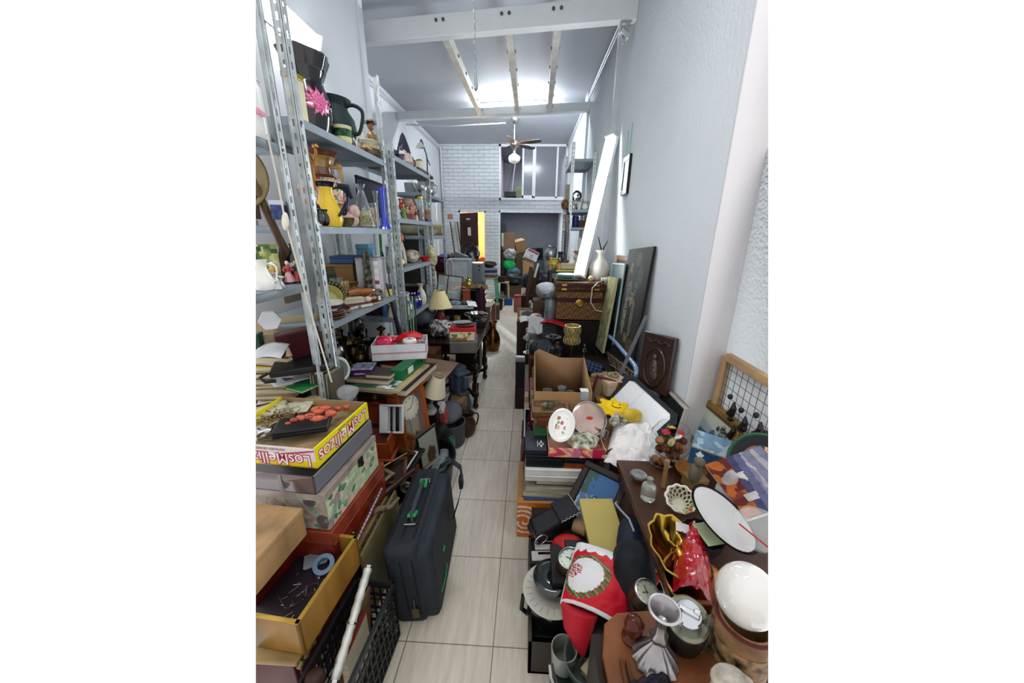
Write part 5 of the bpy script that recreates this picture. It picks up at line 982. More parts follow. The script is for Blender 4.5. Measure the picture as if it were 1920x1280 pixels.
bag('foil_wrap','crumpled silver foil behind the steel pan','foil',.2,.12,.12,(.30,1.86,zz),0,mat('#b8b4b4',.25,.7,n=.4,ns=20),15,.5,freq=18)
None
# tray with watches, frames
tw=openbox('watch_tray','black tray with white rim full of loose wristwatches','tray',.11,.34,.05,(.055,2.0,.43),R(0),mat('#15161a',.4),None,.004,front=mat('#b8bab8',.5))
part('white_rim',B().box(.006,.345,.006,-.055,0,.05).box(.11,.006,.006,0,.17,.05),'#c0c2c0',tw)
b=B()
for i in range(26): x,y=rn.uniform(-.035,.035),rn.uniform(-.15,.15); b.lathe([(0,0),(.012,0),(.012,.006),(0,.006)],12,x,y,.012+rn.random()*.025,r=(rn.random(),rn.random(),0))
one('wristwatches',b,mat('#8a8a84',.3,.8,n=.3),'jumble of steel wristwatches in the black tray','watches',(.055,2.0,.43),kind='stuff')
closedbox('tray_stand','wooden stand holding the tray of watches','box',.10,.34,.425,(-.0+.052,2.0,.003),0,wood('#2a1812'),None,.1)
for i,(z_,c,l) in enumerate(((.585,'#7a5a40','wooden printing frame leaning before the cardboard box'),)):
    p=PZ(1015,775,.62); fr_=openbox('wooden_tray','shallow wooden tray with twigs in front of the cardboard box','tray',.22,.10,.06,(.15,1.93,.60),(R(25),0,R(4)),mat('#8a6848',.6,n=.2),mat('#9a8068',.7),.008)
one('dried_pod',B().ball(.05,.025,.02,0,0,.02).tube([(.04,0,.02),(.08,.01,.03),(.11,.0,.02)],.006),mat('#7a7058',.6,n=.6,ns=40),'bundle of dried green brown pods in the wooden tray','pods',(.14,1.925,.635),(R(25),0,.1))
closedbox('red_wood_box','small reddish wooden box under the wooden tray','box',.13,.12,.05,(.145,1.90,.545),0,wood('#6a3424'),None,.4)
closedbox('photo_case','dark case with small brown pictures under reddish box','case',.13,.12,.05,(.145,1.90,.492),0,mat('#5a3a2c',.4,n=.6,ns=30),None,.3)
# red ledgers
for i,(px,py,l,c) in enumerate(((990,735,'tall maroon ledger standing nearest the aisle','#4e1420'),(1000,735,'maroon ledger standing behind the first one','#581824'))):
    x=.008+.04*i; o=book(l,.035,.22,.38,(x,2.36+.03*i,.205),R(0),c,'maroon ledgers by the aisle',name='ledger')
    part('spine_label',B().box(.024,.001,.04,0,-.1305,.30),'#9a7a6c',o)
closedbox('ledger_box','dark box under the upright maroon ledgers','box',.08,.24,.20,(.02,2.38,.003),0,BLACK,None,.1)
sl=thing('leaning_ledger','maroon ledger sloping down towards the aisle','ledger',(-.01,2.08,.16),(0,R(10),0)); part('cover',B().box(.03,.24,.36),'#4a121c',sl,bev=.002); part('pages',B().box(.022,.23,.003,0,0,.3595),PAGES,sl)
# ---- things behind the cardboard box
wc=closedbox('wooden_chest','brown wooden chest behind the open cardboard box','chest',.36,.5,.42,(.30,2.78,.003),0,wood('#5a3420'),wood('#7a5434'),.1)
z=.426
picture('framed_print','light wooden frame standing behind the cardboard box','picture frame',.42,.20,(.26,2.58,z),(R(-8),0,0),.025,.018,'#7a6040',lambda u,v:'#a8a288' if u<.3 else '#3a2c22',10,6)
ll=thing('lattice_lamp','candle lantern with a gold and white woven shade','lamp',(.385,2.68,z)); 
ll.location.z+=.15; ll.location.x-=.02; part('stem',B().tube([(0,0,-.15),(0,0,.24)],.006),BRASS,ll); part('foot',B().lathe(prof('stick',.1,.1),20,z=-.1),mat('#8a7244',.4,.6),ll,loc=(0,0,-.05))
b=B()
for i in range(16):
    a=2*PI*i/16
    for s in (1,-1): b.tube([((.062+.006*math.sin(k*1.3))*math.cos(a+s*k*.12),(.062+.006*math.sin(k*1.3))*math.sin(a+s*k*.12),.24+.018*k) for k in range(9)],.0035,5)
part('woven_shade',b,mat('#b0a078',.4,.3,n=.5,ns=60),ll); part('inner_cup',B().lathe([(0,.24),(.05,.24),(.056,.38),(.052,.38),(.046,.25),(0,.25)],24),mat('#c9a84e',.3,.6),ll); part('rim',B().tube([(.062*math.cos(a),.062*math.sin(a),.385) for a in [2*PI*i/28 for i in range(28)]],.004,6,True),mat('#c9bc90',.4,.3),ll)
bn=thing('checked_bag','dark blue checked fabric case lying behind the cardboard box','case',(.50,2.62,z+.17),(R(-20),R(14),R(-14)))
part('fabric',B('#fff').box(.20,.16,.09),mat('#141f40',.7,n=.1),bn,bev=.015); 
b=B()
for i in range(6): b.box(.003,.0006,.085,-.08+.032*i,-.0805,.003).box(.003,.155,.0006,-.08+.032*i,0,.0902)
for i in range(3): b.box(.195,.0006,.003,0,-.0806,.02+.025*i)
part('check_lines',b,'#5a6a94',bn)
closedbox('case_carton','carton carrying the checked blue case','carton',.22,.2,.57,(.56,2.6,.003),0,CARDD,None,.1)
pt_=figure('plush_toy','small cream plush toy face peeping over the cardboard box',.13,(.43,2.48,z+.0),0,'#d8d0a0','#d8d0a0','#e0d8a8','#cfc690',wide=.25); closedbox('toy_box','small box carrying the cream plush toy','box',.1,.1,.42,(.43,2.48,.003),0,CARDD,None,.1)
one('blue_white_cloth',B('#dfe3ee').grid(lambda u,v:((u-.5)*.14,(v-.5)*.08,.02*math.sin(6*u)+.02),16,8,blobs('#d0d6e4',['#2c4aa0','#dfe4f0','#4a62b0'],9,20,.05,.12)),PAINT,'white and blue lettered cloth behind the cardboard box','cloth',(.30,2.44,z+.11),(R(20),0,0),sol=.002)
hl=figure('horse_rider_statue','dark green metal figure with flat hat behind cardboard box',.40,(.225,2.80,z+.03),R(20),'#23282a','#3a4244','#2c3032','#16181a',hat='#22282c',wide=.2,cat='statue',m=mat('paint',.3,.5,n=.2))
# speaker
sp=closedbox('black_speaker','tall narrow black loudspeaker by the aisle','loudspeaker',.09,.14,.27,(-.055,3.14,.225),0,mat('#0e1014',.4),None,.1); part('metal_top',B().box(.08,.05,.012,0,-.03,.30),SILVER,sp)
closedbox('speaker_base','dark wooden box under the black loudspeaker','box',.10,.16,.22,(-.05,3.14,.003),0,wood('#241610'),None,.1)
bw=closedbox('brown_cabinet','low brown wooden cabinet by the aisle behind the ledgers','cabinet',.28,.70,.50,(.17,3.55,.003),0,wood('#5a2e1a'),wood('#7a4a2c'),.06)
z=.506
ol=thing('oil_lamp','glass chimney oil lamp with brass dish on brown cabinet','oil lamp',(.02,3.3,z)); part('dish',B().lathe([(0,0),(.05,.004),(.055,.012),(.02,.012),(.02,.03),(0,.03)],24),SILVER,ol); part('glass_chimney',B().lathe([(.015,.03),(.028,.06),(.02,.1),(.018,.17),(.016,.17),(.018,.1),(.026,.06),(.013,.03)],20),GLASS,ol)
pot('brass_scale_pan','round brass bowl hanging on the side near ledgers','bowl','bowl',.1,.05,(.05,3.25+.22,z),BRASS)
for i,(px,py,w,d,r,tlt,l,c) in enumerate(((1020,618,.22,.16,20,20,'white paper sheet leaning on the grey cushion','#d2d3d6'),(1005,575,.16,.2,-10,30,'white card standing up in the paper pile','#c9ccd0'),(985,600,.14,.18,8,6,'pale paper at the aisle side of the pile','#b8b8b4'),(1010,600,.2,.2,40,12,'greenish white sheet of paper in the pile','#b8c2c0'),(1006,592,.14,.14,0,-4,'pink printed sheet at the back of paper pile','#c8a8a8'))):
    magazine('paper_sheet',l,'paper',w,d,PZ(px,py,.66+.02*i),(R(tlt),0,R(r)),mat(c,.6,n=.04),'loose papers on the brown cabinet',.003,bend=.02)
bag('grey_cushion','grey cloth bundle on the brown cabinet under the papers','cloth',.32,.3,.13,(.20,3.32,z),R(20),mat('#3e4248',.8,n=.15),21,.25)
one('red_folder',B().mark().grid(lambda u,v:((u-.5)*.26,(v-.5)*.10,.02*math.sin(PI*u)),12,6),mat('#b01424',.3),'bright red plastic folder above the white paper','folder',(.27,3.40,.80),(R(8),R(6),R(-20)),sol=.004)
bag('white_plastic_bundle','crumpled white plastic bundle between the papers','plastic',.2,.24,.10,(.08,3.72,z),0,mat('#a9b0ae',.4,n=.3),23,.4,freq=14)
closedbox('small_white_carton','small white and brown carton at the aisle corner','carton',.12,.14,.10,(.05,3.86,z),0,mat('#b8b2a4',.6,n=.3),None,.3)
glassjar('tall_lidded_jar','tall glass jar with purple sweets and pointed lid left of hamper','jar',.12,.24,(.235,3.50,z+.29),'jar',m=GLASSG,lid=mat('#4a5058',.3,.4),fill=mat('#5a3a7a',.4,n=.8,ns=60))
closedbox('jar_stand_box','grey box under the tall glass jar','box',.15,.16,.285,(.24,3.52,z),0,mat('#3c3e42',.6),None,.3)
one('dark_plank',B().box(.05,.02,.50),wood('#3a2620'),'dark plank leaning left of the wicker hamper','plank',(.22,3.68,z),(R(-10),R(22),0))
# ---- wicker hamper
WK=mat('#6b4a2c',.65,n=.5,ns=45,bump=1.0,bs=90)
hm=thing('wicker_hamper','brown wicker hamper with leather bands and round gold clasp','hamper',(.52,3.62,.83))
w,d,h=.46,.36,.29
part('wicker_body',B().box(w,d,h),WK,hm,bev=.008)
ld=part('wicker_lid',B().box(w+.02,d+.02,.085,0,0,h+.003),WK,hm,bev=.008)
LE=mat('#3c1a18',.4,n=.15)
wv=B('#6b4a2c')
def weave(u,v):
    i=int(u*46);j=int(v*26); return ['#7a5634','#5a3c22','#6e4c2e','#8a6540'][(i+2*j+(i*j)%3)%4]
part('woven_front',B('#6b4a2c').grid(lambda u,v:(-w/2+.004+(w-.008)*u,-d/2-.001-.0025*abs(math.sin(u*46*PI/2+(int(v*26)%2)*PI/2)),.004+(h-.01)*v),92,26,weave),mat('paint',.6,n=.2,ns=60),hm)
part('leather_band',B().box(w+.004,.004,.045,0,-d/2-.004,h-.01-.10).box(w+.03,.004,.03,0,-d/2-.013,h+.04),LE,hm); part('leather_band',B().box(.004,d+.02,.045,-w/2-.003,0,h-.11).box(w+.024,.004,.02,0,-d/2-.012,h+.003),LE,hm)
cl=part('round_clasp',B().mark().lathe([(0,0),(.038,0),(.04,.004),(.03,.008),(.026,.005),(0,.006)],28).xf((0,-d/2-.008,h-.12),(R(90),0,0)),mat('#c9a552',.25,1,n=.1),hm); part('clasp_key',B().box(.012,.008,.03,0,-d/2-.018,h-.135),BRASS,cl)
for s in (-1,1): part('gold_corner',B().box(.05,.004,.016,s*.16,-d/2-.0145,h+.055).box(.05,.004,.018,s*.16,-d/2-.0145,h+.012),mat('#c9a050',.3,1),hm)
ht=closedbox('hamper_trunk','dark trunk under the wicker hamper','trunk',.5,.5,.82,(.56,3.66,.003),0,mat('#1c1614',.5),None,.12)
zt=.83+.29+.09
vz=pot('white_vase','large white vase with brown flower sketch on the hamper','vase','vase',.20,.30,(.735,3.68,zt-.0),mat('#d8d6cc',.3,n=.05),lobes=0)
b=B(); 
for i in range(9): a=-PI/2+rn.uniform(-.5,.3); z_=.1+.012*i; b.tube([(.083*math.cos(a),.083*math.sin(a),z_),(.09*math.cos(a+.1),.09*math.sin(a+.1),z_+.02)],.0012,4)
part('flower_sketch',b,'#8a7a64',vz); 
one('cream_ball',B().ball(.028,.028,.028,0,0,.028),mat('#d0bd98',.5),'small cream ball at the foot of the white vase','ball',(.63,3.52,zt),0)
cw=thing('power_cable','thick white power cord looping down over the hamper','cord',(.70,3.42,1.22)); part('cord_loop',B().tube([(.03,.06,-.005),(-.01,-.0,.0),(-.07,-.015,-.06),(-.075,-.015,-.2),(-.02,-.01,-.28),(.06,-.0,-.3)],.006),mat('#cfcfca',.5),cw); part('plug_box',B().box(.06,.03,.03,.06,.08,0),'#d8d8d4',cw,bev=.004)
for i in range(4): plate('glass_dish',['lowest','second','third','topmost'][i]+' pale green glass dish stacked left on the hamper lid','dish',.24-.01*i,(.40,3.60,zt+.002+.014*i),0,mat('#9fb8b0',.1,n=.05,alpha=.8),'glass dishes on the hamper',.018,None)
fgs=figure('small_bronze_figure','small pale bronze archer figure in the shadow below the hamper',.16,(.53,3.02,.55),R(20),'#4a4640','#6a665e','#7a766c','#33302c',wide=.12,m=mat('paint',.35,.6)); closedbox('figure_plinth','dark wooden box under the bronze archer figure','box',.3,.28,.545,(.56,3.02,.003),0,wood('#1e1412'),None,.1)
# ---- right rack and what stands on it
None
rr=thing('slotted_rack','slotted rack with white posts on the right wall near the back','shelving rack',(.72,5.65,0))
for (x,y,rz,h) in ((-.17,-.45,0,2.84),(.165,-.45,R(90),2.72),(-.17,.45,R(-90),2.84),(.165,.45,R(180),2.72)): part('upright',upright_mesh(h),mat('#ccd4d6',.45,.3,n=.1,ns=14),rr,loc=(x,y,0),rot=rz)
for z_ in (.62,1.30,1.76,2.0,2.64): part('shelf',B().box(.33,.89,.002,0,0,-.002).box(.33,.002,.036,0,-.445,-.036).box(.33,.002,.036,0,.445,-.036).box(.002,.89,.036,-.165,0,-.036).box(.002,.89,.036,.165,0,-.036),SHELFM,rr,loc=(0,0,z_))
z=2.002
for i,(x,y,k,dd,hh,c,l) in enumerate(((.62,5.26,'jug',.07,.12,SILVER,'small silver jug at the left of the right rack'),(.70,5.26,'cup',.06,.10,'#d8dadc','white cup standing left of centre on the right rack'),(.78,5.26,'pot',.09,.08,WHITEC,'white lidded bowl at the right on the right rack'),(.66,5.36,'urn',.07,.17,SILVER,'silver urn behind the cups on the right rack'),(.84,5.30,'jar',.06,.12,GLASSG,'clear glass jar at the right end of the right rack'),(.75,5.40,'jar',.07,.15,GLASSG,'tall clear glass jar behind the white bowl'),(.60,5.42,'amph',.08,.16,PEWTER,'grey pewter vase at the left rear of the right rack'))):
    pot('rack_'+{'jug':'jug','cup':'cup','pot':'bowl','urn':'urn','jar':'jar','amph':'vase'}[k],l,{'amph':'vase','jar':'jar','pot':'bowl'}.get(k,k),k,dd,hh,(x,y,z),c,0,'silver and glass on the right rack',handle=c if k=='jug' else None)
closedbox('white_glass_case','white box with glass front holding small jars on right rack','case',.2,.14,.13,(.79,5.56,z),0,mat('#cdd2d6',.4),None,.2)
figure('grey_penguin','grey penguin statue on the right rack',.24,(.73,5.70,z+.02),0,'#6a7078','#6a7078','#7a8088','#5a6068',wide=.17,cat='statue')
one('black_curl',B().tube([(.06*math.cos(a),0,.06*math.sin(a)+.2) for a in [R(200-i*18) for i in range(15)]],.016).tube([(-.06,0,.18),(-.02,0,.1),(0,0,.0)],[.02,.03,.03]),BLACKG,'black curled swan neck ornament on the right rack','ornament',(.68,5.48,z))
z=1.762
pot('blue_canister','dark blue canister on the right rack','canister','jar',.1,.16,(.67,5.35,z),mat('#1c2c66',.3)); closedbox('wicker_box','light brown wicker box beside the blue canister','box',.14,.12,.10,(.80,5.38,z),0,WK,None,.3)
z=1.302
glassjar('glass_column','tall clear glass column vase on the right rack','vase',.07,.32,(.76,5.33,z),'jar',m=GLASS); pot('peach_bowl','large peach coloured bowl on the right rack','bowl','bowl',.2,.12,(.80,5.55,z),mat('#c08a6c',.3)); pot('white_tea_bowl','white footed bowl on the right rack','bowl','bowl',.11,.07,(.68,5.28,z),WHITEC)
# hanging belts and ornaments on the left side of that rack
for i,(dx,dy,c,L_,l) in enumerate(((-.05,-.0,'#1c2030',.85,'dark navy belt hanging leftmost at the right rack'),(-.03,-.08,'#3c3a44',.75,'grey belt hanging second at the right rack'),(-.04,-.16,'#6a2028',.55,'red beaded strap hanging at the right rack'),(-.02,-.22,'#20242c',.8,'black strap hanging near the white rack post'),(-.06,.1,'#2c3040',.7,'dark strap hanging furthest back at the right rack'),(-.02,-.3,'#7a7c84',.6,'silver grey strap hanging closest to the front post'))):
    one('hanging_belt',B().tube([(0,0,0),(.006*(i%3),.01,-L_*.5),(.0,.0,-L_)],[.02,.018,.012],6),mat(c,.5,n=.4,ns=40),l,'belt',(.545+dx*.2,5.30+dy*.5,2.02-.02*i),0,'belts hanging on the right rack')
bag('orange_fur','brown orange toy bundle on top of the hanging belts','toy',.10,.12,.14,(.50,5.35,2.0),0,mat('#8a5636',.8,n=.4),31,.3)
one('pale_board',B().box(.08,.02,.42),mat('#b8b2a0',.6),'pale narrow board standing on the left of the right rack','board',(.60,6.0,2.003),0)
# table of oddments in front of the right rack
tb2=thing('black_table','black topped table in front of the right rack','table',(.52,4.72,0)); part('table_top',B().box(.52,.60,.04,0,0,1.19),mat('#15171a',.35),tb2,bev=.004)
for sx in (-1,1):
    for sy in (-1,1): part('leg',B().box(.03,.03,1.19,sx*.23,sy*.27),mat('#2a2c30',.4),tb2)
z=1.232
part('yellow_cloth_edge',B().box(.40,.004,.02,.03,-.302,1.215),'#a8a84a',tb2)
closedbox('flat_wood_box','long flat light wooden box on the black table','box',.27,.12,.07,(.50,4.62,z),0,mat('#b0a080',.6,n=.1),None,.3); pot('round_white_tin','round white tin right of the flat wooden box','tin','jar',.12,.06,(.69,4.60,z),WHITEC)
figure('white_porcelain_boot','white porcelain figurine standing on the flat wooden box',.19,(.56,4.62,z+.072),0,'#dcdcd8','#dcdcd8','#e0e0dc','#cfcfca',wide=.2)
pot('straw_hat','round yellow straw hat like ball at the left of black table','hat','pot',.16,.13,(.33,4.66,z),mat('#b8ac3c',.8,n=.5,ns=50),lobes=12,amp=.03)
pot('steel_thermos','tall grey steel coffee pot behind the yellow hat','coffee pot','urn',.15,.30,(.30,4.92,z),STEEL,handle=BLACK)
figure('doll','small brown haired doll at the left of the yellow hat',.16,(.285,4.50,z),R(-20),'#6a4a3a','#a87a3c','#c99a78','#3a2a1c')
pot('blender_jug','dark blue jug with handle behind the dangling straps','jug','jug',.12,.2,(.44,4.93,z),mat('#1e2a38',.3),handle=BLACK)
pk2=closedbox('pink_long_box','long pink patterned box below the black table top','box',.30,.14,.07,(.54,4.36,1.09),0,mat('#b08878',.5,n=.3,ns=40),None,.3)
closedbox('pink_box_carton','carton stack carrying the long pink box','carton',.34,.2,1.08,(.55,4.36,.003),0,mat('#7a6450',.8),None,.1)
bag('white_crumpled_bag','crumpled white plastic bag left of the long pink box','bag',.26,.24,.2,(.22,4.22,.90),0,mat('#a8adb0',.4,n=.2),33,.35); closedbox('bag_carton','brown carton under the crumpled white plastic bag','carton',.26,.24,.89,(.20,4.24,.003),0,mat('#4a3828',.8),None,.1)
pot('dark_samovar','dark metal pot with handle below the white plastic bag','pot','pot',.16,.18,(.24,3.98,.70),mat('#2a3038',.3,.6),handle=IRON); closedbox('samovar_box','brown wooden box under the dark metal pot','box',.2,.2,.69,(.22,3.98,.003),0,wood('#4a3020'),None,.1)
# wooden chairs / frames stacked by the aisle
af=thing('folding_chair','dark wooden folding chair frame leaning by the aisle','chair',(.02,4.9,0.0))
for x in (-.07,.02): part('side_rail',B().tube([(x,-.15,.0),(x+.04,0,.7),(x+.09,.05,1.22)],.028,8),wood('#4a3226'),af)
part('back_slat',B().box(.12,.03,.35,.05,.05,.82,(0,R(6),0)),wood('#3a241c'),af); part('paper_strip',B().box(.03,.01,.2,.07,.0,1.08,(0,R(14),0)),'#c8c2b4',af); part('seat_rail',B().box(.16,.1,.03,0,-.02,.5),wood('#5a3a28'),af)
t=picture('oval_portrait','gilt wooden frame with grey oval photo lying at the pile edge',.26,.2,(.01,4.32,.60),(R(-50),0,R(6)),.035,.02,'#8a7048',lambda u,v:'#3a444c' if ((u-.5)/.42)**2+((v-.5)/.36)**2<1 else '#b0a890',24,16,cat='photo frame')
closedbox('photo_stand','brown box carrying the oval photo frame','box',.26,.26,.59,(.0,4.42,.003),0,wood('#3c2a20'),None,.1)
# ---- back store room
st_=thing('store_shelf','low dark table inside the store room carrying bags and cartons','table',(-.25,10.05,0)); part('table_top',B().box(.9,.7,.04,0,0,.5),BLACK,st_); 
for sx in (-1,1): part('leg',B().box(.04,.6,.5,sx*.4,0,0),BLACK,st_)
def ctn(l,x,y,z,w,d,h,r=0,c=CARD,name='carton',cat='carton'): return closedbox(name,l,cat,w,d,h,(x,y,z),r,c,None,.06)
ctn('tall brown carton with label standing in the store room',-.02,9.85,.545,.3,.3,.42,R(8)); 
ctn('brown carton high on the left of the store room heap',-.58,10.1,1.24,.36,.3,.46,R(5),mat('#8a6a50',.8)); ctn('brown carton under the high left one',-.62,10.22,.545,.30,.3,.69,0,mat('#7a5c44',.8))
ctn('tilted brown carton in the middle of the store room',-.25,10.2,1.20,.3,.28,.32,(R(10),R(-14),R(20)),mat('#94714e',.8)); ctn('dark carton carrying the tilted cartons',-.26,10.22,.545,.3,.3,.63,0,mat('#5a4838',.8))
wc_=ctn('white carton with a red stripe tilted in the store room',.02,9.72,.99,.34,.26,.26,(R(-14),R(24),R(10)),mat('#bfc0c4',.6)); part('red_stripe',B().box(.3,.002,.05,0,-.133,.19),'#a02c38',wc_); part('black_print',B().tube([(.03*math.cos(a),-.134,.08+.04*math.sin(a)) for a in [2*PI*i/14 for i in range(14)]],.006,5,True),BLACK,wc_)
bag('grey_white_bag','grey and white plastic bag on top of store heap','bag',.36,.3,.3,(-.52,9.82,.98),0,mat('#9a9ea0',.4,n=.5,ns=12),41,.35); bag('green_bag','bright green plastic bag in the store room','bag',.34,.3,.3,(-.56,9.78,.70),0,mat('#0fa04a',.35),42,.3); bag('blue_cloth_bag','dull blue cloth bag below the green bag','bag',.42,.3,.24,(-.42,9.75,.54),0,mat('#4a6a80',.8,n=.2),43,.3)
bag('black_bag','big shiny black bag in front of the store room','bag',.55,.34,.3,(-.38,9.35,.36),0,mat('#14161c',.35),44,.35); ctn('brown carton under the black bag',-.38,9.4,.003,.4,.3,.35,0,mat('#4a3626',.8))
closedbox('television','dark flat television at the back of store room','television',.62,.06,.36,(.14,11.3,.9),0,BLACKG,None,.05); closedbox('tv_cabinet','grey cabinet under the television in the store room','cabinet',.7,.4,.89,(.14,11.3,.003),0,mat('#3c4048',.6),None,.05)
closedbox('grey_cabinet','dark cabinet with red and white items at left of store room','cabinet',.16,.3,2.0,(-.77,10.6,.003),0,mat('#2a2c30',.6),None,.05)
ctn('pale green white panel hanging at the left jamb of store room',-.72,9.72,1.35,.05,.05,.34,0,mat('#b8c4b0',.6),'jamb_panel','panel')
bn_=thing('bent_wood_stool','bent plywood stool at the entrance of the store room','stool',(-.66,9.0,0)); part('seat',B().box(.34,.3,.02,0,0,.46),wood('#a88a64'),bn_,bev=.006)
for s in (-1,1): part('leg',B().tube([(s*.10,-.12,.46),(s*.15,-.12,.42),(s*.16,-.13,.0)],.02,8).tube([(s*.10,.12,.46),(s*.15,.12,.42),(s*.16,.13,.0)],.02,8),wood('#a88a64'),bn_)
closedbox('maroon_box_on_stool','dark maroon box on the bent wood stool','box',.2,.2,.14,(-.70,9.0,.484),0,wood('#2c1414'),None,.2)
closedbox('blue_tin','bright blue tin on the floor by the stool','tin',.2,.16,.16,(-.47,8.35,.003),0,mat('#14407a',.4),None,.3); pot('black_pail','black pail on the floor in front of the green stool','pail','cup',.2,.24,(-.66,7.75,.003),BLACK,handle=(IRON,2)); 
glassjar('red_thermos','red capped thermos flask standing on the floor','thermos',.18,.34,(-.22,7.6,.003),'jar',m=mat('#9a5a58',.3),lid=mat('#a01820',.4)); 
ct3=thing('pushed_crate','brown wooden chest by the aisle beyond the speaker','chest',(.14,6.3,0)); part('case',B().box(.5,.9,.62),wood('#3c281c'),ct3,bev=.005); part('lid',B().box(.52,.92,.04,0,0,.622),wood('#4e3524'),ct3,bev=.005)
bag('dark_clothes','heap of dark clothes on the brown chest near the store room','clothes',.5,.7,.4,(.16,6.3,.665),0,mat('#23262c',.9,n=.3,ns=10),46,.35)
None
# upper room: fan on a tripod
fn2=thing('pedestal_fan','grey pedestal fan behind the open window pane','fan',(-.50,9.95,2.60)); part('base',B().cyl(.15,.03),BLACK,fn2)
part('pole',B().tube([(0,0,.03),(.06,0,.6),(.10,0,.92)],.014),mat('#c0c6ce',.5),fn2); part('cage',B().mark().lathe([(0,0),(.12,0),(.14,.02),(.12,.05),(0,.06)],24).xf((.10,-.03,.95),(R(70),0,0)),mat('#4a4640',.6),fn2); part('stay',B().tube([(-.14,0,.03),(.09,0,.9)],.005),IRON,fn2)
closedbox('green_bottle_box','pale green box at the foot of the upper window','box',.12,.1,.26,(-.30,9.9,2.60),0,mat('#8a9a5c',.5),None,.2); closedbox('black_case_upper','low black case on the sill beside the pedestal fan','case',.3,.12,.12,(-.52,9.70,2.6),0,BLACK,None,.3)
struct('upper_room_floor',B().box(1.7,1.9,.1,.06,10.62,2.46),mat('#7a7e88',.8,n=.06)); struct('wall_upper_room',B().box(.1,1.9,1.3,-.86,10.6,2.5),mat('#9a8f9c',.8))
# ================================================================ contents of the middle rack
z=Z2[3]
for i,(px,x,l) in enumerate(((726,-1.3,'clear stemmed glass nearest on top of the middle rack'),(733,-1.22,'second clear stemmed glass on top of the middle rack'))): glassjar('stem_glass',l,'glass',.07,.16,S(px,262,z,x),'goblet')
pot('black_bowl','small black bowl beside the stemmed glasses on the middle rack','bowl','bowl',.10,.07,S(739,278,z,-1.08),BLACKG)
gn=thing('gnome_figure','grey felt gnome with a tall pointed dark hat on the middle rack','figurine',S(757,285,z,-1.12)); part('body',B('#5a5660').lathe([(0,0),(.07,0),(.08,.05),(.06,.12),(0,.13)],20,cols=['#4a4650','#8a8084','#c8b0a0','#5a5660']),PAINTN,gn); part('beard',B('#cfb8a8').ball(.045,.03,.05,0,-.035,.11),PAINTN,gn); part('pointed_hat',B().lathe([(.062,.12),(.05,.17),(.02,.26),(0,.29)],20),mat('#2e3140',.8,n=.2),gn)
pot('purple_vase','small purple and white vase at the middle rack edge','vase','vase',.06,.12,S(752,290,z,-1.03),GLAZE,cols=['#3a2c44','#d8d4dc','#5a3a5c','#3a2c44','#d0ccd4','#3a2c44','#6a4a6c']+['#3a2c44']*5)
pot('wood_egg_stand','brown turned wooden ornament beside the gnome','ornament','urn',.07,.13,S(772,295,z,-1.1),wood('#6a3a24'))
dl_=thing('desk_lamp','small black desk lamp with a bent arm on the middle rack','lamp',S(800,305,z,-1.08)); part('base',B().box(.10,.10,.03),BLACK,dl_,bev=.005); part('arm',B().tube(curvy([(0,0,.03),(0,.02,.2),(.0,-.04,.26),(0,-.14,.33),(0,-.18,.30)]),.006),BLACK,dl_); part('tail',B().tube([(0,.02,.2),(0,.12,.15)],.005),BLACK,dl_); part('lamp_head',B().lathe([(.01,0),(.05,-.05),(.048,-.05),(.008,0)],20,y=-.19,z=.30),mat('#c9c8c0',.3,alpha=.6,n=0),dl_)
pot('cream_lantern','cream and tan lantern jar beside the desk lamp','lantern','jar',.08,.13,S(786,303,z,-1.1),mat('#c9c4ac',.5),lid=mat('#8a7048',.5))
one('wooden_flute',B().tube([(0,0,0),(0,.12,.0),(0,.34,.005),(0,.36,.005)],[.014,.02,.014,.018]),wood('#5a3820'),'long brown turned wooden stick jutting from the middle rack','stick',(-1.03,3.42,z+.02))
z=Z2[2]
closedbox('dark_tray','large dark navy tray standing at the back of the middle rack','tray',.02,.7,.32,(-1.37,3.25,z+.002),0,mat('#121a28',.4),None,.05)
figure('red_soldier','small red and blue figure at the near end of middle rack',.17,S(752,390,z,-1.1),R(40),'#4a5a9a','#b8302c','#d8a888','#b8302c',hat='#c83030',wide=.15)
mg_=pot('face_mug','large clay mug shaped as a face on the middle rack','mug','jar',.13,.19,S(762,385,z,-1.15),mat('#a88468',.4,n=.4,ns=20),handle=mat('#8a6448',.4)); part('face',B('#b8907a').ball(.04,.02,.06,.05,-.03,.10).ball(.012,.014,.02,.06,-.055,.10),PAINTN,mg_)
for i,(px,x,c1,c2,l,h_) in enumerate(((757,-1.04,'#6a8a3c','#8a9a4c','small green dressed figurine in front of the face mug',.12),(764,-1.05,'#7a2a34','#b8a890','maroon and cream figurine in front of the face mug',.11),(771,-1.06,'#8a3c50','#c98a7a','pink dressed figurine beside the red glass vase',.12),(780,-1.04,'#c8b8a8','#6a4a3a','small grey brown drummer figurine beside the gold lidded jar',.10),(747,-1.03,'#b8b4b0','#d8d4d0','small white figurine touching the near rack post',.09))): figure('small_figurine',l,h_,S(px,395,z,x),R(35),c1,c2,'#d8a890','#3a2a24',group=None)
pot('red_glass_vase','orange red glass vase behind the pink figurine','vase','vase',.08,.16,S(775,385,z,-1.12),mat('#a8281c',.1,n=.2,coat=.5))
glassjar('gold_lidded_jar','tall glass jar with a brass dome lid on the middle rack','jar',.10,.22,S(786,385,z,-1.1),'jar',m=GLASSG,lid=BRASS,fill=mat('#8a6a8a',.4,n=.8,ns=40))
oj=glassjar('orange_print_glass','tall glass printed orange and blue at the far end','glass',.10,.20,S(800,390,z,-1.07),'jar',m=GLASSG); part('printed_band',B().lathe([(.0505,.03),(.051,.12)],24),mat('#c8722c',.4,n=.5,ns=30),oj); part('blue_base',B().lathe([(.0505,0),(.0508,.03)],24),'#223a8a',oj)
z=Z2[1]
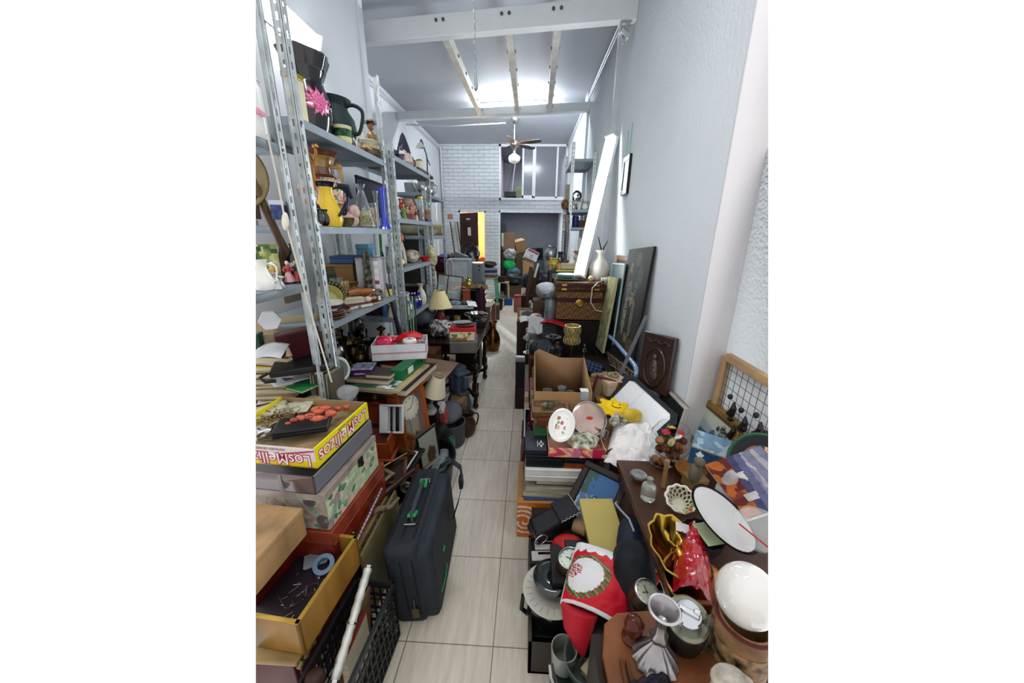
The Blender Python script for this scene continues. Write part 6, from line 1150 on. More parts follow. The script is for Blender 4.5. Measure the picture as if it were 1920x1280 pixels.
pot('blue_spout_jug','white jug with a dark blue spout on the middle rack','jug','jug',.12,.16,(-1.12,2.86,z),GLAZE,cols=['#dcd8cc']*5+['#1c2c5a']*7,handle=mat('#1c2c5a',.3),spout=mat('#1c2c5a',.3))
pot('brass_ball','small brass ball vase before the blue spouted jug','vase','pot',.07,.08,(-1.04,2.82,z),BRASS)
dg=thing('dog_figurine','seated brown and white clothed dog figurine on the middle rack','figurine',(-1.16,3.12,z),R(30)); part('body',B('#c9b8a0').tube([(0,.06,.05),(0,.0,.12),(0,-.03,.2)],[.06,.06,.035]),PAINTN,dg); part('head',B('#b07858').ball(.045,.055,.045,0,-.06,.235).ball(.02,.035,.018,0,-.11,.225),PAINTN,dg)
for s in (-1,1): part('leg',B('#c8c0b0').tube([(s*.03,-.02,.13),(s*.035,-.06,.05),(s*.035,-.09,.01)],[.022,.017,.014]),PAINTN,dg); part('ear',B('#3a2a24').ball(.012,.02,.03,s*.045,-.05,.225),PAINTN,dg)
bag('white_rag_doll','white and red cloth doll slumped on the middle rack','doll',.16,.30,.12,(-1.12,3.34,z),R(10),mat('#b9a898',.8,n=.6,ns=18),81,.3)
bag('yellow_lace_cloth','pale yellow lace cloth hanging at the far post of rack','cloth',.10,.10,.20,(-1.0,3.60,z-.05),0,mat('#b8b48c',.8,n=.4,ns=30),82,.4,freq=16)
one('red_white_bowl',B().lathe(prof('bowl',.10,.05),20),mat('#b81c2c',.4,n=.3,ns=30),'small red and white bowl below the pale yellow cloth','bowl',(-1.035,3.48,z+.001))
pot('white_cup_stack','white cup standing at the back of the middle rack','cup','cup',.08,.09,(-1.30,2.92,z),WHITEC); closedbox('light_blue_box','light blue box at the back near post of middle rack','box',.1,.12,.18,(-1.32,2.82,z+.001) ,0,mat('#6aa0b8',.5),None,.2); one('green_tube',B().tube([(0,0,0),(0,.02,.26)],.012),mat('#4aa844',.4),'bright green plastic tube standing on the middle rack','tube',(-1.28,3.02,z+.001))
z=Z2[0]
cw_=closedbox('carved_casket','dark red carved wooden casket at the back of the rack','casket',.20,.34,.22,(-1.28,2.98,z+.001),0,wood('#3a1414'),wood('#2c1010'),.3); part('silver_carving',B().tube([(.102,-.14+.28*i/30,.14+.02*math.sin(i*1.9)) for i in range(31)],.004,5).tube([(.102,-.14+.28*i/30,.10+.015*math.sin(i*2.3)) for i in range(31)],.004,5),PEWTER,cw_)
pot('blue_white_jug','blue and white porcelain jug with big loop handle','jug','jug',.14,.17,(-1.10,3.02,z),mat('paint',.15,n=.45,ns=22,coat=.5),rot=R(-120),cols=['#dce0ea','#24409a','#dce0ea','#2c4aa8','#dce0ea','#e6e8ee','#e6e8ee','#24409a','#e6e8ee']+['#e6e8ee']*4,handle=WHITEC)
pot('cobalt_vase','deep cobalt blue glossy vase in front of blue white jug','vase','pot',.12,.14,(-1.05,3.16,z),mat('#121c78',.1,n=.1,coat=.6),band=(.6,.66,BRASS))
for i,(x,y,h_,l) in enumerate(((-1.05,2.80,.15,'tall cream figurine at the near end of the low middle shelf'),(-1.04,2.88,.13,'cream and gold lady figurine beside the first cream one'),(-1.14,2.80,.20,'pale figurine standing behind at the near end'))): figure('cream_figurine',l,h_,(x,y,z+.001),R(40),'#c9c0a8','#b8a888','#d8c0a8','#8a7a5a')
pot('blue_glass_bottle','slim light blue glass bottle touching the near rack post','bottle','bottle',.05,.20,(-1.03,2.77,z) if z>2 else (-1.20,2.80,z),mat('#3a6aa0',.1,n=.1,coat=.5))
pot('bronze_pot','brown bronze pot beside the cobalt blue vase','pot','pot',.13,.10,(-1.12,3.30,z),BRONZE)
pot('white_pear_vase','white pear shaped vase at the far part of shelf','vase','vase',.10,.2,(-1.06,3.36,z),mat('#c9c2b4',.4))
closedbox('casket_stand','dark wooden box at the far end of low middle shelf','box',.3,.2,.16,(-1.24,3.56,z+.001),0,wood('#2c1c16'),None,.3)
# green and white slim rods between the racks
for i,c in enumerate(('#3a6a4a','#7a9a6a','#a8b08c','#2c5a48')):
    one('garden_cane',B().tube([(0,0,0),(.01*i,.01,.9)],.006,6),mat(c,.5,n=.2),['dark green','light green','pale','deep green'][i]+' thin cane standing between the two racks','cane',(-.97+.013*i,2.665,.003),(R(-1),0,0),'thin canes between the racks').scale=(1,1,1.3)
bag('grey_cushion','grey felt hat like bundle left of the large cream lamp','cushion',.30,.32,.20,(-1.12,3.46,.72),0,mat('#4a4c50',.8,n=.15),84,.2)
# ================================================================ far left pile
def box_(name,l,cat,px,py,z,w,d,h,rot=0,m=CARD,lid=None,side=1,lh=.2):
    return closedbox(name,l,cat,w,d,h,corner(px,py,z,w,d,rot,side),rot,m,lid,lh)
ft=thing('long_low_table','long dark table carrying the far left pile','table',(-.97,5.10,0)); part('table_top',B().box(.50,1.75,.04,0,0,.66),wood('#241812'),ft)
for sx in (-1,1):
    for sy in (-1,1): part('leg',B().box(.06,.06,.66,sx*.18,sy*.8),wood('#241812'),ft)
ZF=.702
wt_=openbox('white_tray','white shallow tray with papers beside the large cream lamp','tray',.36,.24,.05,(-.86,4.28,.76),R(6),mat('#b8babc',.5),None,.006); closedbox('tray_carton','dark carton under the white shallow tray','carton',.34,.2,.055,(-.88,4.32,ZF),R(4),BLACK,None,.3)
magazine('white_leaflet','white leaflet hanging over the corner of white tray','leaflet',.12,.16,(-.70,4.24,.815),(R(14),R(8),R(20)),mat('#c9ccd0',.6),None,.003)
for i,(x,y,l,c) in enumerate(((-.94,4.32,'bundle of blue white papers in the white tray','#6a7a8a'),(-.80,4.34,'small dark dishes heap in the white tray','#2c2e2c'))): bag('tray_bundle',l,'bundle',.18,.16,.07,(x,y,.768),0,mat(c,.5,n=.6,ns=30),90+i,.4,freq=16)
one('grey_slab',B().box(.30,.16,.05),mat('#5e5e58',.7,n=.2),'grey padded slab lying under the white tray','slab',(-.68,4.02,.60),(R(6),R(-12),R(28)),bev=.015); closedbox('slab_support','dark box under the grey padded slab','box',.3,.22,.57,(-.72,4.06,.003),0,wood('#1c1412'),None,.1)
tr=thing('terrarium','glazed wooden display frame with green plants inside','terrarium',(-1.08,4.62,.80),(R(-8),R(8),R(10)))
for x,y in ((-.16,-.09),(.16,-.09),(-.16,.09),(.16,.09),(-.03,-.09)): part('post',B().box(.014,.014,.32,x,y),wood('#4a2c20'),tr)
part('frame_rail',B().box(.334,.194,.014,0,0,.0).box(.334,.014,.014,0,-.09,.31).box(.334,.014,.014,0,.09,.31),wood('#4a2c20'),tr); part('glass_pane',B().box(.32,.002,.30,0,-.09,.012),mat('#c8d0cc',.05,n=0,alpha=.3),tr); part('moss',B().ball(.11,.06,.05,.04,0,.07).ball(.05,.04,.04,-.04,.02,.1),mat('#7a9a6a',.8,n=.5,ns=30),tr)
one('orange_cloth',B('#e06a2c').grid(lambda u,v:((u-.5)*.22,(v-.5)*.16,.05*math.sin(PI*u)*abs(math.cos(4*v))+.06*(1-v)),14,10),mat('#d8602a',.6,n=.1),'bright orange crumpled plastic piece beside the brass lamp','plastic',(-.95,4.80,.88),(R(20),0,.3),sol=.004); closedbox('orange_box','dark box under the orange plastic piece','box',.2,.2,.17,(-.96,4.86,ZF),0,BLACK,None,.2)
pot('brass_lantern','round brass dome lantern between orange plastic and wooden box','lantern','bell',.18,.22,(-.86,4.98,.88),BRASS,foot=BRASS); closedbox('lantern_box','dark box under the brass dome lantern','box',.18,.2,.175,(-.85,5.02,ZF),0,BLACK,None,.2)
closedbox('terracotta_pot','square terracotta coloured pot beside the orange plastic','pot',.10,.10,.14,(-.83,4.58,.80),.3,mat('#8a3c24',.6),None,.1)
wo=openbox('open_wood_tray','open light wooden tray lying tilted beyond the brass lantern','tray',.16,.36,.06,(-.70,4.78,.92),(R(-10),R(-8),R(-14)),mat('#8a7448',.6,n=.2),mat('#5a4a34',.7),.01)
for i,(y,c,l) in enumerate(((4.72,'#401028','magenta dress hanging at the aisle side of the far pile'),(4.84,'#2a0c1c','dark purple coat hanging beside the magenta dress'),(4.98,'#1a2028','black coat hanging behind the purple coat'),(5.12,'#22343a','dark teal coat hanging last beside the stool'))):
    one('hanging_garment',B().mark().lathe([(0,0),(.05,0),(.06,.1),(.05,.5),(.035,.72),(0,.74)],18,lobes=5,amp=.12,sy=.8),mat(c,.8,n=.25),l,'garment',(-.66-.012*i,y,.25),0,'garments at the aisle side of the far pile')
rs=thing('red_lined_case','upright suitcase with red lining by the aisle floor','suitcase',(-.66,5.75,.003),R(-4)); part('case_shell',B().box(.14,.5,.52),mat('#5c5248',.6),rs,bev=.02); part('red_lining',B().box(.01,.40,.4,.074,0,.05),mat('#8a2a18',.6,n=.3),rs); part('rim',B().tube([(.075,-.24,.02),(.075,-.24,.44),(.075,-.16,.52),(.075,.16,.52),(.075,.24,.44),(.075,.24,.02)],.012),mat('#a8a08c',.5),rs)
wm=thing('white_monitor','white square monitor like box with a loop handle','box',(-1.04,5.28,.96)); part('housing',B().box(.34,.26,.34),mat('#8f9698',.5),wm,bev=.01); part('front_plate',B().box(.28,.004,.24,0,-.132,.06),mat('#a9b2b8',.4),wm); part('loop_handle',B().tube(curvy([(-.16,-.14,.02),(-.17,-.14,.26),(-.12,-.14,.33),(-.08,-.14,.26),(-.09,-.14,.02)]),.012),mat('#b8b8b4',.4),wm)
mt_=thing('grey_projector_case','grey metal projector case with clasps and angled flaps','case',(-.92,5.62,.86)); part('case_body',B().box(.40,.32,.36),mat('#6f7880',.45,.3),mt_,bev=.008); part('top_flap',B().box(.20,.01,.16,-.16,-.14,.36,(R(20),R(20),0)),mat('#7c868c',.4,.3),mt_); part('top_flap',B().box(.18,.01,.14,.0,-.15,.37,(R(-10),R(-16),0)),mat('#868f95',.4,.3),mt_); part('clasp',B().box(.02,.01,.03,.15,-.165,.30).box(.02,.01,.03,.15,-.165,.24).box(.03,.01,.03,.02,-.165,.27),mat('#24262a',.4),mt_)
bl_=thing('black_spot_lamp','black studio lamp head with bright rim on the grey case','lamp',(-.93,5.64,1.30)); part('lamp_head',B().mark().lathe([(0,0),(.10,.02),(.12,.12),(.10,.14),(0,.14)],24).xf((0,0,.02),(R(60),0,R(30))),BLACKG,bl_); part('bracket',B().tube(curvy([(-.1,-.02,0),(-.14,-.04,.12),(.0,-.06,.22),(.12,-.04,.1)]),.012),BLACK,bl_); part('bright_rim',B().tube([(.10+.04*math.cos(a),-.10,.10+.09*math.sin(a)) for a in [R(-60+12*i) for i in range(11)]],.008),'#c8ccd0',bl_)
mc_=openbox('maroon_crate','dark red wooden crate with flared sides full of purple cloths','crate',.52,.42,.24,(-1.36,6.15,1.04),0,mat('#4a100e',.4),None,.012); closedbox('crate_base','brown carton under the dark red crate','carton',.44,.4,1.035,(-1.36,6.15,.003),0,mat('#5c3420',.7),None,.1)
for i,(x,y,l,c) in enumerate(((-1.48,6.1,'purple cloth at the left in the dark red crate','#4a2c8a'),(-1.20,6.12,'purple cloth at the right in the dark red crate','#553a94'),(-1.36,6.2,'dark violet cloth in the middle of the crate','#2c1c54'))): bag('purple_cloth',l,'cloth',.24,.3,.26,(x,y,1.06),0,mat(c,.7,n=.2),95+i,.35)
pot('cream_flower','cream cloth flower on the purple cloths','flower','bowl',.12,.05,(-1.34,6.02,1.28),mat('#b8b094',.7,n=.3))
one('carpet_roll',B().mark().cyl(.085,.80).xf((-.0,0,0),(0,R(90),0)),mat('#a39c78',.8,n=.2),'long beige roll of carpet lying across behind the middle rack','carpet roll',(-2.15,5.60,1.71)); closedbox('roll_cabinet','tall dark cabinet behind carrying the carpet roll','cabinet',.5,.3,1.62,(-1.9,5.62,.003),0,mat('#2c2824',.7),None,.05)
for i,(x,l) in enumerate(((-1.10,'brown wooden batten leaning leftmost on the brick wall'),(-.98,'pale batten leaning second on the brick wall'),(-.92,'thin dark batten leaning third on the brick wall'))): one('leaning_batten',B().tube([(0,0,0),(-.45,1.1,1.95)],.018,6),wood(['#5a3c28','#9a9078','#3a3028'][i]),l,'batten',(x-.5,8.25,.003))
# teapots and dishes on the narrow far rack
z=2.122
tp=pot('silver_teapot','silver teapot on top of the narrow far rack','teapot','pot',.16,.16,(-1.32,4.55,z),SILVER,handle=SILVER,spout=SILVER,knob=SILVER,lid=SILVER); copy_tree(tp,(-1.32,4.82,z),.6,'second silver teapot behind the first on the narrow far rack')
pot('white_lamp_glass','white glass lamp cup behind the teapots on the far rack','lamp glass','cup',.16,.14,(-1.52,4.7,z),mat('#a9b4b0',.3)); 
z=1.622
for i,(x,y,c,l) in enumerate(((-1.3,4.5,'#8a8a7c','grey dish on the second shelf of the narrow far rack'),(-1.35,4.6,'#4a5a6a','blue grey dish behind on the narrow far rack'),(-1.3,4.75,'#a89c84','cream dish at the back on the narrow far rack'))): pot('rack_dish',l,'dish','bowl',.14,.08,(x,y,z),mat(c,.4))
# green stool and things on it
gs=thing('green_stool','mint green metal stool with folded cloths at the end of left row','stool',(-.86,7.82,0)); MG=mat('#4f9a78',.4,n=.1)
part('seat',B().box(.34,.34,.04,0,0,.70),MG,gs,bev=.01)
for sx in (-1,1):
    for sy in (-1,1): part('leg',B().tube([(sx*.13,sy*.13,.71),(sx*.2,sy*.2,0)],[.03,.02],6),MG,gs)
part('cross_bar',B().tube([(-.17,-.17,.28),(.17,-.17,.28)],.012).tube([(.17,-.17,.28),(.17,.17,.28)],.012),MG,gs)
for i,(c,l) in enumerate((('#8a3a24','red brown folded cloth at the bottom on the green stool'),('#8a94a8','pale blue folded cloth second on the green stool'),('#2c3448','navy folded cloth third on the green stool'),('#7c8498','grey blue folded cloth fourth on the green stool'))): closedbox('folded_cloth',l,'cloth',.36-.01*i,.32,.05,(-.87,7.81,.742+.051*i),R(4*i),mat(c,.8,n=.15),None,.1,bev=.015,group='cloths folded on the green stool')
bag('dark_straw_hat','dark brown crumpled cap on top of the folded cloths','cap',.32,.26,.14,(-.88,7.8,.948),0,mat('#2c2018',.8,n=.3),99,.4)
closedbox('dark_side_chest','dark chest in the gap behind the green stool','chest',.5,.7,.62,(-1.45,7.4,.003),0,wood('#1c1814'),None,.1)
bag('teal_bag','dark teal bag between the garments and the green stool','bag',.4,.5,.5,(-1.0,6.75,.003),0,mat('#10302c',.6,n=.2),100,.25)
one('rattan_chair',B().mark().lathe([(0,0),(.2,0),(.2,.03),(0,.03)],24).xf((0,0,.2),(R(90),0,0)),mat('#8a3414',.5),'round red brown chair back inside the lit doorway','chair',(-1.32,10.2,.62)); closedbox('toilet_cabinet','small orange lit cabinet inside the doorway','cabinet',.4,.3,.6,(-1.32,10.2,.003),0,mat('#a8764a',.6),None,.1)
one('wall_notice',B().box(.14,.004,.14),mat('#a87a60',.7,n=.3,ns=30),'small brown notice fixed on the brick wall left of door','notice',(-2.08,YB-.004,2.02))
# small framed picture hung on the right wall
hp=picture('hanging_picture','small dark ornate frame hanging by strings on the right wall',.22,.33,(.885,3.55,2.02),(0,0,R(-90)),.045,.025,mat('#14161c',.5),lambda u,v:'#b8bc9c' if wob(u*12,v*12)>-.2 else '#8a9a70',14,14,cat='picture'); part('hanging_string',B().tube([(-.05,0,.33),(-.07,0,.55)],.003).tube([(.05,0,.33),(.05,0,.58)],.003),'#6ab0a0',hp)
one('dark_plant',B().tube([(0,0,0),(.01,.02,.2),(-.04,.0,.34)],[.012,.008,.004]).tube([(0,0,.02),(.03,0,.22),(.07,.0,.30)],[.01,.007,.003]).tube([(0,0,0),(-.02,.02,.15),(-.06,.0,.2)],[.01,.006,.003]),mat('#1c241c',.7),'dark dried plant behind the big white vase','plant',(.80,4.0,1.30)); closedbox('plant_stand','tall dark box behind the hamper carrying the dried plant','box',.2,.2,1.29,(.79,4.02,.003),0,BLACK,None,.05)

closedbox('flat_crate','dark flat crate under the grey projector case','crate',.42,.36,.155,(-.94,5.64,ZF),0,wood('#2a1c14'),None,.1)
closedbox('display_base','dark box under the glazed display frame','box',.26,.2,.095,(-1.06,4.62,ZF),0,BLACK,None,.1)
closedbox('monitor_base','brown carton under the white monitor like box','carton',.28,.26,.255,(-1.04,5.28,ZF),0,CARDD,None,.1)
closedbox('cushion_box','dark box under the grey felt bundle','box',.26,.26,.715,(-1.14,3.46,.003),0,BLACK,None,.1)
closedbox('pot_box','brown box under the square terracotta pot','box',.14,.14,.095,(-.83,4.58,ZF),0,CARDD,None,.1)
# ================================================================ paintings along the right wall
def darkpic(u,v):
    c='#1e1d1a'
    def el(a,b,ra,rb): return ((u-a)/ra)**2+((v-b)/rb)**2<1
    if el(.5,.5,.42,.46): c='#2a2824'
    for (a,b,ra,rb,k) in ((.3,.82,.07,.05,'#6a6650'),(.55,.9,.10,.06,'#4a4a40'),(.35,.62,.12,.10,'#5a5c54'),(.3,.38,.08,.2,'#7c7a6c'),(.62,.4,.07,.18,'#6a6a60'),(.5,.55,.06,.07,'#8a7a58'),(.7,.75,.1,.09,'#3f4840'),(.2,.15,.15,.08,'#3c3428'),(.75,.15,.16,.07,'#5a4a2c'),(.5,.2,.09,.05,'#7a6a40'),(.6,.66,.06,.08,'#4c5a4c')):
        if el(a,b,ra,rb) and wob(u*30,v*30)>-.25: c=k
    return c
def leanat(a,yr,zb,ht,lean,face=90):
    """rotation for a board standing on its edge and leaning back against the right wall: faces -x"""
    return (R(-lean),0,R(-90))
w_,h_,l_,r_=quad3(PX(1150,655,.80),PX(1186,692,.80),PX(1187,467,.875))
o=canvas('dark_painting','tall dark old painting of pale figures leaning on the right wall',w_,h_,l_,r_,.02,darkpic,50,70,edge='#15130f')
closedbox('painting_plinth','long dark box on which the tall paintings stand','box',.2,1.02,.55,(.78,2.85,.003),0,wood('#1c1411'),None,.05)
w_,h_,l_,r_=quad3(PX(1112,640,.72),PX(1131,662,.72),PX(1131,517,.80))
canvas('narrow_painting','pale yellow green narrow painting panel leaning beside the hamper',w_,h_,l_,r_,.02,lambda u,v:'#8f8c62' if wob(u*6,v*5)>.05 else ('#6f7050' if wob(u*9,v*9,3)>0 else '#a39c70'),20,40,edge='#b8b48c')
picture('brown_gilt_frame','tall dark picture with brown gilt frame behind dark painting','picture',*quad3(PX(1136,640,.85),PX(1160,672,.85),PX(1148,476,.885)),.04,.02,'#7a4a30',lambda u,v:'#1c1e22',8,8)
picture('blue_framed_picture','picture with pale frame edge standing between the panels','picture',*quad3(PX(1127,645,.78),PX(1146,668,.78),PX(1144,492,.835)),.015,.015,'#9ab0a8',lambda u,v:'#2e4448' if v>.4 else '#15181c',8,8)
# folding chair with pale blue tube frame
fcx=PX(1140,632,.72); 
ch=thing('blue_tube_chair','folded chair frame of light blue tube leaning on the wall','chair',(.70,2.62,.50),(R(0),R(12),0))
cq=[PX(1122,690,.74),PX(1127,668,.745),PX(1138,634,.77),PX(1146,633,.77),PX(1184,677,.77),PX(1192,690,.76),PX(1193,704,.75),PX(1184,716,.74)]; ch.location=cq[0]; ch.rotation_euler=(0,0,0)
part('tube_frame',B().tube(curvy([q-cq[0] for q in cq]),.017,10),mat('#8aa8cc',.25,.2),ch); c0,c1,c2,c3=[q-cq[0] for q in (cq[0],cq[2],cq[5],cq[7])]
part('picture_panel',B('#444').grid(lambda u,v:tuple((c0.lerp(c3,u)).lerp(c1.lerp(c2,u),v*.9+.05)+Vector((.012,0,0))),30,12,lambda u,v:'#1c1c20' if v>.7 else ['#5a5048','#8a7a70','#2a2624','#6a3c38','#b0a090'][int(u*31+v*17)%5]),PAINT,ch)
for k in (.3,.62): part('cross_rod',B().tube([c0.lerp(c1,k),c3.lerp(c2,k)],.006),'#6a5a3c',ch)
one('grey_bar',B().tube([Vector((0,0,0)),PX(1212,592,.83)-PX(1158,712,.66)],[.014,.014],4),mat('#77797e',.4,.3),'grey flat metal bar leaning diagonally in front of the dark painting','bar',PX(1158,712,.66))
one('plaited_rope',B().tube([(.02*math.cos(i*.9)+.0015*i,.02*math.sin(i*.9)-.002*i,.003*i) for i in range(60)],.009,6),mat('#a0906c',.8,n=.4,ns=50),'beige plaited rope with red beads behind the red frame','rope',PZ(1112,705,.66),(R(20),R(20),0))
rf=PZ(1122,745,.60)
picture('red_framed_print','small landscape print in a maroon red frame leaning left of the white board','picture',.17,.24,(.50,2.14,.50),(R(-14),R(10),R(-24)),.02,.02,'#6a1c24',lambda u,v:'#5a4a2c' if abs(u-.5+.1*wob(v*9,2))<.16 else '#6f6448',16,16)
closedbox('cream_card_box','cream round cornered box behind the framed white board','box',.16,.12,.10,(.60,2.20,.62),R(20),mat('#b8a888',.5),mat('#c4a890',.4),.3); closedbox('board_back_carton','carton behind the black framed white board','carton',.24,.3,.6,(.60,2.26,.003),0,CARDD,None,.1)
# black framed panel, plain glossy white with two thin lines
w_,h_,l_,r_=quad3(PZ(1138,745,.60),PZ(1222,838,.52),PZ(1192,708,.76))
mr=thing('framed_white_board','glossy white board with thick black frame lying tilted by the wall','board',l_,r_); mr.scale=(w_/.41,1,h_/.34)
out=[(-.20,.0),(.20,.0),(.21,.28),(.18,.34),(-.16,.34),(-.21,.30)]; inn=[(-.17,.03),(.165,.03),(.17,.27),(.15,.305),(-.145,.305),(-.175,.28)]
b=B(); n=len(out); vs=[(x,-.015,z) for x,z in out]+[(x,-.015,z) for x,z in inn]+[(x,.01,z) for x,z in out]+[(x,.0,z) for x,z in inn]
b.add(vs,[(i,(i+1)%n,n+(i+1)%n,n+i) for i in range(n)]+[(2*n+i,i,(i+1)%n+0,2*n+(i+1)%n) for i in range(n)]+[(n+i,n+(i+1)%n,3*n+(i+1)%n,3*n+i) for i in range(n)])
part('frame',b,mat('#1d2226',.45),mr,bev=.004); part('white_panel',B().add([(x,-.004,z) for x,z in inn],[tuple(range(n))]),mat('#eceff2',.12,n=0,coat=.6),mr); part('panel_line',B().box(.30,.0006,.001,0,-.0045,.12).box(.001,.0006,.25,-.05,-.0045,.04),'#b8c0c8',mr); part('backing',B().add([(x,.011,z) for x,z in out],[tuple(range(n))]),BLACK,mr)
marks(9,.09,.008,'#7a8288',mr,(.190,-.0165,.2),(0,R(82),0))
# sun plush, shoes, bags
sn=thing('sun_plush','yellow smiling sun plush toy lying on the white board','plush toy',PZ(1152,768,.655),(R(22),R(8),R(-10))); sn.scale=(.95,.95,.95)
b=B('#e8c41a'); rays=[]
for i in range(32):
    a=2*PI*i/32; r=.115 if i%4<2 else .085
    rays.append((r*math.cos(a)*1.05,r*math.sin(a)*.72))
part('rays',B().prism(rays,0,.02),mat('#e6c010',.8,n=.08),sn,bev=.007); part('face',B().ball(.065,.045,.026,0,0,.02),mat('#f0cc1c',.8,n=.05),sn); part('smile',B().tube([(-.03,-.006,.044),(-.01,-.018,.0445),(.012,-.018,.0445),(.03,-.006,.042)],.003,5),'#7a4a10',sn); part('eye',B().ball(.006,.004,.004,-.02,.012,.043).ball(.006,.004,.004,.02,.012,.043),'#3a2410',sn)
pf_=bag('plush_doll','yellow and white plush body under the sun','plush toy',.14,.10,.08,PZ(1182,790,.60),.4,mat('#d8b83c',.8,n=.3,ns=12),51,.2); 
for i,(px,py,l) in enumerate(((1152,795,'left knitted baby shoe with white laces under the sun plush'),(1172,790,'right knitted baby shoe with white laces under the sun plush'))):
    s=thing('baby_shoe',l,'shoe',PZ(px,py,.60),R(-30)); part('shoe_body',B().ball(.03,.05,.025,0,0,.025).ball(.026,.026,.03,0,.03,.035),mat('#b8b8ac',.8,n=.6,ns=60),s); part('lace',B().tube([(-.02,-.01,.05),(.015,0,.055),(-.015,.015,.06),(.02,.03,.055)],.004),'#d8d8d4',s); part('foot_lining',B().ball(.018,.02,.012,0,.03,.056),'#c89a94',s)
# white plastic bags
def drape(w,d,h,seed,fold=.02):
    def f(u,v):
        x=(u-.5)*w; y=(v-.5)*d; k=max(0,1-(2*abs(u-.5))**2.2)*max(0,1-(2*abs(v-.5))**2.2)
        return (x,y,.004+h*k**.7+fold*abs(noise.fractal(Vector((u*4+seed,v*4,seed)),.8,2,3)))
    return f
cloth('white_bag','large crumpled white plastic bag in front of the white board','bag',drape(.30,.30,.10,3,.05),26,26,mat('#ebe9e7',.4,n=.03),PZ(1195,832,.50),R(-20),.002,sub=1)
cloth('white_bag','smaller white plastic bag with handles hanging at the red box','bag',drape(.24,.16,.07,7,.05),22,18,mat('#ebe9e7',.4,n=.03),PZ(1180,868,.47),R(-28),.002,sub=1)
one('twisted_plastic_strip',B().tube([(-.05,0,0),(-.09,-.02,.02),(-.11,-.0,.01),(-.09,.03,.02),(-.04,.03,.02)],[.012,.01,.009,.01,.012]),mat('#cfccc8',.4),'twisted handle loop of the smaller white plastic bag','bag handle',PZ(1152,853,.48),R(20))
closedbox('maroon_wood_box','dark maroon wooden box under the white plastic bags','box',.28,.18,.43,(.48,1.59,.003),0,wood('#3a100c',.3),None,.1)
# relief plaque
rp=thing('relief_plaque','dark brown carved relief plaque leaning on the right wall','plaque',(.80,2.03,.72),(R(-6),R(-4),R(-66)))
RB=mat('#33201a',.4,n=.3,ns=30,coat=.3)
part('board',B().box(.26,.03,.36),RB,rp,bev=.01); part('carved_border',B().tube([(.085*math.cos(a),-.018,.15+.12*math.sin(a)) for a in [2*PI*i/28 for i in range(28)]],.008,6,True).tube([(-.1+.02*i,-.018,.31+.01*math.sin(i*1.7)) for i in range(11)],.006),RB,rp)
part('carved_figure',B().ball(.03,.02,.065,0,-.016,.14).ball(.016,.016,.02,0,-.02,.215).ball(.02,.012,.03,.02,-.018,.1),mat('#5c4c44',.35,.3,n=.5,ns=40),rp)
picture('white_edged_picture','dark picture with a white edge leaning below the relief plaque','picture',*quad3(PX(1226,775,.84),PX(1268,830,.84),PX(1242,718,.875)),.012,.03,'#b8b4b0',lambda u,v:'#1c201e' if wob(u*8,v*8)>-.1 else '#2c3428',12,12)
# near right wall: wire frame, gold frame
wf=thing('wooden_wire_frame','light wooden frame with wire grid and iron birds on the wall','wall frame',(1.03,1.545,.64),(R(-1.5),R(0),R(-90)))
LW=mat('#b0906a',.6,n=.2,ns=6)
part('frame',B().box(.60,.03,.04,.12,0,.40).box(.04,.03,.42,-.19,0,0).box(.60,.03,.04,.12,0,0),LW,wf,bev=.003)
b=B()
for i in range(13): b.tube([(-.17+.045*i,0,.03),(-.17+.045*i,0,.41)],.0014,4)
for i in range(9): b.tube([(-.18,0,.05+.045*i),(.42,0,.05+.045*i)],.0014,4)
part('wire_grid',b,mat('#55565c',.5,.4),wf,kind='stuff')
b=B()
for i,(x,z_) in enumerate(((-.04,.17),(.06,.15),(.16,.18),(.24,.14),(.11,.08),(-.0,.07))):
    b.col('#2c2422').tube([(x,-.02,z_),(x+.035,-.03,z_+.015),(x+.045,-.03,z_+.05),(x+.03,-.025,z_+.075)],[.012,.018,.014,.004]).ball(.012,.012,.014,x+.0,-.03,z_+.09)
part('iron_birds',b,mat('#2c2626',.5,.5,n=.3),wf)
b=B()
for i in range(70): x,z_=rn.uniform(-.08,.32),rn.uniform(.02,.09); b.lathe([(0,0),(.012,.0),(.008,.012),(0,.014)],6,x,-.02,z_,r=(rn.random()*3,rn.random()*3,0))
part('metal_leaves',b,mat('#6a6a70',.4,.6,n=.5,ns=40),wf,kind='stuff')
def mountain(u,v):
    m=.35+.22*math.exp(-((u-.62)/.07)**2)+.5*max(0,.32-u)
    if v<m and u<.22: return '#4f6a34' if v>.3 else '#3f6a78'
    if v<m-.0: return '#466a80' if v>.12 else '#5f8ea0'
    return '#b7bfae' if v>.75-.3*u else '#9db0b4'
picture('gold_framed_painting','gold framed painting of blue mountains leaning on the near wall','painting',*(lambda U,T:quad3(U+Vector((-.05,0,-.27)),T+Vector((-.05,0,-.27)),U))(PX(1309,731,1.03),PX(1399,802,1.03)),.035,.03,None,mountain,40,30,cat='painting',fm=mat('#a07c3c',.35,.6,n=.3,ns=60),inner=mat('#6a4a24',.4,.5))
def sea(u,v):
    if v>.5: return '#6f8ea6' if wob(u*5,v*5)<.12 else '#9fb4c2'
    if v>.47: return '#8a7a58'
    if abs(u-.22)<.09*(1-abs(v-.32)/.12) and abs(v-.32)<.1: return '#b8ccd0'
    if abs(u-.62)<.13 and v<.28+.1*wob(u*8,1): return '#3c6a34'
    return '#16385a' if wob(u*7,v*12)>-.1 else '#0f2a48'
canvas('sea_painting','small painting of sailing boat and green island on blue sea',*(lambda O,U,T:quad3(O,O+(T-U),U))(PY(1289,866,1.36),PY(1293,801,1.44),PY(1380,829,1.32)),.012,sea,40,30,cat='painting')
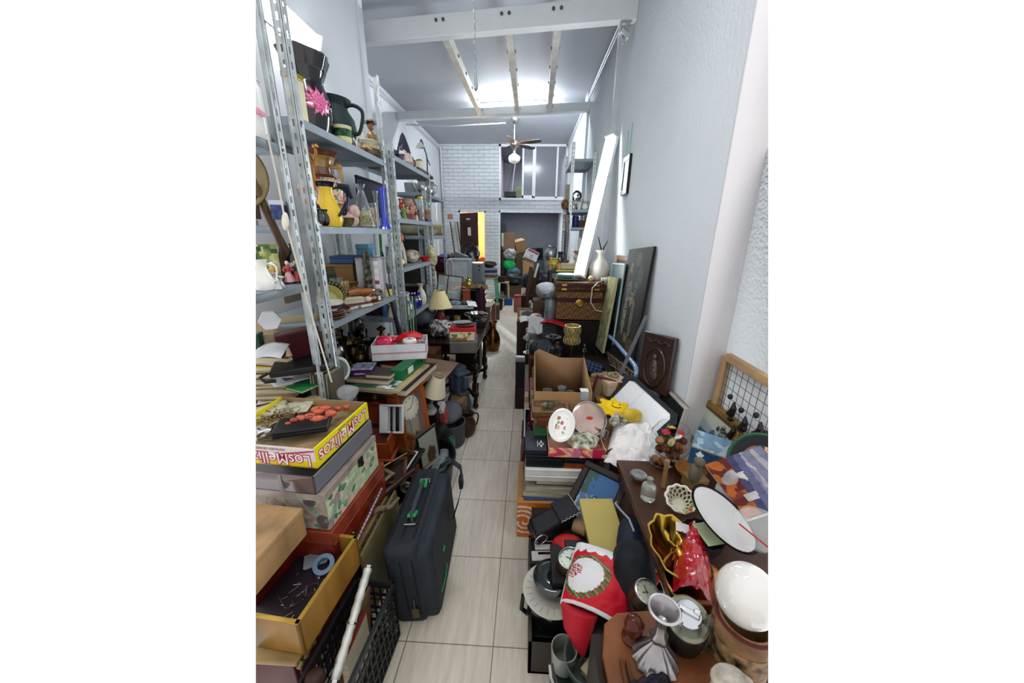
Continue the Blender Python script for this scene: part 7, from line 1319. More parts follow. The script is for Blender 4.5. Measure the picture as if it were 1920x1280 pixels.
def ship(u,v):
    k=v+.15*u
    if k>.62: return '#77768e' if wob(u*3,v*9)<.15 else '#a3a2a8'
    if k>.5: return '#5a5a7a'
    if abs(u-.42)<.10 and .30<v<.58 and (u-.34)<(v-.26)*.9: return '#c9c6bc'
    if abs(u-.72)<.06 and .2<v<.5: return '#b8b4b4'
    if k>.38: return '#3d3c5c'
    if wob(u*5,v*6,4)>.05: return '#a85a20'
    return '#5a1c18' if wob(u*7,v*7,9)>-.2 else '#7a3020'
canvas('ship_painting','unframed ship painting in blue and rust red lying tilted',*quad3(PZ(1322,873,.76),PZ(1400,976,.74),PZ(1402,815,.86)),.012,ship,60,50,cat='painting')
gt=plate('flower_tray','round black tray with green rim and painted flowers behind ship painting','tray',.23,PY(1428,868,1.20),(R(50),R(0),R(-50)),mat('#15161a',.4),None,.02,mat('#1c4a34',.4),blobs('#14151a',['#c9906a','#d8a888','#8a4a30','#14151a','#14151a','#3a5a3c'],13,26,.08,.16))

part('green_rim',B().tube([(.11*math.cos(a),.11*math.sin(a),.02) for a in [2*PI*i/36 for i in range(36)]],.007,6,True),mat('#1f5238',.4),gt)
# ================================================================ near right pile
# glass globe with nuts and flowers
G0=PZ(1254,852,T); GS=.8
gg=thing('glass_globe','round clear glass bowl full of brown wooden balls and flowers','bowl',G0); gg.scale=(GS,)*3
GT=mat('#f4f8f8',.02,n=0,trans=1); GT.node_tree.nodes['Principled BSDF'].inputs['IOR'].default_value=1.12
part('glass_sphere',B().lathe([(0,0),(.05,0),(.10,.03),(.125,.085),(.12,.15),(.09,.20),(.088,.20),(.118,.15),(.122,.085),(.098,.033),(.05,.005),(0,.005)],36),GT,gg)
spots=[(0,0,.03),(.06,0,.035),(-.06,.01,.035),(0,.06,.035),(.01,-.06,.035),(.045,.045,.07),(-.045,-.04,.07),(.05,-.04,.075),(-.04,.045,.075),(0,0,.09),(.07,.0,.10),(-.07,0,.10),(.02,-.06,.10)]
lbs=['centre bottom','right bottom','left bottom','rear bottom','front bottom','rear right','front left','front right','rear left','middle','upper right','upper left','upper front']
for i,(x,y,z_) in enumerate(spots):
    one('wooden_ball',B().ball(.028*GS,.028*GS,.026*GS),wood(['#8a4a24','#a8683c','#6a3018','#b8825a'][i%4]) if i%3 else mat(['#9a5a30','#7a3a1c'][i%2],.6,n=.6,ns=50,bump=.6,bs=120),'brown wooden ball at the %s of the glass globe'%lbs[i],'ball',(G0.x+x*GS,G0.y+y*GS,T+z_*GS),0,'wooden balls in the glass globe')
for i,(x,y,z_,c,l) in enumerate(((-.04,0,.16,'#c02434','crimson flower at the left in the glass globe'),(.045,-.01,.165,'#c8283c','crimson flower at the right in the glass globe'),(.005,.03,.175,'#d8b83c','yellow flower at the back of the glass globe'),(.02,-.04,.15,'#e4e0d4','white flower at the front of the glass globe'),(-.02,-.05,.12,'#b8b070','yellow green leaf at the glass front'))):
    f=B()
    for k in range(6): a=PI*k/3; f.ball(.017,.011,.006,.013*math.cos(a),.013*math.sin(a),.004*(k%2),8,5)
    f.ball(.008,.008,.009,0,0,.006,8,5); one('silk_flower',f,mat(c,.6,n=.1),l,'flower',(G0.x+x*GS,G0.y+y*GS,T+z_*GS),(.3,.2*i,i),'silk flowers in the glass globe').scale=(GS,)*3
g2=thing('small_glass_globe','smaller brandy glass with brown balls in front of the globe','glass',(G0.x-.075,G0.y-.09,T)); g2.scale=(GS,)*3; part('glass_sphere',B().lathe([(0,0),(.035,0),(.07,.03),(.08,.07),(.065,.12),(.063,.12),(.077,.07),(.067,.033),(0,.005)],30),GT,g2)
for i,(x,y,z_) in enumerate(((0,0,.03),(.035,0,.035),(-.03,.01,.04),(0,-.03,.06))): one('wooden_ball',B().ball(.024*GS,.024*GS,.022*GS),mat(['#a8744c','#8a5434'][i%2],.6,n=.5,ns=40),'pale brown ball %s in the smaller glass'%['at the bottom','at the right','at the left','on top'][i],'ball',(G0.x-.075+x*GS,G0.y-.09+y*GS,T+z_*GS),0,'balls in the smaller glass')
one('wooden_stick',B().tube([(0,0,0),(0,0,.14),(0,0,.15),(0,0,.17)],[.013,.013,.017,.014]),wood('#a07a54'),'light brown turned wooden stick standing before the glass globes','stick',PZ(1243,912,T)).scale=(.8,.8,.8)
bn2=glassjar('small_bottle','small clear glass bottle with wide base left of wooden stick','bottle',.06,.10,PZ(1214,933,T),'bottle',m=mat('#d8dcd4',.06,n=0,trans=.8))
pot('silver_ashtray','small round silver dish with a folded lid behind the clear bottle','dish','bowl',.075,.03,PZ(1196,900,T),SILVER,lid=SILVER)
pot('orange_bowl','orange brown wooden bowl behind the wooden stick','bowl','bowl',.13,.045,PZ(1292,893,T),wood('#a86a28'))
one('stone_bird',B().ball(.03,.025,.05,0,0,.05).ball(.02,.025,.02,0,-.01,.11),mat('#6a6250',.6,n=.3),'grey green stone bird behind the woven basket','carving',PZ(1300,905,T+.06),.5); closedbox('wooden_cube','small wooden block under the stone bird','block',.08,.07,.058,PZ(1300,912,T),.2,wood('#8a6a44'),None,.3)
# woven ceramic basket with flowers
wb=thing('ceramic_basket','white woven ceramic basket with green and orange flowers','basket',PZ(1272,945,T+.005),(R(28),R(0),R(-20))); wb.scale=(.68,.68,.68)
b=B()
for i in range(14):
    a=2*PI*i/14
    for s in (1,-1): b.tube([((.03+.05*math.sin(k*.22))*math.cos(a+s*k*.13),(.03+.05*math.sin(k*.22))*math.sin(a+s*k*.13),.012*k) for k in range(8)],.0042,6)
part('woven_wall',b,mat('#d8d6c0',.25,coat=.4,n=.05),wb); part('rim',B().tube([((.08+.004*math.cos(10*a))*math.cos(a),(.08+.004*math.cos(10*a))*math.sin(a),.086) for a in [2*PI*i/60 for i in range(60)]],.007,6,True),mat('#dcdac6',.25,coat=.4,n=.05),wb); part('base',B().cyl(.035,.008),mat('#d8d6c0',.3),wb)
for x,y,c in ((.05,-.05,'#c8743c'),(.065,-.02,'#7a9a5c'),(.03,-.07,'#a8b87c')): part('ceramic_flower',B().ball(.014,.014,.008,x,y,.092,8,5).ball(.007,.007,.012,x,y,.094,8,5),mat(c,.3),wb)
# cards, papers, envelope
for i,(x,y,w,d,r,m_,l) in enumerate(((.57,1.06,.11,.05,10,mat('#b8babc',.2,.7,n=.5,ns=40),'silver foil card holder left of the ceramic basket'),(.575,1.03,.10,.05,-4,mat('#d0cfca',.6),'white folded paper under the silver foil'),(.615,1.03,.08,.06,30,mat('#c9c4b8',.7,n=.3,ns=30),'bunched cream paper beside the ceramic basket'),(.53,1.05,.07,.04,80,wood('#7a4a30'),'small brown wooden card under the foil'))):
    magazine('loose_paper',l,'paper',w,d,(x,y,T+.012*i+.001),R(r),m_,None,.006,bend=.008)
ln=one('letter_card',B('#d8d8d8').grid(lambda u,v:((u-.5)*.07,(v-.5)*.045,.0),14,8,lambda u,v:'#d9d9d9' if (abs(u-.12)<.06 or (u<.4 and v<.2) or abs(u-.55)<.05 or abs(u-.9)<.05 or abs((u-.55)/.35+v-1)<.14) else '#15171c'),PAINT,'black card lettered LN beside the brass bowl','card',(.535,.99,T+.002),(R(10),0,R(-8)),sol=.003)
# brass bowl with lobster
bb=thing('brass_bowl','shell shaped brass bowl holding a gilt lobster','bowl',(.515,.935,T+.015),(R(16),R(12),R(10)))
part('dish',B().lathe([(0,0),(.03,0),(.06,.012),(.088,.04),(.092,.046),(.086,.046),(.058,.016),(.028,.005),(0,.005)],40,lobes=10,amp=.05,sy=1.15),mat('#b0933c',.22,1,n=.25),bb)
lo=thing('gilt_lobster','small gilt lobster ornament lying in the brass bowl','ornament',(.525,.905,T+.055),(R(16),R(10),R(10)))
b=B().ball(.012,.03,.01,0,0,0); 
for k in range(4): b.ball(.01-.001*k,.008,.008,0,-.034-.013*k,-.001*k,8,5)
part('shell',b,mat('#c8a04a',.25,1),lo)
for s in (-1,1): part('claw',B().tube([(s*.008,.025,0),(s*.025,.04,.004),(s*.022,.06,.004)],[.004,.005,.009]).ball(.008,.012,.005,s*.022,.066,.004),mat('#c8a04a',.25,1),lo); part('leg',B().tube([(s*.01,.01,0),(s*.028,.014,.006),(s*.036,.0,-.004)],.002,5).tube([(s*.01,-.005,0),(s*.028,-.006,.006),(s*.036,-.018,-.004)],.002,5).tube([(s*.01,-.018,0),(s*.026,-.024,.006),(s*.032,-.036,-.004)],.002,5),mat('#c8a04a',.25,1),lo)
one('price_tag',B().box(.045,.03,.001),'#d8d4d6','white handwritten price tag on the rim of the brass bowl','tag',(.56,.985,T+.085),(R(30),R(10),R(-10)))
bb.scale=(1.12,1.12,1.12); b2=plate('brass_plate','copper coloured plate sticking out under the brass bowl','plate',.20,(.55,.84,T+.002),(R(6),R(4),0),mat('#8a5a3a',.3,1,n=.3),None,.02,BRASS)
cbn=pot('black_comb_basket','black slotted plastic basket behind the red bag','basket','bowl',.14,.08,(.625,.97,T),mat('#1a2028',.4),lobes=16,amp=.04); magazine('green_leaf_card','pale green leaf shaped card above the black slotted basket','card',.10,.08,(.65,.965,T+.085),(.2,.1,.3),mat('#a3b48a',.5),None,.003)
# red shiny bag
def redbag(u,v):
    x=(u-.5)*.105*(1-.22*v+.12*math.sin(3*v)); y=.02+.27*v; k=math.cos((u-.5)*PI*.96)
    z_=.012+.075*k*(.75+.25*math.sin(PI*v))+.014*noise.fractal(Vector((u*5,v*7,2)),.8,2,3)
    return (x,y,z_)
cloth('red_foil_bag','shiny crimson foil gift bag lying on the near pile','bag',redbag,24,34,mat('#a30c20',.22,n=.15,ns=6,coat=.5),(.50,.755,T+.012),R(-24),.002,sub=1)
# oval platter in wrap
pt2=plate('oval_platter','large white oval platter with dark rim tilted in plastic wrap','platter',.165,(.675,.975,.73),(R(30),R(-12),R(38)),mat('#c2c3c2',.2,coat=.3,n=.03),None,.018,mat('#2c2024',.4),None,1.5); pt2.scale=(.84,.92,1); part('dark_back',B().lathe([(0,-.003),(.05,-.003),(.087,.015),(.089,.021)],36,sy=1.5),mat('#2c2024',.4),pt2)
part('hatched_mark',B().tube([(-.05+.004*i,.05+.02*(i%2)+.004*i,.0055) for i in range(12)],.0012,4),'#f4f4f4',pt2)
bag('plastic_wrap','clear crinkled plastic wrap standing above the ceramic basket','plastic',.06,.06,.20,(.75,1.10,T+.03),(R(-10),R(12),0),mat('#c8ccd4',.15,n=.1,alpha=.5),61,.35,freq=14)
gb2=thing('glass_dome','clear glass lamp dome lying at the right edge','glass dome',PZ(1415,1030,.74),(R(-40),R(30),0)); gb2.scale=(.8,.8,.8); part('dome',B().lathe([(.03,0),(.06,.02),(.085,.06),(.08,.11),(.05,.145),(0,.155),(.048,.142),(.077,.11),(.082,.06),(.058,.022),(.028,.003)],36),mat('#e4eaea',.04,n=0,alpha=.12,coat=.6),gb2); part('red_stripe',B().tube([(-.12,-.03,.05),(-.02,-.08,.01)],.003,5),'#c01c30',gb2)
# beer stein with white globe
sn2=pot('stoneware_stein','brown stoneware stein with relief and large handle','stein','jar',.14,.15,(.565,.645,T),mat('#8a6848',.45,n=.35,ns=20),rot=R(-20),band=(.25,.7,mat('#9a7a58',.5,n=.7,ns=40)))
part('handle',B().tube(curvy([(.066,-.02,.125),(.10,-.03,.135),(.125,-.035,.10),(.115,-.035,.05),(.068,-.02,.025)]),.011,10),mat('#9a8a64',.45,n=.3),sn2); part('maroon_rim',B().tube([(.066*math.cos(a),.066*math.sin(a),.148) for a in [2*PI*i/30 for i in range(30)]],.004,6,True),'#5a1c1c',sn2)
gl=thing('white_globe_shade','large white opal glass globe shade resting on the stein','lamp shade',(.57,.672,T+.135),(R(14),R(-10),0)); part('opal_globe',B().ball(.068,.068,.085,0,0,.085,36,22),mat('#e4e2de',.1,n=0,coat=.8),gl)
one('carved_leaf',B().mark().lathe([(0,0),(.03,.01),(.035,.05),(.02,.1),(.005,.13),(0,.135)],16,lobes=5,amp=.25,sy=.6),mat('#6a6558',.6,n=.6,ns=30,bump=.6,bs=60),'grey carved leaf ornament between lighter and stein','carving',(.49,.66,T),.4)
# carved face statuette
fs=thing('white_statuette','cream carved statuette with leafy crown at the bottom edge','statuette',(.475,.535,T)); ST_=mat('#b8b0a2',.55,n=.4,ns=30,bump=.5,bs=80)
part('body',B().lathe([(0,0),(.035,0),(.032,.03),(.022,.06),(.028,.085),(0,.09)],20,lobes=4,amp=.1),ST_,fs); part('crown',B().ball(.042,.034,.022,0,0,.105,18,10).ball(.02,.024,.014,.028,-.01,.11),ST_,fs); part('face',B().ball(.02,.02,.028,.0,-.022,.075),mat('#b49a94',.5,n=.2),fs); part('ear_leaf',B().ball(.01,.006,.02,-.034,0,.085),ST_,fs)
# wooden board (kitchen wall holder) with knob
wbd=thing('wooden_board','orange brown wooden tray with rounded corners and turned knob','tray',(.375,.60,T+.012))
cx=[(-.155,-.13),(-.16,.02),(-.14,.095),(-.10,.125),(.05,.145),(.13,.15),(.17,.12),(.17,-.13)]
part('board',B().prism(cx,0,.016),wood('#7c4a2a',.35),wbd,bev=.004); part('rail',B().box(.17,.016,.03,.09,.15,.012),wood('#6a3418',.3),wbd,bev=.004)
part('knob',B().lathe([(0,0),(.026,0),(.027,.008),(.018,.018),(.016,.026),(.024,.04),(.026,.054),(.02,.068),(.008,.075),(0,.076)],24,-.075,.06,.016),wood('#4e1f0e',.2),wbd)
part('slotted_bar',B().box(.008,.09,.014,-.118,-.04,.016).box(.008,.09,.014,-.104,-.04,.016),wood('#6a3a1c',.3),wbd,bev=.002); part('slot',B().box(.012,.03,.001,-.04,.105,.0165,(0,0,.5)),'#241008',wbd)
one('board_rest',B().box(.26,.22,T-.005),wood('#2c1a12'),'dark wooden block under the orange brown tray','block',(.33,.575,.003))
TB=T+.029
# silver bud vase
sv=thing('silver_vase','silver vase with trumpet mouth, twisted neck and fluted shell base','vase',(.345,.615,TB)); SL=mat('#a8a4a6',.28,.9,n=.15,ns=20)
part('fluted_base',B().lathe([(0,0),(.050,0),(.055,.006),(.05,.014),(.038,.034),(.02,.056),(.012,.066)],64,lobes=14,amp=.05),SL,sv)
part('neck',B().lathe([(.012,.064),(.020,.075),(.021,.088),(.013,.10),(.012,.125)],32,lobes=5,amp=.1),SL,sv)
part('trumpet_mouth',B().lathe([(.012,.124),(.013,.14),(.02,.158),(.033,.172),(.036,.176),(.033,.178),(.018,.16),(.01,.14),(0,.135)],36),SL,sv)
part('mouth_rim',B().tube([(.035*math.cos(a),.035*math.sin(a),.176) for a in [2*PI*i/32 for i in range(32)]],.0035,7,True),mat('#c8c4c6',.3,.8,n=.05),sv)
# table lighter
tl=thing('table_lighter','oval table lighter with chrome top and dark body','lighter',(.44,.67,TB),R(-32))
part('body',B().lathe([(0,0),(.04,0),(.044,.004),(.05,.03),(.052,.055),(.048,.07),(0,.07)],40,sy=1.25),mat('#12110c',.45,n=.2),tl)
part('silver_rim',B().lathe([(.044,.066),(.051,.068),(.052,.074),(.046,.078),(.036,.075),(0,.075)],40,sy=1.25),mat('#8a8a78',.3,.8,n=.2),tl)
part('chrome_top',B().lathe([(0,.075),(.032,.075),(.033,.088),(.03,.092),(0,.093)],36,sy=1.2),mat('#c8ccd2',.1,1,n=0),tl); part('flint_lever',B().box(.05,.014,.008,.0,-.0,.092).box(.018,.012,.01,.018,.006,.096),mat('#d4d8dc',.1,1,n=0),tl,bev=.003)
one('black_cloth',B('#15151f').grid(lambda u,v:((u-.5)*.10,(v-.5)*.06,.02+.02*abs(noise.noise(Vector((u*4,v*4,1))))),12,10),mat('#15151f',.5),'black shiny cloth at the bottom edge beside the silver vase','cloth',(.315,.535,TB),.3,sol=.003)
# ---- crate on the floor at the aisle
cr2=openbox('aisle_crate','old grey wooden crate on the floor holding the black coffee pot','crate',.34,.50,.16,(.205,1.16,.003),0,wood('#4a4238',.7),None,.012)
closedbox('inner_block','dark block inside the crate under the coffee pot','box',.26,.3,.10,(.17,1.12,.018),0,BLACK,None,.2)
kp=thing('coffee_pot','round black enamel coffee pot with dark lid in the crate','coffee pot',(.13,1.06,.12))
part('body',B().lathe([(0,0),(.085,0),(.095,.02),(.095,.10),(.085,.125),(0,.125)],32),mat('#0f1311',.2,n=.1,coat=.4),kp); part('handle',B().tube([(-.09,.0,.11),(-.12,-.02,.12),(-.125,-.03,.06),(-.1,-.02,.02)],.009),BLACK,kp)
pl2=plate('white_plate','white plate with thin radial lines under the dark green lid','plate',.24,(.13,1.06,.247),0,mat('#bcb9ac',.3,n=.06),None,.012,mat('#c8c4b8',.3)); 
b=B()
for i in range(24): a=PI*i/12; b.box(.035,.001,.0004,.1*math.cos(a),.1*math.sin(a),.0118,(0,0,a))
part('radial_lines',b,'#7a776c',pl2,kind='stuff')
ld2=thing('upturned_pan_cover','dark green glass pot lid upside down on the white plate','lid',(.135,1.075,.262)); part('lid_body',B().lathe([(0,0),(.07,0),(.082,.02),(.085,.045),(.08,.05),(.05,.055),(.02,.045),(0,.04)],36),mat('#141c1c',.15,n=.1,coat=.6),ld2); part('lid_center',B().lathe([(0,.046),(.014,.045),(.010,.056),(0,.057)],18),BLACKG,ld2)
for x,y in ((.02,.045),(.035,.03),(.04,.045)): part('rivet',B().ball(.004,.004,.004,x,y,.054),SILVER,ld2)
one('black_rod',B().tube([(0,0,0),(.03,.14,.03)],.006),BLACK,'thin black rod leaning across the crate edge left of plate','rod',(.03,1.0,.19),(0,0,.05))
# clocks
c1=gauge('round_gauge','small round brass rimmed gauge on a dark oval wooden body','gauge',.085,.05,(.20,1.10,.345),(R(12),R(-5),.3)); c1.scale=(1.1,1.0,1)
closedbox('gauge_box','black box under the brass rimmed gauge','box',.16,.14,.24,(.27,1.14,.12),0,BLACK,None,.2)
one('gauge_shelf',B().box(.22,.18,.02),mat('#181412',.5),'thin dark board carrying the brass rimmed gauge','board',(.235,1.11,.322))
c2=gauge('chrome_gauge','second round gauge with silvery dial beside the silver vase','gauge',.075,.05,(.405,.86,.50),(R(14),R(-8),.9))
closedbox('gauge_stand','dark box under the second silvery gauge','box',.10,.12,.49,(.415,.86,.003),0,mat('#15131a',.5),None,.1)
# calculators, red textile, camera case
for i,(x,y,l) in enumerate(((.105,1.20,'white and black pocket calculator nearest the crate corner'),(.12,1.255,'second grey pocket calculator behind the first'))):
    c=thing('pocket_calculator',l,'calculator',(x,y,.265),R(4)); part('case',B().box(.12,.045,.012),mat('#b8b4ae',.4),c,bev=.003); part('screen',B().box(.08,.012,.002,.01,.008,.0115),BLACKG,c)
closedbox('calculator_box','black box under the pocket calculators','box',.15,.11,.245,(.115,1.225,.018),0,BLACK,None,.2)
bag('red_floral_cloth','bright red cloth with pale pattern between case and gauge','cloth',.16,.12,.09,(.215,1.215,.27),0,mat('#b81c1c',.6,n=.35,ns=26),71,.2)
closedbox('red_cloth_box','dark box under the red floral cloth','box',.10,.10,.245,(.25,1.24,.018),0,mat('#1c1614',.5),None,.2)
cm=thing('leather_case','black leather case with white stitching and metal trim','case',(.155,1.345,.29),(R(8),R(-14),R(24))); part('case_body',B().box(.22,.10,.09),mat('#17171c',.45,n=.15),cm,bev=.018); part('case_flap',B().box(.10,.11,.012,.07,-.0,.09),mat('#1b1b20',.4),cm,bev=.004)
part('white_stitching',B().tube([(.02+.01*i,-.058+(.003 if i%2 else -.003),.104) for i in range(11)],.0018,4).tube([(.122,-.05+.01*i,.104+(.002 if i%2 else 0)) for i in range(11)],.0018,4),'#b8b0a0',cm); part('metal_buckle',B().tube([(-.09+.03*math.cos(a),-.052,.05+.03*math.sin(a)) for a in [2*PI*i/16 for i in range(16)]],.004,6,True),SILVER,cm)
closedbox('case_box','dark carton under the black leather case','carton',.2,.09,.26,(.19,1.355,.018),0,mat('#4a3828',.7),None,.1)
bag('brown_leather_pouch','brown leather pouch at the aisle side of the black case','pouch',.1,.08,.07,(.075,1.33,.265),0,mat('#3a2820',.5,n=.3),73,.25)
one('cork_roll',B().mark().cyl(.035,.10).xf((0,0,0),(R(90),0,R(60))),mat('#9a8058',.7,n=.2),'short tan cork roll beside the yellow box','roll',(.25,1.33,.33))
# yellow flat box
yb2=closedbox('gold_flat_box','plain pale yellow gold flat box with wooden edge standing tilted','box',.155,.26,.03,(.355,1.235,.40),(R(14),R(2),R(6)),mat('#a8843c',.4),mat('#b5a45c',.35,n=.04),.5,bev=.003)
closedbox('gold_box_support','dark crate under the pale yellow flat box','crate',.16,.26,.35,(.37,1.25,.003),0,BLACK,None,.1)
# framed blue harbour picture
def harbour(u,v):
    if v>.52-.05*wob(u*3,1): 
        return '#2f5c8c' if not (u<.35 and wob(u*6,v*6)>-.1) else '#2e4a40'
    if abs(u-.5)<.035 and .38<v<.5 or abs(u-.62)<.04 and .40<v<.55 or abs(u-.82)<.04 and .33<v<.42: return '#c9c6c4'
    if wob(u*12,v*10,5)>.28: return '#93a4b8'
    return '#4a6484' if u<.4 else '#2c3e66'
picture('harbour_picture','deep dark wooden framed picture of a blue harbour leaning','picture',*(lambda O,U,T:quad3(O,O+(T-U),U))(PZ(1048,968,.34),PZ(1105,866,.50),PZ(1188,905,.48)),.035,.035,mat('#1d0c0a',.5),harbour,44,44)
# navy cloth bundle
bag('dark_garment','crumpled black blue garment between the Christmas bag and brass bowl','garment',.16,.24,.14,(.42,.99,.40),R(-14),mat('#10121c',.7,n=.2),77,.25); closedbox('garment_box','dark box under the crumpled garment','box',.12,.16,.395,(.43,1.0,.003),0,BLACK,None,.1)
bag('navy_backpack','navy blue fabric bag with pale cord between box and brass bowl','bag',.12,.28,.10,(.45,1.12,.40),R(-12),mat('#111a30',.6,n=.2),75,.2); closedbox('navy_bag_box','dark box under the navy blue bag','box',.13,.3,.395,(.462,1.12,.003),0,BLACK,None,.1)
one('cord_loop',B().tube([(-.03,.08,.0),(-.045,.05,.02),(-.03,.02,.015),(-.01,-.03,.02),(.0,-.07,.0)],.004),'#8a9098','thin pale cord loop lying on the navy blue bag','cord',(.43,1.14,.565))
# santa bag
def santac(u,v):
    x=u;y=v
    sc1=.06*abs(math.sin(u*9*PI)) 
    if v>.86-sc1: return '#dfe0e4' if u<.5 or int(u*9)%2 else '#c41428'
    if u>.62 and v>.66 and ((u-.72)**2+(v-.78)**2<.008 or (u-.88)**2+(v-.72)**2<.006): return '#e8b4c4'
    if (u-.30)**2/.05+(v-.42)**2/.07<1:
        if (u-.18)**2+(v-.45)**2<.012: return '#a03040' if wob(u*40,v*40)>0 else '#d8c8c4'
        return '#dcdadc'
    if (u-.30)**2/.085+(v-.42)**2/.11<1: return ['#2c7a3c','#8a1c2c','#4a9a54','#a82838'][int(u*23+v*31)%4]
    if u<.05 or v<.05: return '#d8d8dc'
    return '#c41428'
def santaf(u,v):
    a=(u-.5)*2; x=.13*math.sin(a*1.25)*(1-.30*(1-v)); yb=.20*(v-.35)
    up_=.105*math.cos(a*1.25)*(.45+.55*math.sin(PI*min(1,v*.9+.1)))
    return (x,yb+.02*a,.01+up_+.006*noise.fractal(Vector((u*4,v*4,8)),.8,2,3))
sb_=thing('santa_bag','red and white Christmas cloth bag printed with a bearded Santa and holly','bag',(.305,.955,.36),(R(18),R(-4),R(-36))); sb_.scale=(1.35,1.15,1)
part('fabric',B('#c41428').grid(santaf,70,60,santac),PAINT,sb_,sol=.003); part('hanging_tip',B('#b81226').tube([(-.03,-.08,.06),(-.02,-.12,.03),(.0,-.155,-.03)],[.05,.038,.008],14),mat('#b81226',.6),sb_); part('top_tuft',B('#e4e4e8').ball(.05,.03,.02,.05,.13,.05),mat('#dcdde2',.7,n=.1),sb_)
closedbox('santa_support','dark box under the red Christmas bag','box',.18,.2,.35,(.295,.94,.003),0,mat('#17120f',.6),None,.1)
# glass bowls at the bottom
gbw=pot('grey_glass_bowl','deep grey glass bowl with small things beneath the Christmas bag','bowl','bowl',.17,.10,(.235,.80,.20),mat('#5f6a62',.12,n=.1,alpha=.7,coat=.5)); bx_=closedbox('bowl_support','dark green box at the bottom under the grey glass bowl','box',.26,.26,.195,(.25,.76,.003),0,mat('#1e2a20',.5),None,.1)
closedbox('cream_block','cream coloured block lying inside the grey glass bowl','block',.06,.03,.03,(.24,.80,.235),.8,mat('#a8a080',.5),None,.3)
pot('grey_cup','pale grey cup beside the grey glass bowl under the Christmas bag','cup','cup',.09,.09,(.155,.83,.20),mat('#8c8f86',.3),handle=mat('#8c8f86',.3))
th_=thing('polished_teapot','polished silver handled teapot at the bottom edge of aisle','teapot',(.165,.64,.20)); part('body',B().lathe(prof('pot',.13,.10),28),SILVER,th_); part('handle',B().tube([(-.03,.04,.09),(-.06,.08,.14),(-.065,.1,.16)],[.009,.011,.008]),SILVER,th_)
None
# ================================================================ more small things in the gaps
zc=.506
one('white_card',B().box(.14,.004,.19),mat('#d8dadc',.6,n=.03),'white card standing upright in the middle of the paper pile','card',(.07,3.66,zc+.11),(R(-14),0,R(-24)))
closedbox('card_box','grey box behind the grey cushion holding up the white card','box',.2,.16,.105,(.12,3.70,zc),R(10),mat('#6a6c6e',.6),None,.3)
for i,(x,y,w,d,h,r,c,l) in enumerate(((.26,3.74,.16,.22,.03,6,'#4a2a22','dark brown book lowest in the small stack left of the hamper'),(.26,3.74,.15,.20,.025,-8,'#8a8478','grey book second in the small stack left of the hamper'),(.25,3.73,.14,.20,.03,14,'#20303a','dark teal book third in the small stack left of the hamper'),(.26,3.74,.13,.18,.02,-4,'#a89a84','cream book topmost in the small stack left of the hamper'))):
    book(l,w,d,h,(x,y,zc+[0,.031,.057,.088][i]),R(r),c,'small book stack left of the hamper')
for i,(x,y,k,dd,hh,m_,l) in enumerate(((.05,3.42,'jar',.05,.10,'#b8b8b0','small pale jar on the cabinet beside the oil lamp'),(.10,3.24,'bottle',.045,.13,'#2c3a34','dark green bottle on the cabinet in front of the papers'),(.30,3.24,'vase',.07,.14,'#6e4a34','brown vase at the wall side of the low cabinet'),(.06,3.52,'cup',.06,.06,'#8a3a34','dull red cup between oil lamp and papers'),(.14,3.85,'urn',.08,.14,'#5a5c60','grey urn behind the white card'))):
    pot('cabinet_'+{'jar':'jar','bottle':'bottle','vase':'vase','cup':'cup','urn':'urn'}[k],l,k if k!='jar' else 'jar',k,dd,hh,(x,y,zc+.001),mat(m_,.3,n=.2))
# on the black table and hamper side
for i,(x,y,h_,c1,c2,l) in enumerate(((.40,4.55,.15,'#a86a3a','#5a3a2c','orange brown figurine between the doll and the yellow hat'),(.62,4.82,.20,'#c9c4b8','#a8a49c','pale figurine at the back of the black table'),(.72,4.80,.17,'#6a4a5a','#c0a898','mauve figurine at the wall side of the black table'))): figure('table_figurine',l,h_,(x,y,1.232),R(-20),c1,c2,'#d0a890','#2c2420')
for i,(x,y,c,l) in enumerate(((.40,4.90,'#2a2c30','black camera body at the back of the black table'),(.52,4.90,'#5a4a3a','brown small case at the back of the black table'))): closedbox('small_case',l,'case',.10,.08,.09,(x,y,1.232),R(12*i),mat(c,.5),None,.3)
# under the long far table and beside the stool
for i,(x,y,w,d,h,c,l) in enumerate(((-.72,6.15,.24,.3,.36,'#3c3028','brown carton at the aisle end of the far table'),(-.70,6.9,.26,.3,.30,'#6a5440','tan carton on the floor between far table and green stool'),(.12,5.30,.26,.3,.5,'#4a3a2c','brown carton behind the folding chair frame'),(.40,5.75,.24,.5,1.0,'#2c2a2c','tall dark carton beside the right rack'))): closedbox('floor_carton',l,'carton',w,d,h,(x,y,.003),R(4*i),mat(c,.8,n=.15),None,.08)
bag('pale_bundle','pale grey cloth bundle on the brown carton behind the folding chair','cloth',.24,.26,.2,(.12,5.30,.505),0,mat('#8c9096',.7,n=.3,ns=12),111,.35)
pot('red_extinguisher','red cylinder standing by the aisle near the store room','cylinder','bottle',.13,.42,(.02,7.35,.003),mat('#8a1c20',.3)) 
for i,(x,y,dd,hh,c,l) in enumerate(((.30,6.1,.14,.2,'#a8a49a','cream pot on the brown chest beside the dark clothes'),(.02,5.98,.12,.16,'#3a4a6a','blue pot at the aisle side of the brown chest'))): pot('chest_pot',l,'pot','pot',dd,hh,(x,y,.665),mat(c,.4,n=.2))
# on the carved table and the clutter in front
for i,(x,y,k,dd,hh,m_,l) in enumerate(((-.62,3.16,'urn',.06,.12,PEWTER,'small pewter urn on the carved table behind the red tin'),(-.76,3.62,'jar',.07,.11,mat('#7a6a4a',.4),'olive jar on the carved table beside the cream lamp'),(-.66,3.50,'cup',.07,.07,mat('#b8b8b4',.3),'white cup on the carved table behind the red tin'))): pot('table_'+k if k!='urn' else 'pewter_urn',l,k,k,dd,hh,(x,y,.692),m_)
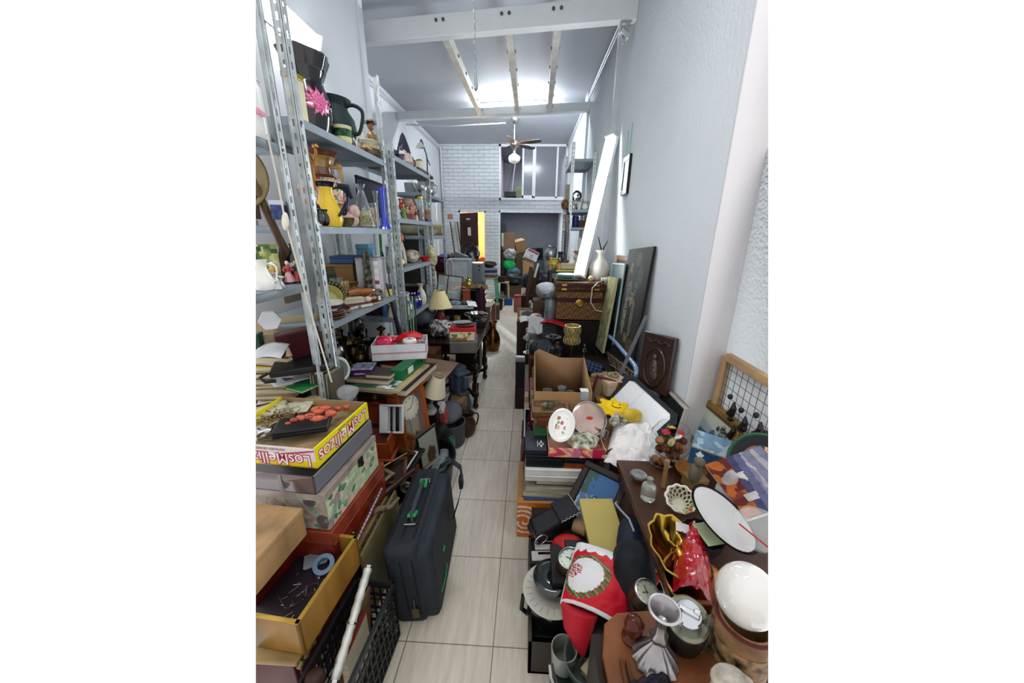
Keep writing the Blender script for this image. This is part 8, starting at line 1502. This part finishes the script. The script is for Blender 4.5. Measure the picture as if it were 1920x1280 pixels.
# low gap between floral chest, clock and suitcase
for i,(x,y,z_,rz,rx,w,h,c,l) in enumerate(((-.86,1.86,.30,-20,-64,.30,.20,'#3a1c12','dark brown panel lying under the orange writing box'),(-.78,1.56,.31,14,-74,.24,.18,'#5a3826','brown wooden panel lying beside the suitcase top'),(-.90,1.52,.33,-30,-80,.22,.16,'#8a7a5c','tan board corner sticking out behind the red chest'))): picture('loose_board',l,w,h,(x,y,z_),(R(rx),0,R(rz)),.02,.015,c,lambda u,v:'#2a1a14',4,4,cat='board')
one('brass_rod',B().tube([(0,0,0),(.18,.22,.02)],.006),mat('#8a7a4c',.3,.9),'thin brass rod lying across the dark picture frames','rod',(-.88,1.52,.375))
one('dark_wood_spindle',B().tube([(0,0,0),(.03,.05,.01),(.08,.14,.02),(.12,.20,.025)],[.01,.018,.012,.016]),wood('#3a2018'),'dark turned wooden spindle lying beside the red chest','spindle',(-.74,1.42,.345))
# beside the near crate on the right
for i,(x,y,w,d,h,c,l) in enumerate(((.10,1.46,.10,.08,.24,'#2c2018','small brown box between the orange carton and the calculators'),(.33,1.08,.07,.10,.34,'#3a1c1c','dark maroon box beneath the yellow flat box edge'))): closedbox('small_box',l,'box',w,d,h,(x,y,.003 if i else .018),0,mat(c,.5),None,.2)
for i,(x,y,l) in enumerate(((.27,1.02,'small pale seashell on the dark board beside the round gauge'),)): one('seashell',B().ball(.018,.014,.01,0,0,.01,10,6),mat('#a8a090',.5),l,'shell',(x,y+.10,.343))
# rack one, more small shells and stones on the middle shelf
for i,(y,c,l) in enumerate(((1.92,'#8a6a4a','brown pebble before the dark bottle'),(1.98,'#b8ac98','pale pebble beside the brown pebble'),(2.36,'#c9b8a4','cream shell in front of the totem carving'),(2.42,'#9a7a6a','pink brown shell beside the yellow card'),(2.05,'#6a7078','grey pebble behind the thin maroon book'))): one('small_pebble',B().ball(.014,.018,.011,0,0,.011,10,6),mat(c,.5,n=.3),l,'stone',(-1.04-.01*(i%2),y,Z1[1]+.001))
# ================================================================ leave out what lies beyond the view to the left and right
bpy.context.view_layer.update()
def clipplane(px,sgn):
    a,c=ray(px,0),ray(px,1280); n=a.cross(c).normalized()
    if n.dot(ray(px+sgn*100,640))<0: n=-n      # n points to the outside
    return n
PL=[clipplane(479.5,-1),clipplane(1440.5,1)]
DEAD=[]
for o in list(sc.objects):
    if o.type!='MESH' or o.get('whole'): continue
    mw=o.matrix_world
    cs=[mw@v.co for v in o.data.vertices]
    for n in PL:
        ds=[(c-CAM).dot(n) for c in cs]
        if not ds or max(ds)<=.002: continue
        if min(ds)>=-.001:
            if o.parent: DEAD.append(o)
            break
        if o.data.users>1: o.data=o.data.copy()
        inv=mw.inverted(); co=inv@CAM; no=(mw.to_3x3().transposed()@n).normalized()
        bm=bmesh.new(); bm.from_mesh(o.data)
        r=bmesh.ops.bisect_plane(bm,geom=bm.verts[:]+bm.edges[:]+bm.faces[:],plane_co=co,plane_no=no,clear_outer=True)
        ed=[e for e in r['geom_cut'] if isinstance(e,bmesh.types.BMEdge)]
        if ed and not any(q.type=='SOLIDIFY' for q in o.modifiers):
            try: bmesh.ops.holes_fill(bm,edges=ed,sides=0)
            except Exception: pass
        bm.to_mesh(o.data); bm.free()
        cs=[mw@v.co for v in o.data.vertices]
for o in DEAD:
    for c in list(o.children): DEAD.append(c) if c not in DEAD else None
for o in set(DEAD): bpy.data.objects.remove(o)
# things wholly beyond the view are left out
for o in [o for o in sc.objects if o.parent is None and o.type in('EMPTY','MESH')]:
    ms=[o] if o.type=='MESH' else [c for c in o.children_recursive if c.type=='MESH']
    if o.get('whole'): continue
    if not ms: bpy.data.objects.remove(o); continue
    if any(all(((c.matrix_world@Vector(v.co)-CAM).dot(n)>0) for c in ms for v in c.data.vertices) for n in PL):
        for c in list(o.children_recursive)+[o]: bpy.data.objects.remove(c)
